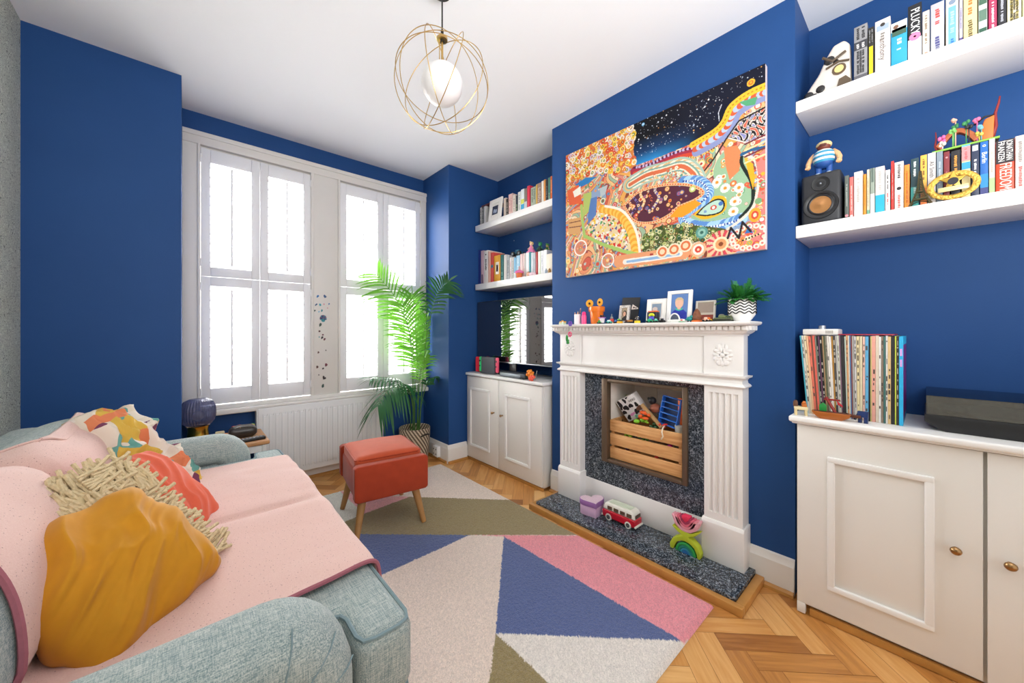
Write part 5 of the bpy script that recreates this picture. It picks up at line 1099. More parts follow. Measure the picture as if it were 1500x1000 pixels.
    FP=['#f3c23c','#f6e7c8','#e9792c','#f0d36a','#d9c7d8','#efe9da','#e25a36']
    ys,xs=np.nonzero(m)
    for _ in range(420):
        k=rs.randint(len(ys)); x,y=(xs[k]+.5)/W*1.112,(ys[k]+.5)/Hh*.8; r=rs.uniform(.007,.020); c=L(FP[rs.randint(7)])
        for a in range(8): disc((x+r*.62*math.cos(a*PI/4),y+r*.62*math.sin(a*PI/4)),r*.42,c)
        disc((x,y),r*.5,L(rs.choice(['#8a4a1e','#e9a32c','#c23a28','#5d7c3a']))); disc((x,y),r*.22,L('#f6e3a4'))
    # small blue inlet under the field
    poly([(0.0701, 0.2675), (0.1439, 0.2437), (0.2221, 0.2687), (0.1601, 0.2963), (0.0944, 0.305)],'#2f7fc0')
    # red and plum ridge
    R0=smooth([(0.4433, 0.3262), (0.5297, 0.3425), (0.5989, 0.3287), (0.6853, 0.3275), (0.7644, 0.34), (0.8525, 0.3037)])
    stroke(R0,.050,'#a8344a'); stroke([(u,v+.018) for u,v in R0],.022,'#d64a34'); stroke([(u,v-.022) for u,v in R0],.014,'#5b2448',.02,'#c9b4dc'); stroke([(u,v+.035) for u,v in R0],.012,'#f0c46a',.012,'#7a3a34')
    M0=smooth([(0.7257, 0.295), (0.8121, 0.2675), (0.8525, 0.23), (0.8813, 0.1575), (0.9415, 0.1262), (1.0117, 0.1238)])
    stroke([(u+.02,v+.05) for u,v in M0],.05,'#8f9ac8'); stroke([(u+.012,v+.032) for u,v in M0],.03,'#d8623e',.03,'#b9c9e0'); stroke(M0,.030,'#f2c53c'); stroke(M0,.007,'#c98a1c',.016)
    poly([(0.9083, 0.1525), (0.973, 0.1625), (0.9649, 0.2025), (0.9335, 0.19)],'#58a878'); poly([(0.8615, 0.3287), (0.9083, 0.2575), (0.9496, 0.2363), (1.0153, 0.2337), (1.0153, 0.4012), (0.9335, 0.3975)],'#e8dcd0')
    mk=poly([(0.8696, 0.3275), (0.9128, 0.2663), (0.9496, 0.2425), (1.0153, 0.2425), (1.0153, 0.395), (0.9335, 0.3887)],'#fff',True)
    w2=np.sin(xx*120+3*np.sin(yy*60))*np.sin(yy*70+2.5*np.sin(xx*90)); img[mk&(np.abs(w2)<.25)]=L('#1d1a20'); img[mk&(w2>.55)]=L('#d86a52'); img[mk&(w2<-.6)]=L('#8c8fc4')
    stroke([(0.7455, 0.52), (0.8121, 0.4262), (0.8615, 0.3325), (0.9083, 0.2575), (1.0153, 0.2337)],.008,'#2a2326')
    # pale contour hill in the middle
    H0=smooth([(0.4182, 0.4125), (0.5054, 0.3862), (0.5872, 0.3925), (0.6745, 0.4025), (0.7257, 0.4688), (0.7455, 0.535)])
    for k,(wd,c) in enumerate(((.09,'#a9c4b4'),(.07,'#e2b67c'),(.05,'#7fa99c'),(.034,'#efe0c0'),(.02,'#d9704a'))): stroke(H0,wd,c,.016 if k%2 else None,'#f4ead6' if k%2 else None)
    rings(60,poly([(0.5414, 0.4025), (0.6637, 0.3975), (0.7257, 0.4838), (0.7257, 0.5188), (0.5414, 0.4487)],'#fff',True),.004,.010,['#efe6da','#e2643c','#5f9c86','#f2c46a'])
    # wide area right of centre: green lake bowl with flowers
    lake=smooth([(0.821, 0.58), (0.7644, 0.6687), (0.7257, 0.7125), (0.7257, 0.7625), (0.7842, 0.79), (0.857, 0.79), (0.9128, 0.7887), (0.9496, 0.7362), (0.9586, 0.6512), (0.9451, 0.5425), (0.9254, 0.455), (0.8741, 0.39), (0.8345, 0.4237), (0.8121, 0.4938), (0.821, 0.58)])
    poly(lake,'#9cbf9a'); rings(40,poly(lake,'#fff',True),.005,.014,['#eef0e4','#e9a04a','#6aa878','#d9604a'])
    poly([(0.8525, 0.3787), (0.9002, 0.39), (0.9209, 0.4525), (0.9083, 0.5388), (0.8741, 0.5763), (0.857, 0.475)],'#e08a5a')
    for p in [(0.857, 0.615), (0.9083, 0.6325), (0.893, 0.705), (0.8876, 0.76), (0.8255, 0.5688)]:
        x,y=P(p)
        for a in range(12): disc((x+.016*math.cos(a*PI/6),y+.016*math.sin(a*PI/6)),.0055,L('#f6f3e8'))
        disc((x,y),.012,L('#e9e2cf')); disc((x,y),.007,L('#e2912c'))
    drop=smooth([(0.7302, 0.7287), (0.7644, 0.6837), (0.8121, 0.6475), (0.8525, 0.6612), (0.8642, 0.705), (0.8525, 0.7487), (0.8121, 0.7687), (0.7644, 0.765), (0.7302, 0.7287)])
    poly(drop,'#f2b62c'); dr2=smooth([(0.7437, 0.73), (0.7788, 0.6887), (0.821, 0.6687), (0.848, 0.6837), (0.8525, 0.7212), (0.8345, 0.7487), (0.7842, 0.7487), (0.7437, 0.73)]); poly(dr2,'#b9d9c8'); stroke(dr2,.007,'#2a2a24'); disc(P((0.8121, 0.7112)),.014,L('#d5402c'),0,.8); disc(P((0.8121, 0.7112)),.007,L('#f4efe4')); disc(P((0.8408, 0.6975)),.010,L('#4a74b8')); disc(P((0.7788, 0.7237)),.007,L('#7f9fc8'))
    stroke([(0.7257, 0.7725), (0.7842, 0.8037), (0.857, 0.805), (0.9128, 0.7975)],.022,'#2f8f4f',.012,'#7cc06a')
    # dotted blue river
    riv=smooth([(0.6853, 0.5025), (0.75, 0.53), (0.786, 0.5863), (0.7842, 0.6412), (0.7257, 0.6837), (0.6871, 0.7137), (0.7005, 0.765), (0.7743, 0.815), (0.857, 0.8237), (0.9164, 0.81)])
    stroke(riv,.052,'#5f8fd0',.013,'#a9d2ee'); stroke(riv,.010,'#2b4fa0',.013,'#e8f2fa')
    stroke(smooth([(0.9209, 0.4525), (0.9182, 0.5038), (0.9496, 0.6088), (0.9586, 0.6887), (0.9496, 0.75), (0.9128, 0.8013)]),.014,'#1f2b26'); poly([(0.9263, 0.4688), (0.9577, 0.5225), (0.9649, 0.6025), (0.9577, 0.6625), (0.9397, 0.5525)],'#f2b02c'); stroke(smooth([(0.9254, 0.455), (0.964, 0.5062), (0.9766, 0.595), (0.9712, 0.6937), (0.9496, 0.775), (0.8741, 0.8488), (0.7644, 0.8938), (0.4937, 0.9213)]),.012,'#e6dccc')
    stroke([(0.9182, 0.4512), (0.9496, 0.4412), (1.0117, 0.455)],.014,'#2d5f8a')
    # plum leaf shape with stripes
    leaf_=smooth([(0.3849, 0.5475), (0.4694, 0.4813), (0.5872, 0.4863), (0.705, 0.5325), (0.7698, 0.6013), (0.7356, 0.6375), (0.6637, 0.655), (0.6214, 0.6912), (0.5414, 0.715), (0.4433, 0.675), (0.3849, 0.5475)])
    mk=poly(leaf_,'#5a2b3c',True); img[mk]=L('#5a2b3c')
    for k in range(9):
        x=.255+.037*k; st=smooth([(x+.06,.34),(x+.03,.44),(x,.50),(x+.02,.56),(x-.01,.62)])
        keep=img.copy(); stroke(st,.014,['#e2a46a','#c9674a','#7a6aa8'][k%3],.012,'#3a1c2c' if k%2 else '#f0d8a8'); img[~mk]=keep[~mk]
    keep=img.copy(); rings(50,mk,.005,.012,['#e9a24a','#f3dcae','#4f6fa8','#d9532f']); img[~mk]=keep[~mk]
    stroke(leaf_,.014,'#f0c08c'); stroke(leaf_,.006,'#d9482c',.014)
    poly([(0.6637, 0.655), (0.7356, 0.6375), (0.7644, 0.6687), (0.7158, 0.7087), (0.6799, 0.7262), (0.6214, 0.7062)],'#f0a02c')
    disc(P((0.7257, 0.5663)),.016,L('#c8d07a')); disc(P((0.7257, 0.5663)),.008,L('#f4ecd4'))
    # dark green thicket
    mk=poly(smooth([(0.4811, 0.805), (0.5531, 0.7537), (0.6637, 0.765), (0.7644, 0.8063), (0.8615, 0.855), (0.8121, 0.885), (0.6853, 0.905), (0.5872, 0.9238), (0.4874, 0.92)]),'#4f5a2c'); rings(260,mk,.004,.012,['#6a8a3c','#2f4a24','#a8b86a','#8a5a34','#d2c88a','#3f6a5a','#e3dcae'])
    disc(P((0.7644, 0.845)),.028,L('#5f9a90')); disc(P((0.7644, 0.845)),.018,L('#8fc0b0')); disc(P((0.7644, 0.845)),.008,L('#39695f'))
    # crowd of red, white and green figures
    mk=poly(smooth([(0.1601, 0.5575), (0.259, 0.52), (0.3651, 0.59), (0.4371, 0.7125), (0.4568, 0.8625), (0.3786, 0.8763), (0.2662, 0.7825), (0.1601, 0.6825)]),'#e8d6b4',True); img[mk]=L('#e9d2a4')
    ys,xs=np.nonzero(mk)
    for _ in range(260):
        k=rs.randint(len(ys)); x,y=(xs[k]+.5)/W,(ys[k]+.5)/Hh; c=rs.choice(['#d8322c','#f4f0ea','#5f9a5a','#e88a2c','#f0ece4','#c9443c','#4a5c9c','#f2d04a']); a=rs.uniform(0,6.28); r=rs.uniform(.006,.014)
        poly([(x+r*math.cos(a+q)*f,y+r*1.39*math.sin(a+q)*f) for q,f in ((0,1),(1.2,.5),(2.4,1),(4.2,.8))],c)
    B0=smooth([(0.2734, 0.5112), (0.3651, 0.57), (0.4245, 0.6675), (0.4586, 0.775), (0.4748, 0.915)]); stroke([(u-.022,v+.012) for u,v in B0],.050,'#f0a83a',.03,'#f6c85a'); stroke(B0,.014,'#f6f0e2')
    poly([(0.009, 0.29), (0.0944, 0.2775), (0.1196, 0.4337), (0.027, 0.4187)],'#e2643c'); poly([(0.0531, 0.3163), (0.1079, 0.2925), (0.1115, 0.3575), (0.0647, 0.3675)],'#f4f0e0'); poly([(0.1277, 0.3637), (0.1835, 0.3687), (0.1835, 0.4938), (0.1277, 0.5463)],'#b4c46a'); poly([(0.179, 0.42), (0.2221, 0.4187), (0.214, 0.5575), (0.1601, 0.6113), (0.1601, 0.5388)],'#5a7fb8'); stroke([(0.1142, 0.4512), (0.1241, 0.6), (0.1358, 0.695), (0.2518, 0.7875), (0.3786, 0.8688), (0.4694, 0.9163)],.020,'#a9c86a'); poly([(0.018, 0.53), (0.1115, 0.5413), (0.1079, 0.6687), (0.018, 0.6525)],'#d9a46a'); stroke([(0.027, 0.5613), (0.1079, 0.5675)],.006,'#7a4a3a'); stroke([(0.027, 0.5988), (0.1079, 0.61)],.006,'#7a4a3a'); poly([(0.2365, 0.3637), (0.2878, 0.3587), (0.2734, 0.4212), (0.2446, 0.4312)],'#b9c4c8')
    # lower strip
    for p,r in (((0.1079, 0.7825),.048),((0.2878, 0.9175),.042)): disc(P(p),r*1.06,L('#e59a78')); disc(P(p),r*.8,L('#d98a6a')); rings(10,poly([(p[0]+r*.8/1.112*math.cos(a),p[1]+r*.8/.8*math.sin(a)) for a in np.linspace(0,6.28,16)],'#fff',True),.005,.012); disc(P(p),r*1.05,L('#faf3ea'),r*.88)
    stroke([(0.3579, 0.9388), (0.5414, 0.9475), (0.6853, 0.9463)],.070,'#eaa072'); stroke([(0.3921, 0.9487), (0.5414, 0.9537), (0.6691, 0.9512)],.030,'#f3ece2'); stroke([(0.4047, 0.95), (0.5414, 0.9537), (0.6637, 0.9525)],.014,'#8fb6dc')
    stroke([(0.5297, 0.9263), (0.6637, 0.93)],.010,'#a8383a',.03,'#f0c48c')
    for x in (520,560,590): p=[(0.643, 0.9188), (0.6951, 0.9075), (0.5872, 0.9213)][(x-520)//35]; disc(P(p),.032,L('#efe2c4')); disc(P(p),.024,L('#e2784a')); disc(P(p),.014,L('#f2d6b0'))
    p=P((0.75, 0.9438)); disc(p,.036,L('#f0b48c')); disc(p,.026,L('#fbf0e0')); disc(p,.016,L('#d84a3c')); disc(p,.006,L('#f6d8b0'))
    p=P((0.8408, 0.9338))
    for a in range(26): x,y=p; c='#d9485a' if a%2 else '#f4c2a0'; poly([((x+r*math.cos(a*PI/13+o))/1.112,(y+r*math.sin(a*PI/13+o))/.8) for r,o in ((.02,-.06),(.064,-.10),(.064,.10),(.02,.06))],c)
    disc(p,.034,L('#f3e0b8')); disc(p,.024,L('#e8a06a')); disc(p,.010,L('#8a4a2c'))
    # pink right margin
    mk=poly([(0.964, 0.4938), (1.0153, 0.47), (1.0153, 1.0212), (0.8831, 0.9837), (0.9335, 0.8988), (0.9577, 0.8163), (0.9811, 0.6475)],'#e8857c'); rings(46,mk,.006,.016,['#f4d2b8','#e2603c','#f0b03c','#7fa878','#f2e8d8','#d24a5a'])
    for k in range(4): stroke([(.93,.40+.035*k),(1,.385+.035*k)],.008,['#7a2f3a','#f0d8a0'][k%2])
    p=P((0.964, 0.805)); disc(p,.024,L('#f0a83a'),0,1.3); disc(p,.014,L('#d8503c'),0,1.3); disc(p,.007,L('#f2dcc0'),0,1.3)
    cx,cy=(0.9451, 0.9213); 
    for a in range(16): disc(P((cx+.062*math.cos(a*PI/8),cy+.060*math.sin(a*PI/8))),.012,L('#f8e4d6')); disc(P((cx+.062*math.cos(a*PI/8),cy+.060*math.sin(a*PI/8))),.005,L('#e2786a'))
    poly([(0.929, 0.8975), (0.9415, 0.8563), (0.9586, 0.9)],'#3a78b8'); stroke([(0.8669, 0.9075), (0.8786, 0.85), (0.9083, 0.9175), (0.9209, 0.83), (0.9496, 0.89)],.009,'#2a2328'); stroke([(0.9209, 0.9338), (0.9811, 0.9125)],.008,'#2a2328',.012,'#f0dc9c')
    y0,y1,z0,z1=.460,1.572,1.458,2.258
    Pm=np.zeros((W,Hh,3)); img*=.86; Pm[...,0]=1.8675; Pm[...,1]=np.linspace(y1,y0,W)[:,None]; Pm[...,2]=np.linspace(z1,z0,Hh)[None,:]
    t=thing('painting','large unframed canvas of swirling bright patterns and starry sky on the chimney breast','painting',(0,0,0))
    mb=MB(); mb.box(1.8685,1.8985,y0,y1,z0,z1,.002); mb.build('canvas',M('#e2d2cf',.7,var=.06,scale=30),t)
    colgrid('painted_surface',vcol('oil_paint',.5,.05,300,0,.05),Pm,img.transpose(1,0,2),W,Hh,t)
painting()
# ---------------------------------------------------------------- crate of toys in the opening
PINE=wood_uv  # oak helper kept for the floor
def pine():
    m,nt,b=_nodes('pine'); tc=N(nt,'ShaderNodeTexCoord'); mp=N(nt,'ShaderNodeMapping'); mp.inputs['Scale'].default_value=(30,3,45); nt.links.new(tc.outputs['Object'],mp.inputs[0])
    no=N(nt,'ShaderNodeTexNoise'); no.inputs['Scale'].default_value=1.5; no.inputs['Detail'].default_value=4; no.inputs['Distortion'].default_value=1; nt.links.new(mp.outputs[0],no.inputs['Vector'])
    rp=N(nt,'ShaderNodeValToRGB'); e=rp.color_ramp.elements; e[0].position=.3; e[0].color=(*lin('#c98a4e'),1); e[1].position=.7; e[1].color=(*lin('#e9b57a'),1); nt.links.new(no.outputs['Fac'],rp.inputs[0])
    vo=N(nt,'ShaderNodeTexVoronoi'); vo.inputs['Scale'].default_value=9; nt.links.new(tc.outputs['Object'],vo.inputs['Vector']); lt=N(nt,'ShaderNodeMath',operation='LESS_THAN'); lt.inputs[1].default_value=.07; nt.links.new(vo.outputs['Distance'],lt.inputs[0])
    mx=N(nt,'ShaderNodeMix'); mx.data_type='RGBA'; mx.inputs[7].default_value=(*lin('#7a4524'),1); nt.links.new(lt.outputs[0],mx.inputs[0]); nt.links.new(rp.outputs[0],mx.inputs[6]); nt.links.new(mx.outputs[2],b.inputs['Base Color']); b.inputs['Roughness'].default_value=.6; return m
PINE=pine()
t=thing('crate','slatted pine crate full of toys standing in the fireplace opening','crate',(1.885,1.036,.3526))
for k in range(3): MB().box(0,.012,-.212,.212,.002+.080*k,.068+.080*k,.002).build('slat',PINE,t)
for s in (-1,1):
    mb=MB(); mb.box(.012,.03,s*.210-.009-.009*s*0,s*.210+.009-.0,.0,.22,.001) if False else mb.box(.012,.032,min(s*.19,s*.21),max(s*.19,s*.21),.0,.22,.001); mb.build('corner_post',PINE,t)
    for k in range(3): MB().box(.012,.26,min(s*.204,s*.212),max(s*.204,s*.212),.002+.080*k,.068+.080*k,.001).build('side_slat',PINE,t)
for k in range(3): MB().box(.26,.27,-.212,.212,.002+.08*k,.068+.08*k,.001).build('back_slat',PINE,t)
MB().box(.012,.26,-.2,.2,.002,.010).build('base',PINE,t)
# game box in cow print
t=thing('game_box','cow print game box with pink patches tilted on top of the toy crate','box',(1.955,1.150,.655),0)
ex=Vector((-.80,.10,-.42)).normalized()
t.rotation_euler=(math.radians(-31),math.radians(-14),math.radians(6))
S=.068
mb=MB(); mb.box(-.004,.045,-S,S,-S,S,.002); mb.build('carton',M('#f0ecec',.5,var=.01),t)
mb=MB()
def blob(y,z,a,b,s,x=-.0046):
    rr=random.Random(s); ph=rr.uniform(0,6); pts=[]
    for k in range(22):
        q=2*PI*k/22; r=1+.22*math.sin(2*q+ph)+.14*math.sin(3*q+2*ph); pts.append((max(-S,min(S,y+a*r*math.cos(q))),max(-S,min(S,z+b*r*math.sin(q)))))
    mb.prism(pts,x,-.003,'x')
for i,(y,z,a,b) in enumerate(((.052,.045,.014,.022),(.028,.012,.016,.017),(.012,.052,.010,.014),(.055,-.008,.012,.014),(-.008,.012,.013,.014),(.045,-.045,.014,.013),(-.045,.005,.013,.012),(-.022,-.03,.014,.018),(-.055,-.05,.012,.014),(-.01,.062,.008,.005),(.058,.02,.008,.01))): blob(y,z,a,b,i)
mb.build('cow_patches',M('#17161a',.5),t,smooth=0)
mb=MB(); blob(.012,-.035,.018,.008,40,-.0048); mb.build('pink_patch',M('#e79ad0',.5),t,smooth=0)
mb=MB(); mb.cyl((-.0048,-.004,-.056),(-.003,-.004,-.056),.011,n=20); mb.build('green_seal',M('#7fd0b4',.5),t,smooth=0)
mb=MB(); mb.box(-.0052,-.003,-.063,-.012,.026,.050); mb.build('name_plate',M('#f6f4f2',.5),t,smooth=0)
text('HERD',.020,M('#17161a',.5),t,basis((-.0056,-.0375,.038),(0,-1,0),(0,0,1),(-1,0,0)),'title',.0004,fit=.046)
mb=MB(); mb.prism([(-.064,-.004),(-.03,-.012),(-.028,-.030),(-.062,-.034)],-.0052,-.003,'x'); mb.build('brown_panel',M('#7d5440',.5),t,smooth=0)
# blue compartment tray
t=thing('tray','blue plastic tray with five compartments standing tilted in the toy crate','tray',(1.945,.912,.672),0); t.rotation_euler=(math.radians(6),math.radians(10),math.radians(-8)); BL=M('#2a72d8',.4,var=.04)
mb=MB(); mb.box(.016,.020,-.052,.052,-.075,.075); mb.box(-.012,.018,-.055,-.050,-.078,.078,.001); mb.box(-.012,.018,.050,.055,-.078,.078,.001)
for k in range(6): z=-.078+k*.030; mb.box(-.012,.018,-.052,.052,z,z+.005,.001)
mb.build('body',BL,t); mb=MB(); mb.box(.0148,.016,-.05,.05,-.073,.073); mb.build('floor_panel',M('#14305c',.6),t,smooth=0)
t=thing('book','orange picture book standing behind the blue tray in the toy crate','book',(1.95,.846,.575),math.radians(-6)); mb=MB(); mb.box(-.006,.006,-.030,.026,0,.175,.002); mb.build('cover',M('#ee6a22',.5),t); mb=MB(); mb.box(-.004,.004,-.031,.0255,.004,.172); mb.build('pages',PAGES,t)
t=thing('cardboard_tube','brown cardboard tube lying diagonally among the toys in the crate','tube',(0,0,0))
mb=MB(); mb.cyl((1.925,1.065,.690),(1.915,.945,.585),.011,n=16,cap=False); mb.cyl((1.925,1.065,.690),(1.915,.945,.585),.009,n=16,cap=False); mb.build('tube_wall',M('#b18a5a',.8,var=.1),t)
t=thing('toy_figure','black and brown toy figure lying behind the cardboard tube in the crate','toy',(1.965,1.014,.668))
mb=MB(); mb.sph((0,.01,.045),.022,n=14); mb.sph((-.004,.03,.055),.008,n=8); mb.build('head',M('#1e1d22',.5),t,smooth=180); mb=MB(); mb.sph((0,-.01,.005),.03,(1,1.1,.9),14); mb.build('body',M('#9c5a44',.6,var=.2,scale=50),t,smooth=180); mb=MB()
for y,z in ((-.045,.01),(-.04,-.025),(.028,-.012)): mb.tube([(0,-.01,0),(-.008,y*.7,z*.7),(-.01,y,z)],.009,8)
mb.build('limb',M('#3c3a4e',.6),t,smooth=180)
r=random.Random(9)
def lump(name,label,y,z,x,s,c,n=7,sp=1,cat='toy'):
    mb=MB(); rr=random.Random(int(y*1e4))
    for k in range(n): mb.sph((rr.uniform(-.5,.5)*s,rr.uniform(-1,1)*s*sp,rr.uniform(-.6,.6)*s),s*rr.uniform(.35,.6),(1,rr.uniform(.7,1.5),rr.uniform(.6,1)),8)
    o=mb.build(name,M(c,.45,var=.1,scale=50),smooth=180,loc=(x,y,z)); return tag(o,label,cat)
lump('soft_toy','lime green rounded toy peeping over the top slat of the crate',1.085,.597,1.925,.034,'#86cf34',5,.8)
lump('toy_vehicle','orange toy vehicle lying between the cow print box and the tube',1.045,.632,1.915,.024,'#ee6426',8,1.3)
lump('toy_animal','dark green toy animal behind the top slat next to the tube',.985,.590,1.935,.022,'#2f5a34',6,1.2)
lump('toy_block','yellow-green toy piece beside the rounded lime toy in the crate',1.035,.600,1.918,.012,'#a8d83c',5,1)
lump('soft_toy','dark leafy green toy at the back left of the crate',1.225,.690,2.06,.02,'#4c8a2c',6,.8)
lump('toy_ball','lime toy seen through the upper gap of the crate',1.16,.510,1.925,.022,'#a5e034',5,2.2)
lump('toy_brick','green toy seen through the upper crate gap near its middle',1.06,.500,1.925,.02,'#57a83c',5,1.6)
lump('toy_ribbon','magenta toy seen through the upper crate gap near its right end',.905,.505,1.925,.02,'#d83a9c',5,1.4)
lump('toy_car','red toy seen through the lower gap of the crate',.97,.428,1.925,.022,'#d8302c',5,2)
lump('toy_car','plum coloured toy seen through the lower crate gap at the left',1.13,.430,1.925,.02,'#5a2f3c',5,2.4)
t=thing('ribbon','cream ribbon hanging over the top slat of the crate','ribbon',(0,0,0)); mb=MB(); mb.tube([(1.905,.925,.600),(1.880,.922,.592),(1.8785,.926,.57),(1.8785,.920,.55),(1.8785,.930,.532)],.004,6); mb.build('strand',M('#efe2c8',.8),t,smooth=180)
t=thing('jar','small grey plastic pot in the right corner of the toy crate','pot',(1.93,.855,.575)); MB().lathe([(0,0),(.022,0),(.025,.03),(.026,.036),(0,.036)],18).build('body',M('#b9b9b2',.5),t)
lump('toy_roll','red toy roll between the tube and the blue tray',.935,.598,1.92,.016,'#e2382c',5,1.2)
# ---------------------------------------------------------------- on the hearth
t=thing('keepsake_box','lilac heart shaped keepsake box with a patterned lid on the hearth','box',(1.762,1.283,.0502),math.radians(-38)); t.scale=(1.3,1.3,1.08)
hp=[(.052*(math.sin(a)**3),.050*(.8125*math.cos(a)-.3125*math.cos(2*a)-.125*math.cos(3*a)-.0625*math.cos(4*a))) for a in [2*PI*k/48 for k in range(48)]]
mb=MB(); mb.prism(hp,0,.056,'z',.002); mb.build('body',M('#d6b0d0',.6),t); mb=MB(); mb.prism([(x*1.05,y*1.05) for x,y in hp],.050,.076,'z',.003); l=mb.build('lid',M('#9a6aa8',.6),t); mb=MB(); mb.prism([(x*1.0,y*1.0) for x,y in hp],.076,.0772,'z'); mb.build('lid_top',M('#e2c6d2',.7,var=.3,scale=220),l)
vx,vy=1.775,1.117
t=thing('toy_van','red and cream toy camper van with white hubs parked on the hearth','toy van',(vx+.025,vy,.0503),math.radians(-90)); t.scale=(1.28,1.25,1.28)
prof=[(-.075,.012),(-.078,.030),(-.077,.045),(-.072,.062),(-.064,.072),(.062,.074),(.072,.062),(.077,.045),(.078,.030),(.075,.012)]
mb=MB(); mb.prism([p for p in [(-.075,.010),(-.079,.020),(-.078,.042),(.078,.042),(.079,.020),(.075,.010)]],-.031,.031,'y',.006,3); mb.build('lower_body',M('#c8152c',.25,coat=.5),t,smooth=50)
mb=MB(); mb.prism([(-.078,.042),(-.070,.064),(-.062,.073),(.060,.075),(.070,.068),(.078,.042)],-.029,.029,'y',.006,3); mb.build('upper_body',M('#efece0',.3,coat=.4),t,smooth=50)
mb=MB(); mb.box(-.05,.052,-.018,.018,.073,.078,.003); mb.build('roof_panel',M('#d3dcc4',.4),t)
mb=MB()
for s in (-1,1):
    for k in range(4): x=-.052+.031*k; mb.box(x,x+.023,s*.0285-.002,s*.0285+.002,.047,.062,.001)
mb.box(.0755,.0775,-.02,.02,.046,.060); mb.prism([(-.0775,.046),(-.0715,.062),(-.0705,.062),(-.0765,.046)],-.024,.024,'y'); mb.build('window',M('#5b4636',.2),t,smooth=0)
for sx in (-.046,.048):
    for s in (-1,1):
        mb=MB(); mb.cyl((sx,s*.020,.0150),(sx,s*.032,.0150),.0145,n=22); mb.m=1; mb.cyl((sx,s*.0322,.0150),(sx,s*.0332,.0150),.009,n=18); mb.build('wheel',[M('#e6e2d8',.5),CHROME],t)
mb=MB(); mb.box(-.084,-.076,-.031,.031,.012,.019,.002); mb.box(.076,.084,-.031,.031,.012,.019,.002); mb.build('bumper',M('#efece0',.3),t)
mb=MB(); mb.cyl((-.0805,0,.034),(-.077,0,.034),.009,n=20); mb.cyl((-.0805,.022,.030),(-.076,.022,.030),.006,n=14); mb.cyl((-.0805,-.022,.030),(-.076,-.022,.030),.006,n=14); mb.build('headlamp',CHROME,t)
# stacking flower puzzle
fx,fy=1.765,0.757
t=thing('stacking_toy','wooden flower stacking toy with pink petals above lime and green arches on the hearth','toy',(fx+.02,fy,.0503),math.radians(0)); t.scale=(1,1.1,1.15)
def archs(mb,r0,r1,x0,x1,zc=0,flip=False,a0=0,a1=PI,yc=0,n=18,wob=0):
    pts=[(yc+r1*math.cos(a),zc+(-1 if flip else 1)*r1*math.sin(a)*(1+wob*math.sin(3*a))) for a in [a0+(a1-a0)*k/n for k in range(n+1)]]+[(yc+r0*math.cos(a),zc+(-1 if flip else 1)*r0*math.sin(a)*(1+wob*math.sin(3*a))) for a in [a1-(a1-a0)*k/n for k in range(n+1)]]
    mb.prism(pts,x0,x1,'x',.0015)
for k,(r0,r1,c) in enumerate(((.0,.013,'#1f5f9c'),(.0135,.022,'#2a7f9c'),(.0225,.032,'#22806a'),(.0325,.043,'#2f9a4a'))):
    mb=MB(); archs(mb,r0+.0003,r1,-.018,.018); mb.build('green_arch',M(c,.6),t,smooth=40)
mb=MB(); pts=[(.066,0),(.068,.018),(.055,.045),(.030,.062),(.012,.070),(.035,.080),(.058,.095),(.054,.100),(.02,.090),(-.02,.088),(-.05,.104),(-.06,.106),(-.04,.085),(-.012,.070),(-.030,.062),(-.052,.045),(-.062,.018),(-.060,0),(-.050,0),(-.047,.016),(-.036,.036),(-.018,.047),(0,.050),(.018,.047),(.036,.036),(.047,.016),(.052,0)]
mb.prism(pts,-.018,.018,'x',.002); mb.build('stem',M('#b9c52c',.6),t,smooth=40)
for k,(s,c) in enumerate(((1.0,'#e9a8b4'),(.80,'#ea8f9c'),(.62,'#e06a80'),(.44,'#a83a5c'),(.27,'#e8345a'))):
    w=.060*s; z0=.094+.010*k; top=z0+.048*s+.006
    o=[(w,top-.006),(w*.95,top),(w*.55,top-.012*s),(w*.28,z0+.014),(0,z0+.006),(-w*.28,z0+.014),(-w*.55,top-.012*s),(-w*.95,top),(-w,top-.006),(-w*.75,z0+.014*s),(-w*.35,z0-.003),(0,z0-.006),(w*.35,z0-.003),(w*.75,z0+.014*s)]
    if k==4: o=[(w,top),(-w,top),(-w*.9,z0),(0,z0-.006),(w*.9,z0)]
    mb=MB(); mb.prism(o,-.018,.018,'x',.002); mb.build('petal',M(c,.6),t,smooth=40)
# ---------------------------------------------------------------- on the mantel shelf
MZ=1.1462
t=thing('key_ring','purple flower charm with a green cactus and pink bloom hanging from the mantel corner','ornament',(1.728,1.428,1.146))
mb=MB(); mb.tube([(.02,0,.002),(-.004,0,.002),(-.005,0,-.03),(-.004,.004,-.075)],.0012,5); mb.build('string',M('#8a8a80',.7),t)
mb=MB()
for k in range(6): mb.sph((-.006,-.012+.010*math.cos(k*PI/3),.004+.010*math.sin(k*PI/3)),.007,(.6,1,1),8)
mb.build('flower',M('#6a3fae',.5),t,smooth=180)
mb=MB(); mb.sph((-.008,.012,-.085),.010,(.6,.85,2.2),12); mb.sph((-.008,.0,-.10),.006,(.6,1,1.6),10); mb.sph((-.008,.005,-.112),.011,(.6,1.1,.7),10); mb.build('cactus',M('#2f8a3c',.6),t,smooth=180)
mb=MB()
for k in range(7): a=k*2*PI/7; mb.sph((-.009,-.012+.010*math.cos(a),-.060+.012*math.sin(a)),.006,(.5,1.1,.9),8)
mb.build('bloom',M('#e0527c',.6),t,smooth=180)
def lathe_thing(name,label,cat,u_y,X,prof,mat,part='body',n=24):
    t=thing(name,label,cat,(X,u_y,MZ)); MB().lathe(prof,n).build(part,mat,t); return t
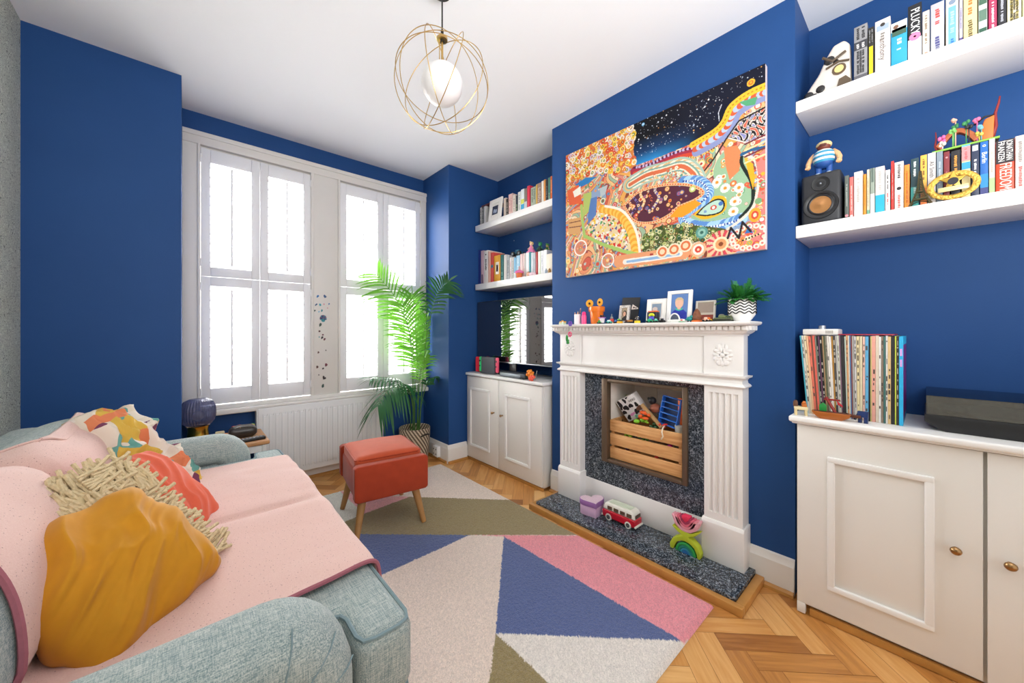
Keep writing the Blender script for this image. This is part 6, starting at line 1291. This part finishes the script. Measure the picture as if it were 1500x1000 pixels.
t=lathe_thing('pencil_pot','white cylinder pot of wooden pencils at the left of the mantel','pot',1.423,1.80,[(0,0),(.019,0),(.020,.004),(.020,.062),(.018,.062),(.018,.01),(0,.01)],M('#efecec',.4))
for k,(dx,dy,h,c) in enumerate(((-.004,.010,.076,'#c98a4c'),(.006,.004,.074,'#a85f34'),(-.006,-.006,.08,'#d9a46a'),(.008,-.010,.100,'#8a5a3c'),(0,.0,.072,'#b87440'))):
    p=MB(); p.cyl((dx*.6,dy*.6,.011),(dx*1.3,dy*1.5,h-.008),.0032,n=8); p.m=1; p.cyl((dx*1.3,dy*1.5,h-.008),(dx*1.35,dy*1.6,h),.0032,.0006,n=8); o=p.build('pencil',[M(c,.5),M('#e2b788',.6)]); o.location=(1.80,1.423,MZ); tag(o,['short tan pencil','reddish brown pencil','light pine pencil','tallest dark brown pencil','middle ochre pencil'][k]+' in the white pot on the mantel','pencil','pencils in the white pot')
t=thing('bottle','hot pink bottle with a rounded pink cap between pot of pencils and orange flowerpot','bottle',(1.795,1.37,MZ)); MB().lathe([(0,0),(.014,0),(.0155,.006),(.0155,.048),(.013,.055),(0,.056)],20).build('body',M('#f2528e',.35),t); MB().lathe([(.0125,.055),(.0125,.066),(.009,.074),(0,.077)],18).build('cap',M('#e0207a',.35),t)
POTY=1.305
t=thing('flowerpot','glossy orange flowerpot on the left of the mantel holding two sunflowers','pot',(1.832,POTY,MZ)); MB().lathe([(0,0),(.032,0),(.034,.004),(.041,.073),(.046,.073),(.048,.078),(.049,.102),(.046,.104),(.043,.098),(.040,.08),(0,.08)],36).build('body',M('#ee7a22',.18,coat=.6),t)
for k,(dy,dz,tl,lb) in enumerate(((.042,.125,.35,'left'),(-.032,.128,-.12,'right'))):
    f=thing('sunflower','%s felt sunflower with a dark centre in the orange flowerpot'%lb,'flower',(1.826,POTY,MZ)); 
    mb=MB(); mb.tube([(0.006,dy*.3,.082),(.004,dy*.7,.10),(-.002,dy,dz)],.003,6); mb.build('stem',M('#8a9a3c',.6),f)
    mb=MB(); T=Matrix.Translation((-.006,dy,dz))@Matrix.Rotation(tl*1.2,4,'Z'); mb.T=T
    for q in range(16): a=2*PI*q/16; mb.sph((0,.015*math.cos(a),.016*math.sin(a)),.008,(.35,1,1),8)
    mb.cyl((-.002,0,0),(.003,0,0),.016,n=20); mb.build('petals',M('#f4a822',.6,var=.15,scale=80),f,smooth=180)
    mb=MB(); mb.T=T; mb.sph((-.004,0,0),.007,(.6,1,1),12); mb.build('centre',M('#3c2414',.8),f,smooth=180)
def toy(name,label,u,X,parts,rz=0,cat='toy'):
    t=thing(name,label,cat,(X,u,MZ),rz)
    for nm,c,shapes in parts:
        mb=MB()
        for s in shapes:
            if s[0]=='b': mb.box(*s[1:7],min(.003,*(abs(s[1+2*i]-s[2+2*i])*.3 for i in range(3))))
            elif s[0]=='s': mb.sph(s[1:4],s[4],s[5] if len(s)>5 else (1,1,1),10)
            elif s[0]=='c': mb.cyl(s[1:4],s[4:7],s[7],s[8] if len(s)>8 else None,14)
        mb.build(nm,c if not isinstance(c,str) else M(c,.4),t,smooth=50)
    return t
def car(u,X,label,c1,c2,L=.04,rz=0,name='toy_car'):
    return toy(name,label,u,X,[('body',c1,[('b',-.009,.009,-L/2,L/2,.004,.012)]),('cabin',c2,[('b',-.008,.008,-L*.22,L*.25,.012,.020)]),('wheels','#1a1a1c',[('c',-.0105,s*L*.3,.005,.0105,s*L*.3,.005,.005) for s in (-1,1)])],rz)
toy('toy_boat','small yellow topped pale green toy at the far left of the mantel',1.543,1.80,[('hull','#c9d3b4',[('b',-.012,.012,-.022,.022,.0,.014)]),('deck','#e9a82c',[('b',-.01,.01,-.024,.018,.014,.021),('s',0,.0,.024,.008,(1,1,.5))]),('funnel','#cfe6ec',[('c',-.006,-.010,.0,-.006,-.010,.020,.007)])])
toy('toy_bucket','tiny white bucket with a purple rim and dark figures in front of the orange flowerpot',1.22,1.765,[('bucket','#e9e2e4',[('c',0,0,.006,0,0,.032,.012,.015)]),('rim','#b06ac8',[('c',0,0,.032,0,0,.036,.021)]),('figures','#3a2024',[('s',0,-.007,.044,.007),('s',0,.008,.044,.007)])])
car(1.229,1.752,'bright green toy car at the foot of the orange flowerpot','#3fb04a','#2f8a3a',.022)
car(1.166,1.752,'turquoise toy car with a white top on the mantel edge','#3cc0b4','#e6f4f2',.032)
car(1.126,1.757,'small blue toy car right of the turquoise one','#2a72c0','#4a8ad0',.016)
toy('toy_robot','red and grey toy robot standing left of the silver photo frame',1.18,1.80,[('body','#d8483c',[('b',-.008,.008,-.010,.010,.010,.028)]),('legs','#d8b88a',[('b',-.006,.006,-.009,-.002,0,.010),('b',-.006,.006,.002,.009,0,.010)]),('head','#8a9490',[('b',-.007,.007,-.006,.006,.028,.040),('c',0,0,.040,0,0,.055,.002)])])
def noisy(c1,c2,sc): return M(c1,.35,metal=.7,var=.5,scale=sc,bump=.6)
frame('photo_frame','ornate silver photo frame with a portrait of a dark haired person on the mantel',1.107,MZ,1.800,.064,.103,.015,noisy('#c8c2bc','#8a8480',140),.16,[M('#b9a48c',.5),('backdrop',M('#a08c72',.5,var=.2,scale=40),[('p',[(-.28,.15),(.28,.15),(.28,.85),(-.28,.85)],0)]),('hair',M('#2a1d1a',.6),[('e',-.02,.55,.19,.17,1),('e',-.1,.36,.12,.12,1)]),('face',M('#d9a184',.6),[('e',.0,.53,.125,.13,2)]),('clothes',M('#26211f',.6),[('p',[(-.24,.15),(.24,.15),(.2,.3),(.06,.37),(-.06,.37),(-.2,.3)],2)])])
mb=MB(); mb.T=Matrix.Translation((1.858,1.112,MZ))@Matrix.Rotation(math.radians(3),4,'X')@Matrix.Rotation(.14,4,'Y'); mb.box(0,.004,-.055,.055,.001,.150,.001); o=mb.build('card',M('#1f2024',.6)); tag(o,'square black card leaning on the wall behind the silver photo frame','card')
mb=MB(); mb.T=Matrix.Translation((1.850,1.068,MZ+.088)); mb.prism([(.010,.018),(-.020,-.002),(-.022,-.008),(.018,-.010),(.016,0)],-.002,.001,'x'); mb.m=1; mb.sph((-.002,.002,.001),.005,(.4,1,1),8); mb.sph((-.002,-.010,-.002),.004,(.4,1,1),8); mb.build('motif',[M('#e6d8d0',.5),M('#1a1414',.5)],o,smooth=50)
toy('toy_digger','yellow and black toy digger with green top before the silver photo frame',1.098,1.752,[('base','#f0b02c',[('b',-.009,.009,-.014,.014,.0,.012)]),('cab','#22302a',[('b',-.007,.007,-.018,.010,.012,.018)]),('top','#7ab83c',[('s',0,.006,.021,.007,(1,1.5,.6))])])
toy('toy_lorry','brown and black toy lorry with an ochre load left of the glass dome',1.048,1.757,[('chassis','#2b2220',[('b',-.008,.008,-.022,.022,.002,.008)]),('load','#b8792c',[('b',-.008,.008,-.022,.004,.008,.017)]),('cab','#5a2a24',[('b',-.008,.008,.006,.020,.008,.018)])])
def clear():
    m,nt,b=_nodes('clear_plastic'); nt.nodes.remove(b); tr=N(nt,'ShaderNodeBsdfTransparent'); g=N(nt,'ShaderNodeBsdfGlossy'); g.inputs['Roughness'].default_value=.05; lw=N(nt,'ShaderNodeLayerWeight'); lw.inputs[0].default_value=.25; mx=N(nt,'ShaderNodeMixShader')
    ad=N(nt,'ShaderNodeMath',operation='ADD'); ad.inputs[1].default_value=.04; nt.links.new(lw.outputs['Fresnel'],ad.inputs[0]); nt.links.new(ad.outputs[0],mx.inputs[0]); nt.links.new(tr.outputs[0],mx.inputs[1]); nt.links.new(g.outputs[0],mx.inputs[2]); nt.links.new(mx.outputs[0],nt.nodes['Material Output'].inputs[0]); return m
CLEAR=clear()
t=thing('glass_dome','tiny glass dome on a yellow base at the middle left of the mantel','ornament',(1.757,0.998,MZ)); MB().lathe([(0,0),(.015,0),(.015,.012),(0,.013)],20).build('base',M('#f0d21c',.4),t); MB().lathe([(.0125,.013),(.0125,.024),(.011,.031),(.006,.036),(0,.0375)],20).build('dome',CLEAR,t,smooth=180); mb=MB(); mb.sph((0,0,.018),.005,n=8); mb.cyl((0,0,.013),(0,0,.03),.002,n=6); mb.build('figure',M('#6a6460',.5),t,smooth=180)
PH=lambda c,sc=30:M(c,.45,var=.12,scale=sc)
frame('photo_frame','smaller white photo frame half hidden behind the boxy dark toy on the mantel',0.935,MZ,1.825,.108,.128,.022,M('#efece6',.4),.14,[PH('#e6e0d8'),('photograph',PH('#7c8ea2'),[('p',[(-.22,.25),(.24,.25),(.24,.80),(-.22,.80)],0)]),('face',PH('#dfa48c'),[('e',.08,.52,.13,.12,2)]),('cap',PH('#c9b8b0'),[('e',.08,.60,.13,.07,3)])])
frame('photo_frame','largest white photo frame with a school portrait of a child in blue on the mantel',0.813,MZ,1.815,.122,.162,.017,M('#f1eeea',.4),.13,[PH('#e9e5e0'),('backdrop',PH('#5c7fb8'),[('p',[(-.335,.10),(.335,.10),(.335,.89),(-.335,.89)],0)]),('jumper',PH('#2433a0'),[('p',[(-.32,.10),(.32,.10),(.30,.32),(.14,.42),(-.14,.42),(-.30,.32)],1)]),('collar',PH('#3fb8a0'),[('p',[(-.15,.40),(0,.36),(.15,.40),(.12,.46),(0,.41),(-.12,.46)],2)]),('neck',PH('#dfae94'),[('p',[(-.06,.41),(.06,.41),(.07,.5),(-.07,.5)],3)]),('face',PH('#e3b49c'),[('e',0,.60,.165,.15,4)]),('hair',PH('#c9b088'),[('p',[(-.17,.62),(-.16,.72),(-.07,.78),(.07,.78),(.16,.72),(.17,.62),(.12,.70),(-.12,.70)],6)])])
t=toy('toy_bus','boxy dark toy bus with yellow flower and purple panel before the smaller white frame',0.92,1.775,[('body','#20222c',[('b',-.018,.018,-.026,.026,.006,.054)]),('roof','#e2662c',[('b',-.017,.017,-.024,.020,.054,.060)]),('flower','#d2dc2c',[('s',-.018,0,.042,.010,(.4,1.3,.7)),('s',-.018,-.010,.038,.006,(.4,1,1)),('s',-.018,.010,.038,.006,(.4,1,1))]),('panel','#5a54c8',[('b',-.020,-.017,-.013,.013,.016,.032)]),('trim','#c83a5c',[('b',-.0195,-.017,-.024,.024,.010,.014)]),('wheels','#5a3024',[('c',-.019,.017,.007,-.0,.017,.007,.007),('c',-.019,-.017,.007,-.0,-.017,.007,.007)])])
car(0.925,1.750,'emerald green toy racing car in front of the boxy toy bus','#1fa070','#2fc08a',.036)
car(0.894,1.752,'pale jade toy car right of the emerald one','#4fc8a4','#8fe0c8',.018)
car(0.862,1.752,'black toy sports car on the mantel edge','#17181b','#2c2e33',.024)
toy('shell','small white and brown shell ornament between the two white photo frames',0.877,1.79,[('shell','#dcd6d2',[('s',0,0,.014,.012,(.8,1,1.1)),('s',-.006,.006,.024,.006)]),('centre','#5a4434',[('s',-.010,-.003,.016,.006)])],0,'ornament')
t=thing('arch_ornament','white arched ornament with a dark mesh inside before the largest photo frame','ornament',(1.765,0.807,MZ)); mb=MB(); mb.tube([(0,.024*math.cos(a)*1.0,.010+.032*math.sin(a)) for a in [PI*k/20 for k in range(21)]],.0035,8); mb.build('arch',M('#ecebe8',.4),t,smooth=180)
mb=MB(); mb.prism([(.021*math.cos(PI*k/20),.010+.028*math.sin(PI*k/20)) for k in range(21)],.001,.003,'x'); mb.build('mesh_panel',M('#4a5468',.7,var=.6,scale=300),t); mb=MB(); mb.box(-.010,.012,-.030,.030,0,.010,.003)
for k in range(9): mb.sph((-.008,-.028+.007*k,.008),.006,n=8)
mb.build('base',M('#e6e6e0',.6),t)
toy('badge','small white badge with a red mark on a green foot on the mantel',0.767,1.755,[('face','#eee6e0',[('s',0,0,.009,.012,(.4,1.2,.6))]),('mark','#d8342c',[('s',-.004,0,.010,.005,(.5,1.3,.6))]),('foot','#3f9a5a',[('b',-.006,.006,-.014,.014,0,.003)])])
toy('dinosaur','dark teal toy dinosaur right of the largest photo frame',0.741,1.775,[('body','#1f8a88',[('s',0,0,.016,.012,(.8,1.2,.9)),('s',-.002,-.010,.026,.007),('s',0,.012,.012,.006,(1,1.8,.7))]),('leg','#16323c',[('c',0,-.006,0,0,-.006,.012,.004),('c',0,.006,0,0,.006,.012,.004)])])
t=thing('hedgehog','brown carved hedgehog ornament on an orange foot at the right of the photo frames','ornament',(1.785,0.711,MZ)); mb=MB(); mb.lathe([(0,.0),(.018,.002),(.020,.015),(.016,.035),(.009,.050),(0,.060)],18,(0,0,.005)); mb.build('body',M('#7d4a30',.7,var=.5,scale=70,bump=.8),t,smooth=180); mb=MB(); mb.lathe([(0,0),(.024,0),(.024,.006),(.016,.010),(0,.011)],18); mb.build('foot',M('#e2702c',.5),t)
frame('photo_frame','pale wooden photo frame leaning at the back right of the mantel',0.702,MZ,1.85,.090,.105,.008,M('#d9d2c6',.5),.12,[PH('#cfc4b2'),('photograph',PH('#a9978a'),[('p',[(-.4,.45),(.4,.45),(.4,.9),(-.4,.9)],0)]),('ground',PH('#8a3f34'),[('p',[(-.4,.1),(.4,.1),(.4,.35),(-.4,.35)],1)])])
car(0.656,1.775,'yellow and orange toy car beside the toy tank on the mantel','#f0b82c','#e8702c',.030)
car(0.659,1.752,'peach coloured toy car at the front edge near the toy tank','#eeb498','#f2c8b0',.024)
toy('toy_tank','camouflage green toy tank lying left of the zigzag planter',0.596,1.775,[('hull','#5d6a44',[('b',-.016,.016,-.036,.034,.006,.017)]),('tracks','#2c3026',[('b',-.020,-.013,-.038,.036,0,.012),('b',.013,.020,-.038,.036,0,.012)]),('turret','#6e7c50',[('b',-.012,.012,-.012,.016,.017,.027),('c',0,-.010,.022,0,-.044,.024,.0025)]),('hatch','#86867e',[('s',0,.006,.029,.008,(1,1.4,.5))])])
# potted plant with black zigzag waves
PY2=0.533
t=thing('planter','round white planter with black wavy lines at the right end of the mantel','planter',(1.812,PY2,MZ)); pf=[(0,0),(.030,0),(.032,.003),(.038,.010),(.050,.028),(.0525,.045),(.052,.095),(.049,.097),(.047,.09),(0,.085)]; MB().lathe(pf,40).build('pot',M('#ecebe8',.4),t)
mb=MB()
for k in range(5):
    z=.037+.0125*k; mb.tube([((.0526)*math.cos(2*PI*q/120),(.0526)*math.sin(2*PI*q/120),z+.0042*math.sin(2*PI*q/120*10)) for q in range(120)],.0024,6,True)
mb.build('wave_line',M('#1c1c1f',.5),t,smooth=180)
t=thing('fern','bushy dark green fern growing in the zigzag planter on the mantel','plant',(1.812,PY2,MZ+.086)); FG=leafmat('fern_leaf','#2f7d34',.3); FG2=leafmat('fern_leaf_pale','#4f9a58',.3)
r=random.Random(6)
MB().lathe([(0,0),(.045,0),(.044,.004),(0,.006)],20).build('soil',M('#2c2018',.9),t)
for k in range(60):
    a=r.uniform(0,2*PI); e=r.uniform(.25,1.4); L=r.uniform(.06,.10); p0=Vector((.02*math.cos(a),.02*math.sin(a),.004)); d=Vector((math.cos(a)*math.cos(e)*.62,math.sin(a)*math.cos(e),math.sin(e)))
    mb=MB(); P=[p0+d*(L*q)+Vector((0,0,-.03*q*q*math.cos(e))) for q in (0,.25,.5,.75,1)]; mb.tube(P,.0011,4)
    for i in range(11):
        q=.22+.78*i/10; j=min(int(q*4),3); p=P[j].lerp(P[j+1],q*4-j); dd=(P[j+1]-P[j]).normalized(); s=dd.cross(Vector((0,0,1))).normalized()
        for sg in (-1,1): leaflet(mb,p,s*sg+dd*.7,s.cross(dd)+Vector((0,0,.1)),.030*(1-.5*q),.0021,.3)
    mb.build('frond',FG2 if k%7==0 else FG,t,smooth=180)

# ---------------------------------------------------------------- records and things on the right cupboard
TZ=.7722
RC=[('turquoise','#4bb4cc',3),('speckled white','#cfcac0',4),('cream','#ead7b4',4.5),('peach','#e8b48c',3.5),('salmon','#d9705c',4.5),('brown','#7a5a4a',2),('coral','#e2685a',4.5),('grey-green','#7f8a7c',2.2),('black','#232224',3),('plum','#6a4660',2.5),('jet black','#1b1a1c',4),('tan','#a88a64',2.2),('olive','#5c6248',3),('mottled grey','#8f8a7c',3),('bone white','#e2dbd0',3),('bright white','#efece8',4.2),('ochre','#b8863a',2.4),('dark grey','#4a4848',4),('silver','#b9b6b2',2.5),('sage white','#d5d6c4',3.2),('mauve','#9a7a90',2.2),('charcoal','#2d2b2d',6),('pale mint','#c2d3c4',2.5),('apricot','#d9a070',3),('ivory','#e6dfcb',2.2),('denim blue','#5a7ca8',2),('rosewood','#8a4a44',2),('ash grey','#a9a6a2',3.2),('pale grey','#c6c4c2',3.4),('buff','#e0cfa0',5),('spotted cream','#d9cfae',4.5),('dusty pink','#dcb2a4',4),('sky blue','#5fa8d0',5.5),('ink black','#201f22',3),('straw','#d2c47c',2),('blush','#e2a292',6.5),('light beige','#d8c8b4',5),('chalk','#e9e6e2',3.5),('taupe','#8c7a6a',4),('dark teal','#3f6a66',3.5),('milk white','#dedad6',3),('sand','#d8b884',5),('soot black','#28272a',6),('lime','#c2cc4c',2.2),('dark umber','#463a34',4),('thick cyan','#28aee0',6.5)]
tot=sum(r[2] for r in RC)
def records():
    X0=1.872; yb0,yb1=0.319,0.053; yt0=0.343; sc=(yb0-yb1)/tot; pos=0; side=.312
    for i,(n,c,w) in enumerate(RC):
        q=pos/tot; wd=w*sc; y=yb0-pos*sc-wd/2; lean=(1-min(1,q/.62))**1.0*math.atan2(yt0-yb0,side); pos+=w
        rr=random.Random(i); dx=rr.uniform(-.002,.002)
        if i==len(RC)-1: dx=-.006
        mb=MB(); cw=max(.0012,wd*.95/2); T=Matrix.Rotation(-lean,4,'X'); mb.T=T; zz=abs(math.sin(lean))*cw+.0003; mb.T=Matrix.Translation((0,0,zz))@T
        mb.box(0,.300,-cw,cw,0,side+rr.uniform(-.002,.002),.0004,1)
        o=mb.build('record_sleeve',M(c,.45,var=.12,scale=60)); o.location=(X0+dx,y,TZ)
        wds='%s spined record sleeve, %s'%(n,'at the right end of the record row' if i==len(RC)-1 else 'at the left end of the record row' if i==0 else 'standing right of the %s one in the row'%RC[i-1][0])
        tag(o,wds,'record','vinyl records on the right cupboard')
        # printed spine
        if i==len(RC)-1:
            b=MB(); b.T=mb.T; b.box(-.0004,.0002,-cw*.6,cw*.6,side*.66,side*.74); b.box(-.0004,.0002,-cw*.6,cw*.6,side*.78,side*.86); b.build('spine_print',M('#c9a0e0',.5),o,smooth=0)
            b=MB(); b.T=mb.T; b.box(.02,.28,-cw-.0004,-cw+.0002,.02,side-.03); b.build('cover_print',M('#7a1f7c',.4,var=.6,scale=8),o,smooth=0)
        elif w>=3 and i%3:
            b=MB(); b.T=mb.T; z=side*.95
            while z>side*.1:
                k=rr.uniform(.004,.02)
                if rr.random()<.5: b.box(-.0005,.0001,-cw*rr.uniform(.2,.7),cw*rr.uniform(.2,.7),z-k,z)
                z-=k+rr.uniform(.003,.02)
            lum=sum(lin(c)); b.build('spine_print',M('#4a443e' if lum>.6 else '#b9b2a4',.5),o,smooth=0)
records()
t=thing('router','flat white box with a silver knob on top of the records','router',(1.945,0.281,TZ+.3155),0)
mb=MB(); mb.box(-.06,.05,-.055,.055,.0,.024,.005,3); mb.build('case',M('#e3dfd9',.4),t); mb=MB(); mb.cyl((-.01,.0,.024),(-.01,.0,.038),.012,n=20); mb.build('knob',M('#b9bcc4',.3,metal=.8),t)
mb=MB()
for k in range(6): mb.box(-.0605,-.059,-.02-.004*k,-.018-.004*k,.006,.018)
mb.build('vents',M('#8a8680',.5),t,smooth=0)
mb=MB(); mb.box(1.895,2.15,0.076,0.227,TZ+.3155,TZ+.3195,.0005); o=mb.build('record_sleeve',M('#a83040',.45)); tag(o,'thin red record sleeve lying flat across the top of the record row','record','vinyl records on the right cupboard')
# brick animals, boat and figure
def studs(mb,x,y,z): mb.cyl((x,y,z),(x,y,z+.002),.0022,n=10)
t=thing('toy_animal','cream and brown brick built toy animal at the left corner of the cupboard top','toy',(1.818,0.329,TZ),math.radians(15))
for sx in (-1,1):
    for sy in (-1,1): MB().box(sx*.010-.004,sx*.010+.004,sy*.016-.004,sy*.016+.004,0,.022,.0005).build('leg',M('#e3cf9c',.4),t)
mb=MB(); mb.box(-.015,.015,-.021,.021,.022,.034,.0008); mb.build('body',M('#ecdcae',.4),t)
mb=MB(); mb.box(-.009,.009,.010,.024,.034,.052,.0008); mb.box(-.010,-.004,.012,.022,.052,.058,.0008); studs(mb,.003,.016,.052); mb.build('head',M('#6a4632',.4),t)
mb=MB(); mb.box(-.012,.012,-.018,-.002,.034,.046,.0008); mb.sph((-.004,-.010,.050),.007,n=8); mb.build('saddle',M('#c9702c',.4),t)
bx,by_=1.815,0.238
t=thing('toy_boat','brown brick built toy boat with red mast and green sail before the records','toy',(bx,by_,TZ),math.radians(4))
mb=MB(); mb.prism([(.056,.026),(.044,.010),(.030,0),(-.030,0),(-.050,.012),(-.056,.026)],-.016,.016,'x',.001); mb.build('hull',M('#a85c22',.4,var=.1),t,smooth=30)
mb=MB(); mb.box(-.013,.013,-.05,.05,.024,.0275,.0005); mb.box(-.006,.006,-.082,-.052,.016,.026,.0008)
for k in range(8): studs(mb,.0,-.044+.012*k,.0275)
mb.build('deck',M('#5d2f1c',.4),t)
mb=MB(); mb.tube([(0,-.012,.027),(0,.004,.060),(0,.014,.082)],.005,6); mb.box(-.004,.004,-.026,.020,.070,.076,.0008); mb.build('mast',M('#8e2424',.4),t)
mb=MB(); mb.prism([(.034,.028),(.012,.028),(.012,.050),(.022,.060),(.034,.050)],-.005,.005,'x',.001); mb.build('sail',M('#1f8a3c',.4),t)
mb=MB(); mb.prism([(-.016,.072),(-.032,.056),(-.034,.048),(-.020,.056)],-.003,.003,'x',.001); mb.build('flag',M('#c02434',.4),t)
t=thing('toy_figure','navy blue brick figure standing before the middle of the record row','toy',(1.822,0.151,TZ),math.radians(-10))
for s in (-1,1): MB().box(-.005,.005,s*.008-.005,s*.008+.005,0,.020,.0006).build('leg',M('#182c5c',.4),t)
mb=MB(); mb.box(-.006,.006,-.014,.014,.020,.042,.001); mb.build('torso',M('#1c3468',.4),t); mb=MB(); mb.prism([(.013,.038),(.026,.010),(.020,.006),(.012,.024)],-.004,.004,'x',.001); mb.build('arm',M('#16223f',.4),t)
# record deck
t=thing('record_player','black record player with a transparent lid on the right cupboard','record player',(0,0,TZ))
x0,x1,y0,y1=1.86,2.165,-.43,.004
mb=MB(); mb.prism([(y1,.052),(y1,.026),(y1-.045,.0),(y0+.045,.0),(y0,.026),(y0,.052)],x0,x1,'x',.003); mb.build('plinth',M('#1c1c1e',.45,var=.25,scale=90),t)
mb=MB(); mb.lathe([(0,.052),(.145,.052),(.148,.056),(.145,.062),(0,.063)],48,((x0+x1)/2+.0,(y0+y1)/2+.04,0)); mb.build('platter',M('#2a2a2d',.3,metal=.5),t)
mb=MB(); mb.tube([(x1-.05,y0+.06,.075),(x0+.10,y0+.09,.075),(x0+.07,y0+.14,.070)],.004,8); mb.build('tonearm',CHROME,t)
def lidmat():
    m,nt,b=_nodes('smoked_acrylic'); nt.nodes.remove(b); tr=N(nt,'ShaderNodeBsdfTransparent'); tr.inputs[0].default_value=(*lin('#c3c8d2'),1); g=N(nt,'ShaderNodeBsdfGlossy'); g.inputs['Roughness'].default_value=.04; lw=N(nt,'ShaderNodeLayerWeight'); lw.inputs[0].default_value=.68; mx=N(nt,'ShaderNodeMixShader'); nt.links.new(lw.outputs['Fresnel'],mx.inputs[0]); nt.links.new(tr.outputs[0],mx.inputs[1]); nt.links.new(g.outputs[0],mx.inputs[2]); nt.links.new(mx.outputs[0],nt.nodes['Material Output'].inputs[0]); return m
mb=MB(); h=.112; mb.box(x0+.002,x0+.005,y0+.004,y1-.004,.053,h); mb.box(x1-.005,x1-.002,y0+.004,y1-.004,.053,h); mb.box(x0+.005,x1-.005,y0+.004,y0+.007,.053,h); mb.box(x0+.005,x1-.005,y1-.007,y1-.004,.053,h); mb.box(x0+.002,x1-.002,y0+.004,y1-.004,h,h+.003); mb.build('lid',lidmat(),t,smooth=0)

# ---------------------------------------------------------------- light and camera
sc=bpy.context.scene
w=bpy.data.worlds.new('sky'); sc.world=w; w.use_nodes=True; nt=w.node_tree; bg=nt.nodes['Background']
tc=nt.nodes.new('ShaderNodeTexCoord'); sx=nt.nodes.new('ShaderNodeSeparateXYZ'); nt.links.new(tc.outputs['Generated'],sx.inputs[0])
mr=nt.nodes.new('ShaderNodeMapRange'); mr.inputs[1].default_value=-.2; mr.inputs[2].default_value=.5; mr.inputs[3].default_value=.76; mr.inputs[4].default_value=3.2
nt.links.new(sx.outputs[1],mr.inputs[0]); nt.links.new(mr.outputs[0],bg.inputs['Strength']); bg.inputs['Color'].default_value=(1,.985,.965,1)
def area(name,loc,rot,sx_,sy_,e,col=(1,1,1)):
    l=bpy.data.lights.new(name,'AREA'); l.shape='RECTANGLE'; l.size=sx_; l.size_y=sy_; l.energy=e; l.color=col
    o=bpy.data.objects.new(name,l); C.objects.link(o); o.location=loc; o.rotation_euler=rot; return o
area('daylight',(.82,4.3,1.7),(-PI/2,0,0),6.0,3.0,800,(1,.99,.97))
area('bounce_fill',(.55,-.55,1.55),(math.radians(140),0,math.radians(-25)),1.4,.9,30,(.96,.98,1))  # added fill lamp behind the camera, aimed up to brighten the ceiling
cam=bpy.data.cameras.new('camera'); co=bpy.data.objects.new('camera',cam); C.objects.link(co); sc.camera=co
co.location=(0,0,1.10); co.rotation_euler=(PI/2,0,math.radians(-41.56)); cam.sensor_width=36; cam.lens=538/1500*36; cam.shift_y=-14/1500; cam.clip_start=.05
sc.view_settings.view_transform='Standard'; sc.view_settings.look='None'; sc.view_settings.exposure=.52; sc.view_settings.gamma=1
